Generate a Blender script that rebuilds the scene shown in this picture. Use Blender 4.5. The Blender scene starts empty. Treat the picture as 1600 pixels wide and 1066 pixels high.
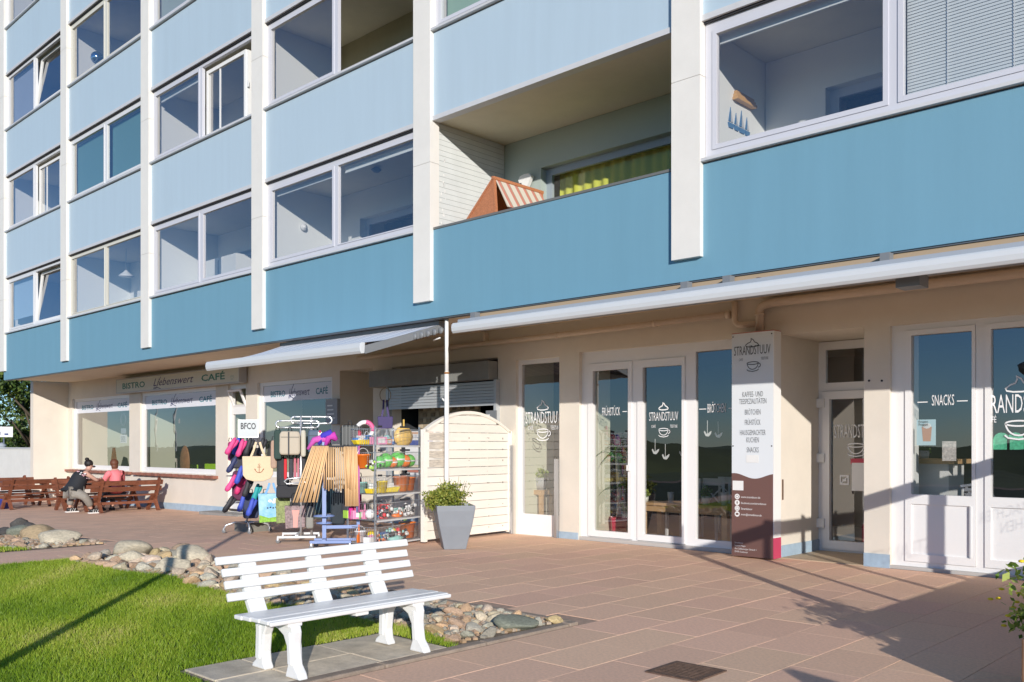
import bpy, bmesh, math, random
from math import radians, sin, cos, pi, tan, atan2, sqrt
from mathutils import Vector, Matrix
import numpy as np

rng = random.Random(7)
# ------------------------------------------------------------------ camera
SC = bpy.context.scene
EYE = 1.55
FPX = 1421.0
VOFF = 1497.0
A = math.atan2(VOFF, FPX)
FX, FY = -cos(A), sin(A)          # camera forward in the plan
RX, RY = sin(A), cos(A)           # camera right in the plan
cam_d = bpy.data.cameras.new('camera')
cam = bpy.data.objects.new('camera', cam_d)
SC.collection.objects.link(cam)
cam.location = (0, 0, EYE)
cam.rotation_euler = (radians(90), 0, math.atan2(-FX, FY))
cam_d.sensor_width = 36.0
cam_d.lens = FPX / 1600 * 36
cam_d.shift_y = (696 - 533) / 1600.0
cam_d.clip_end = 3000
cam_d.clip_start = 0.05
SC.camera = cam
# ------------------------------------------------------------------ light
SUN_EL = radians(14.6)
SUN_H = Vector((-0.775, 0.632, 0)).normalized()     # horizontal travel of the light
world = bpy.data.worlds.new('World'); SC.world = world; world.use_nodes = True
wn = world.node_tree.nodes; wl = world.node_tree.links
for n in list(wn): wn.remove(n)
wo = wn.new('ShaderNodeOutputWorld'); bg = wn.new('ShaderNodeBackground'); sky = wn.new('ShaderNodeTexSky')
sky.sky_type = 'NISHITA'; sky.sun_disc = False
sky.sun_elevation = SUN_EL
tosun = -SUN_H
sky.sun_rotation = math.atan2(tosun.x, tosun.y)
sky.air_density = 0.85; sky.dust_density = 0.0; sky.ozone_density = 5.5; sky.altitude = 300
bg.inputs['Strength'].default_value = 0.15
wl.new(sky.outputs[0], bg.inputs[0]); wl.new(bg.outputs[0], wo.inputs[0])
sd = bpy.data.lights.new('sun', 'SUN'); so = bpy.data.objects.new('sun', sd); SC.collection.objects.link(so)
sd.energy = 4.5; sd.angle = radians(0.5); sd.color = (1.0, 0.95, 0.885)
ldir = Vector((SUN_H.x * cos(SUN_EL), SUN_H.y * cos(SUN_EL), -sin(SUN_EL)))
so.rotation_euler = ldir.to_track_quat('-Z', 'Y').to_euler()
so.location = (20, -30, 30)
SC.view_settings.view_transform = 'Standard'; SC.view_settings.look = 'None'
SC.view_settings.gamma = 1.0; SC.view_settings.use_curve_mapping = False
SC.view_settings.exposure = 0.03
SC.render.engine = 'CYCLES'
SC.cycles.max_bounces = 8; SC.cycles.transparent_max_bounces = 16
SC.cycles.diffuse_bounces = 4; SC.cycles.glossy_bounces = 4
SC.cycles.caustics_reflective = False; SC.cycles.caustics_refractive = False

# ------------------------------------------------------------------ measuring helpers (photo pixels to metres)
def ray(px):
    t = (px - 800) / FPX
    return FX + RX * t, FY + RY * t
def onY(px, Y):
    a, b = ray(px); return a / b * Y
def zat(px, py, Y):
    a, b = ray(px); return EYE + (696 - py) / FPX * (Y / b)
def gz(X):
    "height of the forecourt: level by the right shop, falling gently to the left"
    if X > -14: return 0.0
    if X > -21: return -0.024 * (-14 - X)
    return -0.168 - 0.008 * max(0, min(-21 - X, 12))
def gnd(px, py, dz=0.0):
    a, b = ray(px); z = 0.0
    for _ in range(5):
        D = (EYE - z) * FPX / (py - 696)
        z = gz(a * D)
    return Vector((a * D, b * D, z + dz))
def atD(px, py, D):
    a, b = ray(px); return Vector((a * D, b * D, EYE + (696 - py) / FPX * D))

# ------------------------------------------------------------------ object helpers
COL = SC.collection
def tag(o, label=None, cat=None, group=None, kind=None):
    if label: o['label'] = label
    if cat: o['category'] = cat
    if group: o['group'] = group
    if kind: o['kind'] = kind
    return o
def thing(name, label, cat, loc=(0, 0, 0), rz=0.0, group=None):
    o = bpy.data.objects.new(name, None); COL.objects.link(o)
    o.empty_display_size = 0.1
    o.location = loc; o.rotation_euler = (0, 0, rz)
    return tag(o, label, cat, group)
def copy_tree(o, parent=None):
    c = o.copy(); COL.objects.link(c)
    if parent: c.parent = parent
    for ch in o.children: copy_tree(ch, c)
    return c
def inst(name, me, parent=None, loc=(0, 0, 0), rot=(0, 0, 0), sc=(1, 1, 1)):
    o = bpy.data.objects.new(name, me); COL.objects.link(o)
    o.location = loc; o.rotation_euler = rot; o.scale = sc
    if parent: o.parent = parent
    return o
class MB:
    def __init__(s): s.v = []; s.f = []; s.mi = []; s.mats = []; s.cur = 0; s.smooth = []; s.sm = False
    def m(s, mt):
        if mt not in s.mats: s.mats.append(mt)
        s.cur = s.mats.index(mt); return s
    def add(s, vs, fs):
        b = len(s.v); s.v.extend([tuple(v) for v in vs])
        for f in fs:
            s.f.append(tuple(b + i for i in f)); s.mi.append(s.cur); s.smooth.append(s.sm)
        return s
    def box(s, x0, x1, y0, y1, z0, z1):
        if x0 > x1: x0, x1 = x1, x0
        if y0 > y1: y0, y1 = y1, y0
        if z0 > z1: z0, z1 = z1, z0
        return s.add([(x0,y0,z0),(x1,y0,z0),(x1,y1,z0),(x0,y1,z0),(x0,y0,z1),(x1,y0,z1),(x1,y1,z1),(x0,y1,z1)],
                     [(0,3,2,1),(4,5,6,7),(0,1,5,4),(1,2,6,5),(2,3,7,6),(3,0,4,7)])
    def bar(s, p, q, w, h, up=(0, 0, 1), taper=1.0):
        "rectangular bar from p to q, w sideways, h along up"
        p = Vector(p); q = Vector(q); d = (q - p).normalized(); u = Vector(up)
        sd_ = d.cross(u)
        if sd_.length < 1e-4: sd_ = d.cross(Vector((1, 0, 0)))
        sd_.normalize(); u = sd_.cross(d).normalized()
        vs = []
        for c, k in ((p, 1.0), (q, taper)):
            for a, b in ((-1, -1), (1, -1), (1, 1), (-1, 1)):
                vs.append(c + sd_ * (a * w / 2 * k) + u * (b * h / 2 * k))
        return s.add(vs, [(0,1,2,3),(7,6,5,4),(0,4,5,1),(1,5,6,2),(2,6,7,3),(3,7,4,0)])
    def tube(s, pts, r, n=8, closed=False, radii=None, caps=True):
        pts = [Vector(p) for p in pts]; m_ = len(pts); rings = []
        prev = None
        for i, p in enumerate(pts):
            if closed: d = (pts[(i + 1) % m_] - pts[i - 1]).normalized()
            elif i == 0: d = (pts[1] - p).normalized()
            elif i == m_ - 1: d = (p - pts[i - 1]).normalized()
            else: d = (pts[i + 1] - pts[i - 1]).normalized()
            if prev is None:
                a = Vector((0, 0, 1)) if abs(d.z) < .9 else Vector((1, 0, 0))
                u = d.cross(a).normalized()
            else:
                u = (prev - d * prev.dot(d))
                u = u.normalized() if u.length > 1e-5 else d.orthogonal().normalized()
            prev = u; w = d.cross(u)
            rr = radii[i] if radii else r
            rings.append([p + (u * cos(2 * pi * k / n) + w * sin(2 * pi * k / n)) * rr for k in range(n)])
        vs = [v for rg in rings for v in rg]; fs = []
        cnt = m_ if closed else m_ - 1
        for i in range(cnt):
            j = (i + 1) % m_
            for k in range(n):
                k2 = (k + 1) % n
                fs.append((i * n + k, i * n + k2, j * n + k2, j * n + k))
        if not closed and caps:
            fs.append(tuple(range(n - 1, -1, -1))); fs.append(tuple((m_ - 1) * n + k for k in range(n)))
        o = s.sm; s.sm = True; s.add(vs, fs); s.sm = o
        return s
    def lathe(s, c, prof, n=16, sx=1.0, sy=1.0, axis='z', smooth=True):
        vs = []; c = Vector(c)
        for r, z in prof:
            for k in range(n):
                a = 2 * pi * k / n
                p = (r * cos(a) * sx, r * sin(a) * sy, z)
                if axis == 'y': p = (p[0], z, p[1])
                if axis == 'x': p = (z, p[0], p[1])
                vs.append(c + Vector(p))
        fs = []
        for i in range(len(prof) - 1):
            for k in range(n):
                k2 = (k + 1) % n
                fs.append((i * n + k, i * n + k2, (i + 1) * n + k2, (i + 1) * n + k))
        if prof[0][0] > 1e-4: fs.append(tuple(range(n - 1, -1, -1)))
        if prof[-1][0] > 1e-4: fs.append(tuple((len(prof) - 1) * n + k for k in range(n)))
        o = s.sm; s.sm = smooth; s.add(vs, fs); s.sm = o
        return s
    def ball(s, c, r, sx=1, sy=1, sz=1, n=12, m_=8):
        prof = [(max(1e-5, r * sin(pi * i / m_)), -r * cos(pi * i / m_) * sz) for i in range(m_ + 1)]
        return s.lathe(c, prof, n, sx, sy)
    def prism(s, pts, y0, y1, plane='xz'):
        "extrude a 2-D outline; plane xz -> along y, yz -> along x, xy -> along z"
        n = len(pts)
        def P(a, b, c):
            return {'xz': (a, c, b), 'yz': (c, a, b), 'xy': (a, b, c)}[plane]
        vs = [P(a, b, y0) for a, b in pts] + [P(a, b, y1) for a, b in pts]
        fs = [tuple(range(n)), tuple(range(2 * n - 1, n - 1, -1))]
        for i in range(n):
            j = (i + 1) % n; fs.append((i, i + n, j + n, j))
        return s.add(vs, fs)
    def ribbon(s, pts, w, Y, closed=False, th=.0015, plane='xz'):
        "flat drawn line of width w on the plane y=Y"
        pts = [Vector((a, b)) for a, b in pts]; n = len(pts); L = []; Rr = []
        for i, p in enumerate(pts):
            a = pts[i - 1] if (i > 0 or closed) else p
            b = pts[(i + 1) % n] if (i < n - 1 or closed) else p
            d = b - a
            d = d.normalized() if d.length > 1e-9 else Vector((1, 0))
            nn = Vector((-d.y, d.x)) * w / 2
            L.append(p + nn); Rr.append(p - nn)
        def P(q): return (q.x, Y, q.y) if plane == 'xz' else (Y, q.x, q.y)
        fs = []
        for i in range(n if closed else n - 1):
            j = (i + 1) % n; fs.append((i, j, n + j, n + i))
        return s.add([P(q) for q in L] + [P(q) for q in Rr], fs)
    def holed(s, X0, X1, Z0, Z1, holes, y0, y1):
        xs = sorted({X0, X1} | {min(max(h[k], X0), X1) for h in holes for k in (0, 1)})
        zs = sorted({Z0, Z1} | {min(max(h[k], Z0), Z1) for h in holes for k in (2, 3)})
        nx, nz = len(xs) - 1, len(zs) - 1
        def solid(i, j):
            if i < 0 or j < 0 or i >= nx or j >= nz: return False
            cx = (xs[i] + xs[i + 1]) / 2; cz = (zs[j] + zs[j + 1]) / 2
            return not any(h[0] < cx < h[1] and h[2] < cz < h[3] for h in holes)
        for i in range(nx):
            for j in range(nz):
                if not solid(i, j): continue
                a, b, c, d = xs[i], xs[i + 1], zs[j], zs[j + 1]
                s.add([(a,y0,c),(b,y0,c),(b,y0,d),(a,y0,d)], [(0,1,2,3)])
                s.add([(a,y1,c),(b,y1,c),(b,y1,d),(a,y1,d)], [(3,2,1,0)])
                if not solid(i - 1, j): s.add([(a,y0,c),(a,y1,c),(a,y1,d),(a,y0,d)], [(3,2,1,0)])
                if not solid(i + 1, j): s.add([(b,y0,c),(b,y1,c),(b,y1,d),(b,y0,d)], [(0,1,2,3)])
                if not solid(i, j - 1): s.add([(a,y0,c),(b,y0,c),(b,y1,c),(a,y1,c)], [(3,2,1,0)])
                if not solid(i, j + 1): s.add([(a,y0,d),(b,y0,d),(b,y1,d),(a,y1,d)], [(0,1,2,3)])
        return s
    def xf(s, M, start=0):
        for i in range(start, len(s.v)): s.v[i] = tuple(M @ Vector(s.v[i]))
        return s
    def mesh(s, name, mat=None, fixn=False):
        me = bpy.data.meshes.new(name)
        me.from_pydata([tuple(v) for v in s.v], [], s.f)
        for mt in (s.mats or ([mat] if mat else [])): me.materials.append(mt)
        me.polygons.foreach_set('use_smooth', s.smooth)
        if len(s.mats) > 1: me.polygons.foreach_set('material_index', s.mi)
        if fixn:
            b = bmesh.new(); b.from_mesh(me); bmesh.ops.recalc_face_normals(b, faces=b.faces); b.to_mesh(me); b.free()
        me.update(); return me
    def build(s, name, mat=None, parent=None, origin=None, bevel=0, world=False, fixn=False):
        "origin: where a top-level object stands; world: verts are world coordinates of an unrotated parent"
        if parent is not None and world:
            r = parent
            off = Vector(r.location) + (Vector(r.parent.location) if r.parent else Vector((0, 0, 0)))
            s.v = [tuple(Vector(v) - off) for v in s.v]
        if origin is not None:
            o_ = Vector(origin); s.v = [tuple(Vector(v) - o_) for v in s.v]
        o = bpy.data.objects.new(name, s.mesh(name, mat, fixn)); COL.objects.link(o)
        if origin is not None: o.location = origin
        if parent: o.parent = parent
        if bevel:
            md = o.modifiers.new('bevel', 'BEVEL'); md.width = bevel; md.segments = 2; md.limit_method = 'ANGLE'
        return o

# ------------------------------------------------------------------ materials
MATS = {}
def mat(name, col, rough=.55, metal=0.0, nz=0.0, ns=3.0, bump=0.0, bs=40.0, stretch=(1, 1, 1), var=0.0, spec=.5, emit=None, coat=0.0, col2=None, hsvar=0.0, bdist=.01):
    if name in MATS: return MATS[name]
    m_ = bpy.data.materials.new(name); m_.use_nodes = True; MATS[name] = m_
    nt = m_.node_tree; b = nt.nodes['Principled BSDF']; L = nt.links
    b.inputs['Roughness'].default_value = rough; b.inputs['Metallic'].default_value = metal
    b.inputs['Specular IOR Level'].default_value = spec
    if coat: b.inputs['Coat Weight'].default_value = coat
    m_.diffuse_color = (*col, 1)
    b.inputs['Base Color'].default_value = (*col, 1)
    if emit: b.inputs['Emission Color'].default_value = (*col, 1); b.inputs['Emission Strength'].default_value = emit
    if nz or bump or var:
        tc = nt.nodes.new('ShaderNodeTexCoord'); mp = nt.nodes.new('ShaderNodeMapping')
        mp.inputs['Scale'].default_value = stretch; L.new(tc.outputs['Object'], mp.inputs[0])
    if nz or var:
        src = None
        if nz:
            n1 = nt.nodes.new('ShaderNodeTexNoise'); n1.inputs['Scale'].default_value = ns; n1.inputs['Detail'].default_value = 6; n1.inputs['Roughness'].default_value = .65
            L.new(mp.outputs[0], n1.inputs['Vector'])
            mr = nt.nodes.new('ShaderNodeMapRange'); mr.inputs['From Min'].default_value = .3; mr.inputs['From Max'].default_value = .7
            L.new(n1.outputs[0], mr.inputs[0])
            mx = nt.nodes.new('ShaderNodeMix'); mx.data_type = 'RGBA'
            c2 = col2 if col2 else tuple(min(1, c * (1 + nz)) for c in col)
            c1 = tuple(c * (1 - nz) for c in col) if not col2 else col
            mx.inputs[6].default_value = (*c1, 1); mx.inputs[7].default_value = (*c2, 1)
            L.new(mr.outputs[0], mx.inputs[0]); src = mx.outputs[2]
        if var:
            oi = nt.nodes.new('ShaderNodeObjectInfo'); hs = nt.nodes.new('ShaderNodeHueSaturation')
            mv = nt.nodes.new('ShaderNodeMapRange'); mv.inputs['To Min'].default_value = 1 - var; mv.inputs['To Max'].default_value = 1 + var
            L.new(oi.outputs['Random'], mv.inputs[0]); L.new(mv.outputs[0], hs.inputs['Value'])
            if hsvar:
                mh = nt.nodes.new('ShaderNodeMapRange'); mh.inputs['To Min'].default_value = .5 - hsvar; mh.inputs['To Max'].default_value = .5 + hsvar
                ml = nt.nodes.new('ShaderNodeMath'); ml.operation = 'FRACT'; mm = nt.nodes.new('ShaderNodeMath'); mm.operation = 'MULTIPLY'; mm.inputs[1].default_value = 7.31
                L.new(oi.outputs['Random'], mm.inputs[0]); L.new(mm.outputs[0], ml.inputs[0]); L.new(ml.outputs[0], mh.inputs[0]); L.new(mh.outputs[0], hs.inputs['Hue'])
            if src: L.new(src, hs.inputs['Color'])
            else: hs.inputs['Color'].default_value = (*col, 1)
            src = hs.outputs[0]
        L.new(src, b.inputs['Base Color'])
    if bump:
        n2 = nt.nodes.new('ShaderNodeTexNoise'); n2.inputs['Scale'].default_value = bs; n2.inputs['Detail'].default_value = 4
        L.new(mp.outputs[0], n2.inputs['Vector'])
        bp = nt.nodes.new('ShaderNodeBump'); bp.inputs['Strength'].default_value = bump; bp.inputs['Distance'].default_value = bdist
        L.new(n2.outputs[0], bp.inputs['Height']); L.new(bp.outputs[0], b.inputs['Normal'])
    return m_
def glass(name, tint=(1, 1, 1), gain=1.0, ior=1.5):
    m_ = bpy.data.materials.new(name); m_.use_nodes = True; MATS[name] = m_
    nt = m_.node_tree; L = nt.links
    for n in list(nt.nodes): nt.nodes.remove(n)
    o = nt.nodes.new('ShaderNodeOutputMaterial'); mx = nt.nodes.new('ShaderNodeMixShader')
    tr = nt.nodes.new('ShaderNodeBsdfTransparent'); gl = nt.nodes.new('ShaderNodeBsdfGlossy')
    fr = nt.nodes.new('ShaderNodeLayerWeight'); fr.inputs[0].default_value = .5
    pw = nt.nodes.new('ShaderNodeMath'); pw.operation = 'POWER'; pw.inputs[1].default_value = 3.0
    ml = nt.nodes.new('ShaderNodeMath'); ml.operation = 'MULTIPLY_ADD'; ml.inputs[1].default_value = .9; ml.inputs[2].default_value = gain; ml.use_clamp = True
    tr.inputs[0].default_value = (*tint, 1); gl.inputs['Roughness'].default_value = 0.0
    tc = nt.nodes.new('ShaderNodeTexCoord'); nz_ = nt.nodes.new('ShaderNodeTexNoise'); nz_.inputs['Scale'].default_value = 1.3
    bp = nt.nodes.new('ShaderNodeBump'); bp.inputs['Strength'].default_value = .035; bp.inputs['Distance'].default_value = .05
    L.new(tc.outputs['Object'], nz_.inputs['Vector']); L.new(nz_.outputs[0], bp.inputs['Height']); L.new(bp.outputs[0], gl.inputs['Normal'])
    L.new(fr.outputs['Facing'], pw.inputs[0]); L.new(pw.outputs[0], ml.inputs[0]); L.new(ml.outputs[0], mx.inputs[0]); L.new(tr.outputs[0], mx.inputs[1]); L.new(gl.outputs[0], mx.inputs[2])
    L.new(mx.outputs[0], o.inputs[0]); return m_
M_BAND = mat('blue_render', (.163, .335, .435), .6, nz=.035, ns=1.8, bump=.12, bs=90, stretch=(1.6, 1, .12))
M_LIGHT = mat('light_blue_panel', (.455, .565, .64), .5, nz=.03, ns=2.2, bump=.06, bs=60, stretch=(1.6, 1, .12))
M_PIL = mat('pilaster_white', (.79, .755, .69), .55, nz=.03, ns=2.5, bump=.1, bs=50)
M_TRIM = mat('grey_trim', (.60, .60, .60), .4, nz=.04, ns=5)
M_FRAME = mat('window_frame_grey', (.60, .60, .64), .4)
M_PVC = mat('white_pvc', (.86, .84, .82), .3)
M_DARK = mat('dark_gap', (.03, .03, .035), .8)
M_WALL = mat('beige_render', (.745, .675, .575), .8, nz=.045, ns=1.6, bump=.25, bs=120)
M_SOFFIT = mat('soffit_beige', (.80, .68, .52), .8, nz=.05, ns=2, bump=.1, bs=60)
M_PLINTH = mat('plinth_blue', (.36, .47, .57), .7, nz=.12, ns=6, bump=.2, bs=80)
M_IWALL = mat('interior_wall', (.84, .84, .80), .7)
M_IGREY = mat('loggia_grey', (.40, .46, .42), .75, bump=.12, bs=60)
M_SIDING = mat('loggia_siding', (.66, .68, .66), .7, nz=.05, ns=4)
M_CEIL = mat('loggia_ceiling', (.72, .66, .50), .8, nz=.04, ns=3, bump=.1, bs=50)
M_OLIVE = mat('loggia_olive', (.42, .37, .24), .8, nz=.05, ns=3)
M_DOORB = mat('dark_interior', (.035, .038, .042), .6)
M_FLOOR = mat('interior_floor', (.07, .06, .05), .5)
M_WHITE = mat('white_paint', (.82, .81, .78), .45)
M_WSEMI = mat('white_print', (.85, .85, .85), .6)
M_BLACKP = mat('black_print', (.03, .03, .035), .6)
M_METAL = mat('galvanised_metal', (.55, .56, .58), .35, metal=.9)
M_STEEL = mat('steel_tube', (.62, .64, .66), .25, metal=1.0)
G_UP = glass('window_glass', (.985, .99, .99), gain=.22)
G_DN = glass('shop_glass', (.96, .97, .97), gain=.22)
G_IN = glass('inner_glass', (.97, .98, .98), gain=.05)
# ------------------------------------------------------------------ lettering
def ltext(body, X, Z, Y, h, mat_, parent, w=None, align='c', bold=0.0, shear=0.0, name='lettering', axis='y', slant=0.0):
    "flat lettering facing the forecourt: X,Z of its anchor on the plane y=Y, cap height h, width w"
    cu = bpy.data.curves.new('text', 'FONT'); cu.body = body; cu.size = 1.0; cu.resolution_u = 2
    cu.offset = bold; cu.shear = shear; cu.fill_mode = 'FRONT'
    t = bpy.data.objects.new('text', cu); COL.objects.link(t)
    dg = bpy.context.evaluated_depsgraph_get()
    me = bpy.data.meshes.new_from_object(t.evaluated_get(dg))
    bpy.data.objects.remove(t)
    co = np.array([v.co[:] for v in me.vertices])
    x0, x1 = co[:, 0].min(), co[:, 0].max()
    k = h / 0.69
    sx = (w / (x1 - x0)) if w else k
    off = {'c': (x0 + x1) / 2, 'l': x0, 'r': x1}[align]
    for i, v in enumerate(me.vertices):
        x = (co[i, 0] - off) * sx; z = co[i, 1] * k + slant * x
        v.co = (X + x, Y, Z + z) if axis == 'y' else (Y, X + x, Z + z)
    me.materials.clear(); me.materials.append(mat_); me.name = 'lettering'
    o = bpy.data.objects.new(name, me); COL.objects.link(o)
    if parent: o.parent = parent
    return o
def cup_logo(X, Z, Y, s, mat_, parent, name='cup_emblem', cream=True):
    "line drawing: steaming cup with a dollop above the word; s = half width of the cup"
    b = MB(); w = s * .13
    bowl = [(-s, .25 * s)] + [(s * .97 * -cos(a), .25 * s - s * 1.0 * sin(a)) for a in [pi * k / 10 for k in range(1, 10)]] + [(s, .25 * s)]
    b.ribbon([(X + x, Z + z) for x, z in bowl], w, Y)
    rim = [(s * cos(a), .25 * s + .22 * s * sin(a)) for a in [2 * pi * k / 18 for k in range(18)]]
    b.ribbon([(X + x, Z + z) for x, z in rim], w, Y, True)
    hd = [(s * .95 + .42 * s * sin(a), -.12 * s + .34 * s * cos(a)) for a in [pi * k / 8 for k in range(9)]]
    b.ribbon([(X + x, Z + z) for x, z in hd], w, Y)
    sc_ = [(-s * 1.05, -.72 * s), (-s * .8, -.95 * s), (0, -1.08 * s), (s * .8, -.95 * s), (s * 1.05, -.72 * s)]
    b.ribbon([(X + x, Z + z) for x, z in sc_], w, Y)
    if cream:
        H = 3.05 * s
        cr = [(-.9, 0), (-1.0, .2), (-.6, .5), (-.25, .62), (-.1, .95), (-.2, 1.2), (.15, 1.0), (.4, .6), (.8, .4), (1.0, .15), (.9, 0), (.3, -.1), (-.4, -.1)]
        b.ribbon([(X + x * s * .9, Z + H + z * s * .9) for x, z in cr], w, Y, True)
    return b.build(name, mat_, parent)

# ------------------------------------------------------------------ the apartment building
YB = 9.65      # face of the upper storeys
YW = 11.6      # face of the ground floor wall
PX = [-30.96, -25.98, -21.02, -16.05, -11.09, -6.15, -1.2, 3.75]
XE = -30.99; XR = 4.0
SILL = [5.01, 8.15, 11.29, 14.43]
TOP = [6.72, 9.86, 13.0, 16.14]
BLD = thing('apartment_building', 'blue and white apartment block with glazed loggias above beige ground floor shops', 'building', (XE, YB, 0))
BL = Vector((XE, YB, 0))
def bpart(mb, name, m_=None, parent=None, **k):
    if name == 'pane' and len(mb.v) == 8:      # one sheet of glass: keep the outer face
        mb.f = [mb.f[2]]; mb.mi = mb.mi[:1]; mb.smooth = mb.smooth[:1]
        mb.v = [mb.v[i] for i in mb.f[0]]; mb.f = [(0, 1, 2, 3)]
    return mb.build(name, m_, parent or BLD, world=True, **k)

bpart(MB().box(XE, XR, YB, YB + .16, 3.58, 4.98), 'lower_spandrel_band', M_BAND)
bpart(MB().box(XE + .02, XR, YB + .16, YW + .3, 3.60, 3.9), 'soffit', M_SOFFIT)
bpart(MB().box(XE + .02, XR, YB + .02, YB + .14, 3.562, 3.58), 'drip_strip', mat('drip_dark', (.12, .14, .16), .5))
def strip_metal(b, x0, x1, z, out=.045, h=.05):
    b.box(x0, x1, YB - out, YB + .02, z, z + h)
for i in range(7):
    x0, x1 = PX[i] + .2, PX[i + 1] - .2
    if i == 0: pass
    for r in range(4):
        z0 = TOP[r]; z1 = SILL[r + 1] - .03 if r < 3 else 17.6
        bpart(MB().box(x0, x1, YB, YB + .14, z0 + .07, z1), 'spandrel_panel', M_LIGHT)
        b = MB().m(M_TRIM); b.box(x0 - .02, x1 + .02, YB - .03, YB + .12, z0 - .005, z0 + .068)
        bpart(b, 'drip_edge', M_TRIM)
# pilasters, cladding sections one per storey with a fine joint
for i, X in enumerate(PX):
    w = .205
    zc = [3.85, 6.05, 9.2, 12.35, 15.5, 17.7]
    for k in range(5):
        bpart(MB().box(X - w, X + w, YB - .075, YB + .12, zc[k] + (.006 if k else 0), zc[k + 1]), 'pilaster_panel', M_PIL)
bpart(MB().box(XE, XR, YB - .03, YW + 6, 17.72, 17.95), 'roof_edge', M_TRIM)
bpart(MB().box(XE + .02, XR, YW + .8, YW + 8, 0.0 + 3.9, 17.7), 'core_wall', M_PIL)
# floors, loggia side walls
for r in range(4):
    bpart(MB().box(XE + .02, XR, YB + .145, YW + .78, SILL[r] - 1.15 if r else 3.91, SILL[r] - .95 if r else 4.05), 'floor_slab', mat('loggia_floor', (.62, .60, .55), .6))
    bpart(MB().box(XE + .02, XR, YB + .15, YW + .78, TOP[r] + .04, TOP[r] + .2), 'ceiling_slab', M_CEIL)
for i, X in enumerate(PX):
    for r in range(4):
        z0 = 4.06 if r == 0 else SILL[r] - .94
        z1 = TOP[r] + .035
        mr_ = M_IWALL
        if (i, r) == (4, 0): mr_ = M_SIDING
        bpart(MB().box(X - .12 if i else XE + .02, X + .12, YB + .145, 11.36, z0, z1), 'party_wall', mr_)
BACK = {(4, 0): M_IGREY, (3, 1): M_OLIVE}
M_CURT = mat('yellow_green_curtain', (.52, .53, .07), .8, bump=.2, bs=20)
for i in range(7):
    for r in range(4):
        z0 = 4.06 if r == 0 else SILL[r] - .94
        z1 = TOP[r] + .035
        x0, x1 = PX[i] + .125, PX[i + 1] - .125
        hx0, hx1 = x0 + .85, x1 - .25
        hz1 = SILL[r] + 1.18
        bm_ = BACK.get((i, r), M_IWALL)
        bpart(MB().holed(x0, x1, z0, z1, [(hx0, hx1, z0 + .1, hz1)], 11.36, 11.55), 'loggia_back_wall', bm_)
        f = bpart(MB().holed(hx0, hx1, z0 + .1, hz1, [(hx0 + .12, (hx0 * .25 + hx1 * .75) - .1, z0 + .2, hz1 - .12), ((hx0 * .25 + hx1 * .75) + .05, hx1 - .1, z0 + .2, hz1 - .12)], 11.5, 11.56), 'inner_window', mat('inner_frame', (.33, .38, .42), .4) if i == 4 else M_FRAME)
        bpart(MB().box(hx0 + .1, hx1 - .1, 11.53, 11.535, z0 + .2, hz1 - .1), 'pane', G_IN, f)
        bpart(MB().box(hx0, hx1, 12.0, 12.02, z0, hz1), 'dark_room', M_DOORB)

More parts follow.
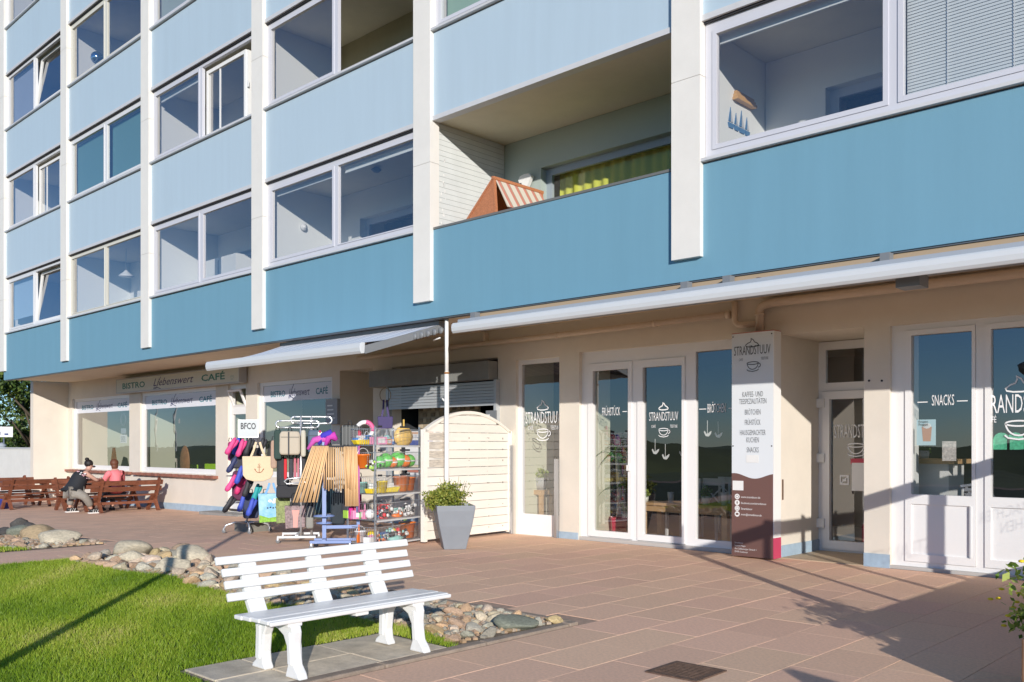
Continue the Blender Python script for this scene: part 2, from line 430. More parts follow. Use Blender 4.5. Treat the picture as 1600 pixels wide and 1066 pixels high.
# loggia glazing
WY0, WY1 = YB + .045, YB + .115
def frame_rect(b, x0, x1, z0, z1, w, y0, y1):
    b.holed(x0, x1, z0, z1, [(x0 + w, x1 - w, z0 + w, z1 - w)], y0, y1)
def glazing(i, r, left='fix', right='fix', fr=M_FRAME, lw=.085, sw=.0):
    x0, x1 = PX[i] + .21, PX[i + 1] - .21
    z0, z1 = SILL[r], TOP[r] - .03
    xm = (x0 + x1) / 2
    wf = lw
    b = MB()
    holes = [(x0 + wf, xm - .05, z0 + wf + .03, z1 - wf), (xm + .05, x1 - wf, z0 + wf + .03, z1 - wf)]
    b.holed(x0, x1, z0 + .03, z1, holes, WY0, WY1)
    win = bpart(b, 'window', fr)
    bpart(MB().box(x0 - .02, x1 + .02, YB - .065, YB + .14, z0 - .012, z0 + .025), 'sill', M_TRIM, win)
    bpart(MB().box(x0, x1, YB + .008, YB + .12, z1, z1 + .03), 'head_shade_bar', M_DARK, win)  # dark bar standing in for the shade below the drip edge
    for side, kind, h in (('l', left, holes[0]), ('r', right, holes[1])):
        if kind == 'none': continue
        hx0, hx1, hz0, hz1 = h
        if kind in ('fix', 'sash'):
            s_ = .055 if kind == 'sash' else .02
            bs_ = MB(); frame_rect(bs_, hx0, hx1, hz0, hz1, s_, WY0 - .012, WY1 - .01)
            bpart(bs_, 'sash', fr, win)
            bpart(MB().box(hx0 + s_ - .004, hx1 - s_ + .004, WY0 + .02, WY0 + .026, hz0 + s_ - .004, hz1 - s_ + .004), 'pane', G_UP, win)
        elif kind == 'tilt':      # bottom hinged, leaning inwards
            s_ = .07
            bs_ = MB(); frame_rect(bs_, hx0, hx1, hz0, hz1, s_, WY0, WY1)
            bp_ = MB(); bp_.box(hx0 + s_, hx1 - s_, WY0 + .03, WY0 + .036, hz0 + s_, hz1 - s_)
            ang = radians(-6)
            M = Matrix.Translation((0, WY0, hz0)) @ Matrix.Rotation(ang, 4, 'X') @ Matrix.Translation((0, -WY0, -hz0))
            bpart(bs_.xf(M), 'sash', M_WHITE, win); bpart(bp_.xf(M), 'pane', G_UP, win)
        elif kind == 'open':      # inner sash slid part way open
            s_ = .075; wdt = (hx1 - hx0) * .76; dy = .10
            bs_ = MB(); frame_rect(bs_, hx0, hx0 + wdt, hz0, hz1 - .06, s_, WY0 + dy, WY1 + dy)
            bs_.box(hx0 + wdt + .001, hx0 + wdt + .05, WY0 + dy + .02, WY1 + dy + .03, hz0, hz1 - .08)
            bs_.box(hx0 + wdt + .05, hx0 + wdt + .10, WY0 + dy, WY0 + dy + .02, (hz0 + hz1) / 2 - .1, (hz0 + hz1) / 2 + .02)
            bs_.box(hx0 + wdt * .32, hx0 + wdt * .32 + .035, WY0 + dy + .02, WY0 + dy + .05, hz0 + s_, hz1 - .06 - s_)
            bpart(bs_, 'sash', M_WHITE, win); bpart(MB().box(hx0 + s_, hx0 + wdt - s_, WY0 + dy + .03, WY0 + dy + .036, hz0 + s_, hz1 - .06 - s_), 'pane', G_UP, win)
        # blind rail under the head
    return win, (x0, x1, z0, z1, xm)
M_FRW = mat('window_frame_white', (.70, .70, .70), .4)
M_FRC = mat('window_frame_cream', (.66, .64, .56), .45)
KIND = {(0, 0): ('sash', 'tilt'), (1, 0): ('fix', 'fix'), (2, 0): ('sash', 'sash'), (3, 0): ('sash', 'fix'), (5, 0): ('sash', 'sash'), (6, 0): ('fix', 'fix'),
        (0, 1): ('sash', 'open'), (1, 1): ('sash', 'sash'), (2, 1): ('sash', 'open'), (3, 1): ('sash', 'none'), (4, 1): ('sash', 'fix'), (5, 1): ('fix', 'fix'), (6, 1): ('fix', 'fix'),
        (0, 2): ('fix', 'tilt'), (1, 2): ('sash', 'sash'), (2, 2): ('sash', 'fix'), (3, 2): ('fix', 'fix'), (4, 2): ('fix', 'fix'), (5, 2): ('fix', 'fix'), (6, 2): ('fix', 'fix')}
for i in range(7): KIND[(i, 3)] = ('fix', 'fix')
for (i, r), (l, rr) in KIND.items():
    fr = M_FRC if (i, r) in ((1, 0), (1, 2)) else (M_FRW if i in (0, 1) else M_FRAME)
    glazing(i, r, l, rr, fr, lw=.1 if i in (3, 5) and r == 0 else .07)
# balcony parapet coping
bpart(MB().box(PX[4] + .21, PX[5] - .21, YB - .012, YB + .17, 4.985, 5.02), 'parapet_cap', mat('cap_dark', (.16, .16, .15), .4))

# ------------------------------------------------------------------ ground floor wall
def WX(px): return onY(px, YW)
XWING = WX(106.5)
OP = {  # left, right, bottom, top
 'b1': (WX(113), WX(202), .80, 3.05), 'b2': (WX(219), WX(337), .80, 3.05), 'bd': (WX(356), WX(384), -.2, 3.05),
 'b3': (WX(402), WX(519), .80, 3.05), 'niche': (WX(531), WX(583), -.2, 3.15), 'kiosk': (WX(612), WX(778), .95, 3.12),
 'wa': (WX(806), WX(874), .0, 3.04), 'doors': (WX(905), WX(1160), .0, 3.08), 'entry': (WX(1219), WX(1350), 0, 3.07),
 'snack': (WX(1390), WX(1745), .0, 3.06)}
bpart(MB().holed(XWING - .25, XR, -.3, 3.6, [tuple(o) for o in OP.values()], YW, YW + .25), 'wall', M_WALL)
wingY = XWING / ray(52)[0] * ray(52)[1]
bpart(MB().box(XWING - .25, XWING, wingY, YW - .001, -.35, 3.598), 'wing_wall', M_WALL)
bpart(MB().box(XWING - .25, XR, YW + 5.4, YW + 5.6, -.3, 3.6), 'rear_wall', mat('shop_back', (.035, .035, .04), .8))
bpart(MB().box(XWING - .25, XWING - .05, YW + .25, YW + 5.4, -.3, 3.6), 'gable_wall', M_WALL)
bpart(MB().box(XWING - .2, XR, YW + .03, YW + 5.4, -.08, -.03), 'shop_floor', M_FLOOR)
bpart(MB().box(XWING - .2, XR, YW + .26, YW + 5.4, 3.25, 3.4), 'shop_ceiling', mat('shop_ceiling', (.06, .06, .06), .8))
# partition returns behind the glazing, catching the low sun
M_CREAM = mat('cafe_cream_wall', (.66, .66, .50), .8)
for px_, dep, m_ in ((110, 1.9, M_CREAM), (216, .85, M_CREAM), (402, 1.0, M_CREAM), (806, .75, M_CREAM), (912, .45, M_CREAM), (1410, .3, M_IWALL), (356, 1.2, M_CREAM)):
    x = WX(px_)
    bpart(MB().box(x - .12, x, YW + .26, YW + .26 + dep, -.2, 3.24), 'partition', m_)
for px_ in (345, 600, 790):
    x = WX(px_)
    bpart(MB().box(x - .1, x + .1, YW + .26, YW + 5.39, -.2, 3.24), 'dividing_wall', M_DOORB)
# plinth strips along the wall foot
def plinth(xa, xb, h=.2):
    b = MB()
    n = max(1, int(abs(xb - xa) / 1.0)); 
    for k in range(n):
        a = xa + (xb - xa) * k / n; c = xa + (xb - xa) * (k + 1) / n
        ga, gc = gz(a), gz(c)
        b.add([(a, YW - .015, ga - .1), (c, YW - .015, gc - .1), (c, YW - .015, gc + h), (a, YW - .015, ga + h),
               (a, YW + .01, ga - .1), (c, YW + .01, gc - .1), (c, YW + .01, gc + h), (a, YW + .01, ga + h)],
              [(0, 1, 2, 3), (3, 2, 6, 7), (1, 5, 6, 2), (4, 0, 3, 7)])
    bpart(b, 'plinth', M_PLINTH)
plinth(XWING, OP['bd'][0] - .02, .17); plinth(OP['wa'][1] + .0, OP['doors'][0] - .02, .11); plinth(OP['entry'][1], OP['snack'][0], .17)
plinth(OP["niche"][1], OP["kiosk"][0] + 2, .17)
# kerb step in front of bistro door (concrete)
bpart(MB().box(WX(340), WX(401), YW - .5, YW - .02, -.3, gz(-20.5) + .06), 'door_step', mat('concrete', (.30, .29, .27), .9, nz=.15, ns=8, bump=.3, bs=40))
# building entrance niche and cafe entrance niche
x0, x1 = OP['niche'][0], OP['niche'][1]
b = MB(); b.box(x0 - .05, x0, YW + .25, YW + 1.6, -.2, 3.2); b.box(x1, x1 + .05, YW + .25, YW + 1.6, -.2, 3.2); b.box(x0, x1, YW + 1.6, YW + 1.65, -.2, 3.2)
b.box(x0, x1, YW + .25, YW + 1.6, 3.151, 3.2)
bpart(b, 'niche_wall', M_WALL)
x0, x1 = OP['entry'][0], OP['entry'][1]
YE = 12.79
b = MB(); b.box(x0 - .05, x0, YW + .25, YE + .1, 0, 3.1); b.box(x1, x1 + .05, YW + .25, YE + .1, 0, 3.1); b.box(x0, x1, YW + .25, YE + .1, 3.07, 3.12)
bpart(b, 'entrance_wall', M_WALL)
bpart(MB().box(x0 + .0, x0 + .014, YW + .02, YE, 0.012, .17), 'plinth', M_PLINTH); bpart(MB().box(x0 - .15, x0, YW - .015, YW - .001, 0.0, .17), 'plinth', M_PLINTH)
bpart(MB().box(x0, x1, YW - .02, YE + .2, -.1, .012), 'entrance_tile', mat('entrance_tiles', (.52, .40, .27), .6, nz=.1, ns=5))

# shop window units -------------------------------------------------
def unit(name, X0, X1, Z0, Z1, panes, yf=YW + .07, fr=M_PVC, depth=.07):
    b = MB(); b.holed(X0, X1, Z0, Z1, panes, yf, yf + depth)
    return bpart(b, name, fr)
def pane_in(win, p, yf, g=G_DN):
    return bpart(MB().box(p[0] - .005, p[1] + .005, yf + .035, yf + .041, p[2] - .005, p[3] + .005), 'pane', g, win)
M_BANN = mat('banner_film', (.74, .76, .82), .5)
M_TEAL = mat('teal_letters', (.06, .24, .30), .6)
M_INK = mat('dark_blue_script', (.05, .05, .16), .6)
yf = YW + .07
M_TILE = mat('brown_sill_tile', (.30, .12, .08), .6, var=.2, nz=.2, ns=9)
SERIF = {}
def bistro_text(win, xl, xr, z, hh, Y, mt=M_TEAL, ms=M_INK, Xoff=Vector((0, 0, 0))):
    W = xr - xl
    for body, a, w_, sc_, mm, sh in (('BISTRO', .20, .23, 1.0, mt, 0), ('Liebenswert', .53, .31, 1.0, ms, .35), ('CAFÉ', .86, .17, 1.0, mt, 0)):
        cx = xl + W * a
        o = ltext(body, cx - BL.x if Xoff is not None else cx, z, Y - BL.y, hh * (1.25 if sh else 1), mm, win, w=W * w_, shear=sh, bold=.018 if not sh else .0)
    # a swash under the script initial
    b = MB(); cx = xl + W * .40
    b.ribbon([(cx + W * .05, z + hh * 2.0), (cx + W * .02, z + hh * 1.2), (cx - W * .01, z - hh * .3), (cx - W * .035, z - hh * .35), (cx - W * .03, z + .0), (cx + W * .0, z - hh * .1), (cx + W * .05, z - hh * .5)], hh * .13, Y)
    bpart(b, 'swash', ms, win)
for key, pxl in (('b1', 113), ('b2', 219), ('b3', 402)):
    o = OP[key]
    pn = (o[0] + .13, o[1] - .13, o[2] + .13, o[3] - .09)
    win = unit('shop_window', *o, [pn])
    pane_in(win, pn, yf)
    bf = bpart(MB().box(pn[0] + .01, pn[1] - .01, yf + .028, yf + .031, pn[3] - .38, pn[3] - .01), 'banner', M_BANN, win)
    bistro_text(win, pn[0] + .08, pn[1] - .02, pn[3] - .27, .135, yf + .026)
    if key != 'b3':
        n = int((o[1] - o[0] + .5) / .125)
        for k in range(n):
            xs = o[0] - .28 + k * .125
            bpart(MB().box(xs, xs + .115, YW - .14, YW + .05, .70 + (k % 3) * .003, .77 + (k % 3) * .003), 'sill_tile', M_TILE, win)
# bistro door
o = OP['bd']; zb = gz(-21)
drm = unit('door', o[0], o[1], zb + .05, o[3], [(o[0] + .12, o[1] - .12, zb + .9, 2.32), (o[0] + .12, o[1] - .12, 2.5, 2.95)])
pane_in(drm, (o[0] + .12, o[1] - .12, zb + .9, 2.32), yf)
pn = (o[0] + .12, o[1] - .12, 2.5, 2.95)
b = MB(); frame_rect(b, pn[0], pn[1], pn[2], pn[3], .05, yf, yf + .05)
M = Matrix.Translation((0, yf, pn[2])) @ Matrix.Rotation(radians(22), 4, 'X') @ Matrix.Translation((0, -yf, -pn[2]))
bpart(b.xf(M), 'transom_sash', M_PVC, drm)
bpart(MB().box(o[0] + .13, o[1] - .13, yf - .01, yf + .0, zb + .18, zb + .8), 'door_panel', M_WHITE, drm)
# bistro sign box
sx0, sx1 = onY(182, YW - .25), onY(373, YW - .25)
SIGN = thing('shop_sign', 'long lit box sign reading BISTRO Liebenswert CAFE above the bistro windows', 'sign', (sx0, YW - .25, 3.02))
b = MB().m(mat('sign_face', (.62, .60, .50), .5, nz=.04, ns=2)); b.box(sx0, sx1, YW - .25, YW - .06, 3.09, 3.45)
b.m(mat('sign_rim', (.42, .42, .42), .4)); b.box(sx0 - .02, sx1 + .02, YW - .255, YW - .05, 3.45, 3.475); b.box(sx0 - .02, sx1 + .02, YW - .255, YW - .05, 3.065, 3.09); b.box(sx0 - .02, sx0, YW - .255, YW - .05, 3.09, 3.45); b.box(sx1, sx1 + .02, YW - .255, YW - .05, 3.09, 3.45)
b.build('sign_box', None, SIGN, world=True)
b = MB().m(M_METAL)
for kx in (.12, .5, .88): b.box(sx0 + (sx1 - sx0) * kx - .03, sx0 + (sx1 - sx0) * kx + .03, YW - .06, YW, 3.2, 3.3)
b.build('bracket', None, SIGN, world=True)
for body, a, w_, mm, sh, hh in (('BISTRO', .165, .21, mat('green_letters', (.05, .20, .16), .6), 0, .16), ('Liebenswert', .51, .33, mat('script_letters', (.06, .04, .12), .6), .4, .2), ('CAFÉ', .82, .17, mat('green_letters', (.05, .20, .16), .6), 0, .16)):
    ltext(body, (sx1 - sx0) * a, .16, -.003, hh, mm, SIGN, w=(sx1 - sx0) * w_, shear=sh, bold=.02 if not sh else 0)
b = MB(); W = sx1 - sx0
b.ribbon([(W * .41, .40), (W * .39, .26), (W * .37, .09), (W * .345, .085), (W * .35, .13), (W * .38, .11), (W * .41, .07)], .02, -.003)
b.build('swash', mat('script_letters', (.06, .04, .12), .6), SIGN)
cup_logo(W * .955, .20, -.003, .07, mat('sign_cup', (.35, .45, .38), .6), SIGN, cream=False)

# Strandstuuv window a
o = OP['wa']; pn = (WX(811), WX(871), .36, 2.96)
win = unit('shop_window', *o, [pn]); pane_in(win, pn, yf)
def shop_word(win, px, sc_, full=True):
    "cafe name with a dollop above and a cup below"
    X = px
    ltext('STRANDSTUUV', X - BL.x, 1.93, yf + .028 - BL.y, .20 * sc_, M_WSEMI, win, w=.80 * sc_, bold=.0)
    ltext('CAFÉ', X - .28 * sc_ - BL.x, 1.82, yf + .028 - BL.y, .065 * sc_, M_WSEMI, win, w=.12 * sc_)
    ltext('TEESTUBE', X + .28 * sc_ - BL.x, 1.82, yf + .028 - BL.y, .065 * sc_, M_WSEMI, win, w=.2 * sc_)
    b = MB(); e = cup_logo(X - BL.x, 1.77, yf + .028 - BL.y, .13 * sc_, M_WSEMI, win, cream=False)
    cr = [(-.9, 0), (-1.0, .2), (-.6, .5), (-.25, .62), (-.1, .95), (-.2, 1.2), (.15, 1.0), (.4, .6), (.8, .4), (1.0, .15), (.9, 0), (.3, -.1), (-.4, -.1)]
    b.ribbon([(X + x * .13 * sc_, 2.17 + (sc_ - 1) * .2 + z * .13 * sc_) for x, z in cr], .018, yf + .028, True)
    bpart(b, 'cream_emblem', M_WSEMI, win)
shop_word(win, WX(842), 1.0)
# door set
o = OP['doors']
leafs = [(WX(915), WX(984)), (WX(992), WX(1067))]
fixp = (WX(1083), WX(1153), .16, 2.94)
panes = [(WX(923), WX(978), .17, 2.76), (WX(1001), WX(1062), .17, 2.76)]
fr_ = unit('door_frame', *o, [(a, b_, .06, 2.88) for a, b_ in leafs] + [fixp])
pane_in(fr_, fixp, yf)
ltext('BRÖTCHEN', (WX(1114)) - BL.x, 2.03, yf + .028 - BL.y, .13, M_WSEMI, fr_, w=.30)
for (a, c) in ((1087, 1098), (1133, 1143)):
    bpart(MB().box(WX(a), WX(c), yf + .027, yf + .028, 2.08, 2.092), 'dash', M_WSEMI, fr_)
for k, ((a, b_), p) in enumerate(zip(leafs, panes)):
    bb = MB(); bb.holed(a + .004, b_ - .004, .07, 2.876, [p], yf - .018, yf + .06)
    d = bpart(bb, 'door', M_PVC); pane_in(d, p, yf)
    if k == 0:
        ltext('FRÜHSTÜCK', WX(949) - BL.x, 2.03, yf + .028 - BL.y, .13, M_WSEMI, d, w=.36)
        bpart(MB().box(WX(967), WX(976), yf + .027, yf + .028, 2.08, 2.092), 'dash', M_WSEMI, d)
        bpart(MB().box(p[1] + .0, p[1] + .06, yf - .06, yf - .018, 1.15, 1.24), 'handle', M_WHITE, d)
    else:
        shop_word(d, WX(1031), .66)
# hanging paper birds behind the glass
for k, (px_, z) in enumerate(((1012, 1.45), (1028, 1.37), (1055, 1.42), (1094, 1.72), (1111, 1.70))):
    X = WX(px_); t = thing('paper_bird', ['white paper bird hanging at the left of the cup on the glass door', 'white paper bird hanging lowest behind the middle of the glass door', 'white paper bird hanging at the right edge of the glass door', 'left one of two white paper birds below the word BROETCHEN', 'right one of two white paper birds below the word BROETCHEN'][k], 'ornament', (X, YW + .2, z), group='paper birds hanging behind the glass')
    MB().prism([(-.06, .03), (-.03, -.03), (.02, -.04), (.06, .0), (.075, .045), (.05, .035), (.02, .01), (-.02, .0), (-.045, .045)], -.004, .004).build('bird_body', M_WHITE, t)
    MB().box(-.003, .003, -.003, .003, .0, .2).build('thread', M_WHITE, t)
# entrance door in the niche
DX0, DX1 = onY(1280, YE), onY(1420, YE)
dz = lambda y: zat(1280, y, YE)
fr_ = unit('door_frame', DX0 - .02, OP['entry'][1], 0.012, 3.06, [(onY(1290, YE), OP['entry'][1] - .06, 2.46, 2.94), (DX0 + .05, OP['entry'][1] - .06, .04, 2.34)], yf=YE)
pane_in(fr_, (onY(1290, YE), OP['entry'][1] - .06, 2.46, 2.94), YE)
pn = (onY(1297, YE), OP['entry'][1] - .2, .17, 2.22)
bb = MB(); bb.holed(DX0 + .055, OP['entry'][1] - .065, .045, 2.335, [pn], YE - .03, YE + .05)
d = bpart(bb, 'door', M_PVC); pane_in(d, pn, YE)
for z in (.35, 1.3, 2.1): bpart(MB().box(DX0 - .03, DX0 + .1, YE - .07, YE - .03, z, z + .13), 'hinge', M_WHITE, d)
ltext('STRANDSTUUV', onY(1335, YE) - BL.x, 1.66, YE + .028 - BL.y, .19, M_WSEMI, d, w=.62)
cup_logo(onY(1336, YE) - BL.x, 1.52, YE + .028 - BL.y, .12, M_WSEMI, d, cream=False)
b = MB(); b.holed(onY(1311, YE), onY(1325, YE), .98, 1.12, [(onY(1313, YE), onY(1323, YE), 1.0, 1.1)], YE + .026, YE + .028)
b.ribbon([(onY(1312, YE), .99), (onY(1324, YE), 1.11)], .015, YE + .027); b.box(onY(1315, YE), onY(1321, YE), YE + .0275, YE + .029, 1.03, 1.06)
bpart(b, 'no_dogs_sticker', M_WSEMI, d)
bpart(MB().box(onY(1330, YE), onY(1350, YE), YE + .02, YE + .024, .9, 1.3), 'notice', M_WHITE, d)
bpart(MB().box(onY(1328, YE), onY(1350, YE), YE + .024, YE + .026, 1.28, 1.36), 'notice', mat('red_plastic', (.55, .05, .09), .4), d)
# snack window set
o = OP['snack']
P1 = (WX(1421), WX(1516), .94, 2.92); P2 = (WX(1546), WX(1640), .94, 2.92); P3 = (WX(1655), WX(1730), .94, 2.92)
l1 = (WX(1411), WX(1522), .1, 2.99); l2 = (WX(1536), WX(1648), .1, 2.99)
fr_ = unit('door_frame', *o, [l1, l2, P3]); pane_in(fr_, P3, yf)
for k, (l, p) in enumerate(((l1, P1), (l2, P2))):
    bb = MB(); bb.holed(l[0] + .004, l[1] - .004, l[2] + .004, l[3] - .004, [p, (p[0], p[1], .2, .82)], yf - .018, yf + .06)
    d = bpart(bb, 'door', M_PVC); pane_in(d, p, yf)
    bpart(MB().box(p[0], p[1], yf + .005, yf + .03, .2, .82), 'door_panel', M_PVC, d)
    bpart(MB().box(p[1] - .02, p[1], yf - .03, yf - .018, .2, .82), 'panel_stop', M_FRW, d) if k == 0 else None
    if k == 0:
        ltext('SNACKS', WX(1469) - BL.x, 2.04, yf + .028 - BL.y, .13, M_WSEMI, d, w=.26)
        for (a, c) in ((1429, 1445), (1491, 1508)): bpart(MB().box(WX(a), WX(c), yf + .027, yf + .028, 2.08, 2.092), 'dash', M_WSEMI, d)
        # flyers on the glass
        bpart(MB().box(WX(1427), WX(1457), yf + .045, yf + .048, 1.55, 1.87), 'poster', mat('poster_blue', (.55, .75, .80), .6), d)
        b = MB().m(mat('poster_drink', (.62, .30, .18), .6)); b.prism([(WX(1437), 1.60), (WX(1449), 1.60), (WX(1451), 1.78), (WX(1435), 1.78)], yf + .043, yf + .0445)
        b.m(M_WHITE); b.ball((WX(1443), yf + .0435, 1.79), .05, 1, .03, .7)
        bpart(b, 'poster_picture', None, d)
        ltext('Frozen', WX(1438) - BL.x, 1.83, yf + .034 - BL.y, .03, M_BLACKP, d, w=.11); ltext('Frappé', WX(1438) - BL.x, 1.795, yf + .034 - BL.y, .03, M_BLACKP, d, w=.11)
        bpart(MB().box(WX(1467), WX(1489), yf + .045, yf + .048, 1.36, 1.6), 'flyer', mat('flyer', (.65, .6, .55), .6, nz=.4, ns=30), d)
    else:
        shop_word(d, WX(1588), 1.08)
        for c in (1560, 1582):
            b = MB(); x = WX(c); b.prism([(x - .09, 1.5), (x + .09, 1.5)] + [(x + .09 * cos(a), 1.61 + .09 * sin(a)) for a in [pi * q / 8 for q in range(9)]], yf + .045, yf + .047)
            bpart(b, 'green_sticker', mat('green_sticker', (.12, .62, .35), .6, nz=.3, ns=30), d)
# threshold strip
bpart(MB().box(OP['doors'][0], OP['doors'][1], YW + .0, YW + .1, -.02, .055), 'threshold', mat('threshold', (.5, .48, .45), .6))
bpart(MB().box(OP['snack'][0], OP['snack'][1], YW + .0, YW + .1, -.02, .04), 'threshold', mat('threshold', (.5, .48, .45), .6))
# ------------------------------------------------------------------ ground sheets
def tstruct(o): o['kind'] = 'structure'; return o
M_JOINT = mat('paving_joint_sand', (.42, .29, .21), .95, nz=.2, ns=20)
b = MB(); XSg = [-60, -45, -33, -27, -21, -14, -5.04, 8, 30]
for i in range(len(XSg) - 1):
    x0, x1 = XSg[i], XSg[i + 1]
    for y0, y1 in ((-14, 3), (3, 20), (20, 40)):
        b.add([(x0, y0, gz(x0) - .005), (x1, y0, gz(x1) - .005), (x1, y1, gz(x1) - .005), (x0, y1, gz(x0) - .005)], [(0, 1, 2, 3)])
GROUND = tstruct(b.build('forecourt_ground', M_JOINT))
b = MB(); b.add([(-1500, -1500, -.5), (1500, -1500, -.5), (1500, 1500, -.5), (-1500, 1500, -.5)], [(0, 1, 2, 3)])
M_MEAD = mat('meadow_green', (.15, .165, .06), .95, nz=.4, ns=.08, bump=.5, bs=3)
tstruct(b.build('meadow', M_MEAD))
# dike behind the viewer, mirrored in the panes
b = MB(); n = 90; rngd = random.Random(3); prev = 0
ring = []
for k in range(n + 1):
    a = radians(150) + radians(300) * k / n
    r0 = 55 + 6 * sin(a * 3)
    h = 1.9 + .5 * sin(a * 7 + 1) + .4 * sin(a * 17) + rngd.uniform(-.1, .1)
    ring.append([((r0 + d) * cos(a), (r0 + d) * sin(a), z) for d, z in ((0, -.5), (9, h), (13, h), (22, -.5))])
vs = [p for q in ring for p in q]; fs = []
for k in range(n):
    for j in range(3): fs.append((k * 4 + j, (k + 1) * 4 + j, (k + 1) * 4 + j + 1, k * 4 + j + 1))
b.sm = True; b.add(vs, fs)
tstruct(b.build('dike', M_MEAD))
# paving slabs : real pieces with open joints, near ones single
SWX, SLY = .50, .75
M_SLAB = mat('concrete_slab_pink', (.80, .515, .35), .85, nz=.13, ns=38, bump=.35, bs=130, var=.05, hsvar=.006, bdist=.004)
def in_bed(x, y):     # lawn, stone bed and bench pad stay free
    return (-12.95 < x < -4.98 and y < 6.16) or (x < -14.55 and y < 6.1)
for mm in (M_SLAB,):
    pass
cells = []
X0 = -5.0 + .02
i = 0
xs_cols = [X0 + SWX * k for k in range(-66, 26)]
for ci, xa in enumerate(xs_cols):
    offy = (ci % 2) * SLY / 2
    y = -9.0 + offy
    while y < 11.6:
        cx, cy = xa + SWX / 2, y + SLY / 2
        y1 = min(y + SLY, 11.585)
        if not in_bed(cx, min(cy, 11.5)) and not (xa + SWX > -4.98 and xa < -4.98 and cy < 6.1):
            if cx > XWING - 3:
                cells.append((xa, y, xa + SWX, y1))
        y += SLY
def visible(cx, cy):
    D = cx * FX + cy * FY; lat = cx * RX + cy * RY
    if D < 3: return False
    u = 800 + lat / D * FPX; v = 696 + EYE / D * FPX
    return -40 < u < 1660 and v < 1100
near = sorted([c for c in cells if visible((c[0] + c[2]) / 2, (c[1] + c[3]) / 2) and c[0] > -14], key=lambda c: ((c[0] + c[2]) / 2) * FX + ((c[1] + c[3]) / 2) * FY)[:300]
near_s = set(near)
J = .0014
slab_me = {}
def slab_mesh(w, l, k):
    key = (round(w, 3), round(l, 3), k)
    if key not in slab_me:
        e = .0025; w2, l2 = w / 2 - J, l / 2 - J
        q = MB(); r_ = random.Random(k)
        cz = [r_.uniform(-.0004, .0004) for _ in range(4)]
        top = [(-w2 + e, -l2 + e, cz[0]), (w2 - e, -l2 + e, cz[1]), (w2 - e, l2 - e, cz[2]), (-w2 + e, l2 - e, cz[3])]
        mid = [(-w2, -l2, -.0015), (w2, -l2, -.0015), (w2, l2, -.005), (-w2, l2, -.0015)]
        bot = [(x, y_, -.03) for x, y_, _ in mid]
        q.add(top + mid + bot, [(0, 1, 2, 3)] + [(4 + a, 4 + (a + 1) % 4, (a + 1) % 4, a) for a in range(4)] + [(8 + a, 8 + (a + 1) % 4, 4 + (a + 1) % 4, 4 + a) for a in range(4)])
        slab_me[key] = q.mesh('paving_slab', M_SLAB)
    return slab_me[key]
far = MB(); rs = random.Random(11)
for c in cells:
    if c in near_s:
        inst('paving_slab', slab_mesh(c[2] - c[0], c[3] - c[1], rs.randrange(5)), GROUND, ((c[0] + c[2]) / 2, (c[1] + c[3]) / 2, rs.uniform(-.0007, .0007)))
    else:
        a, e = c[0] + J, c[2] - J; f, g = c[1] + J, c[3] - J; dz_ = rs.uniform(-.0007, .0007)
        za, ze = gz(c[0]) + dz_, gz(c[2]) + dz_
        far.add([(a, f, za), (e, f, ze), (e, g, ze), (a, g, za), (a, f, za - .019), (e, f, ze - .019), (e, g, ze - .019), (a, g, za - .019)],
                [(0, 1, 2, 3), (0, 4, 5, 1), (1, 5, 6, 2), (2, 6, 7, 3), (3, 7, 4, 0)])
fo = far.build('paving_slabs', mat('concrete_slab_far', (.80, .515, .35), .85, nz=.13, ns=1.6, bump=.35, bs=130, bdist=.004), GROUND); fo['kind'] = 'stuff'

# ------------------------------------------------------------------ lawn
XK = -5.06        # kerb line
def lawn_top(x): return 4.88 + .10 * sin(x * 1.7) + .05 * sin(x * 4.1)
M_SOIL = mat('lawn_soil', (.05, .065, .02), .95, nz=.3, ns=12)
def lawn_sheet(poly, z):
    q = MB(); q.add([(x, y, gz(x) + z) for x, y in poly], [tuple(range(len(poly)))]); return q
for (xa, xb) in ((-12.9, -5.16), (-34, -14.62)):
    xs_ = np.linspace(xa, xb, 24)
    poly = [(xa, -12), (xb, -12)] + [(x, lawn_top(x)) for x in xs_[::-1]]
    q = MB()
    for k in range(23):
        a, c = xs_[k], xs_[k + 1]
        q.add([(a, -12, gz(a) + .002), (c, -12, gz(c) + .002), (c, lawn_top(c), gz(c) + .002), (a, lawn_top(a), gz(a) + .002)], [(0, 1, 2, 3)])
    tstruct(q.build('lawn', M_SOIL))
# grass blades
m_ = bpy.data.materials.new('grass_blade'); m_.use_nodes = True; nt = m_.node_tree; bs_ = nt.nodes['Principled BSDF']
at_ = nt.nodes.new('ShaderNodeAttribute'); at_.attribute_name = 'tone'
cr = nt.nodes.new('ShaderNodeValToRGB'); cr.color_ramp.elements[0].color = (.11, .22, .008, 1); cr.color_ramp.elements[1].color = (.72, .62, .24, 1)
e_ = cr.color_ramp.elements.new(.45); e_.color = (.30, .45, .025, 1); e_ = cr.color_ramp.elements.new(.8); e_.color = (.50, .56, .07, 1)
nt.links.new(at_.outputs['Fac'], cr.inputs[0]); nt.links.new(cr.outputs[0], bs_.inputs['Base Color']); bs_.inputs['Roughness'].default_value = .5
trn = nt.nodes.new('ShaderNodeBsdfTranslucent'); nt.links.new(cr.outputs[0], trn.inputs[0]); mxs = nt.nodes.new('ShaderNodeMixShader'); mxs.inputs[0].default_value = .35
nt.links.new(bs_.outputs[0], mxs.inputs[1]); nt.links.new(trn.outputs[0], mxs.inputs[2]); nt.links.new(mxs.outputs[0], nt.nodes['Material Output'].inputs[0])
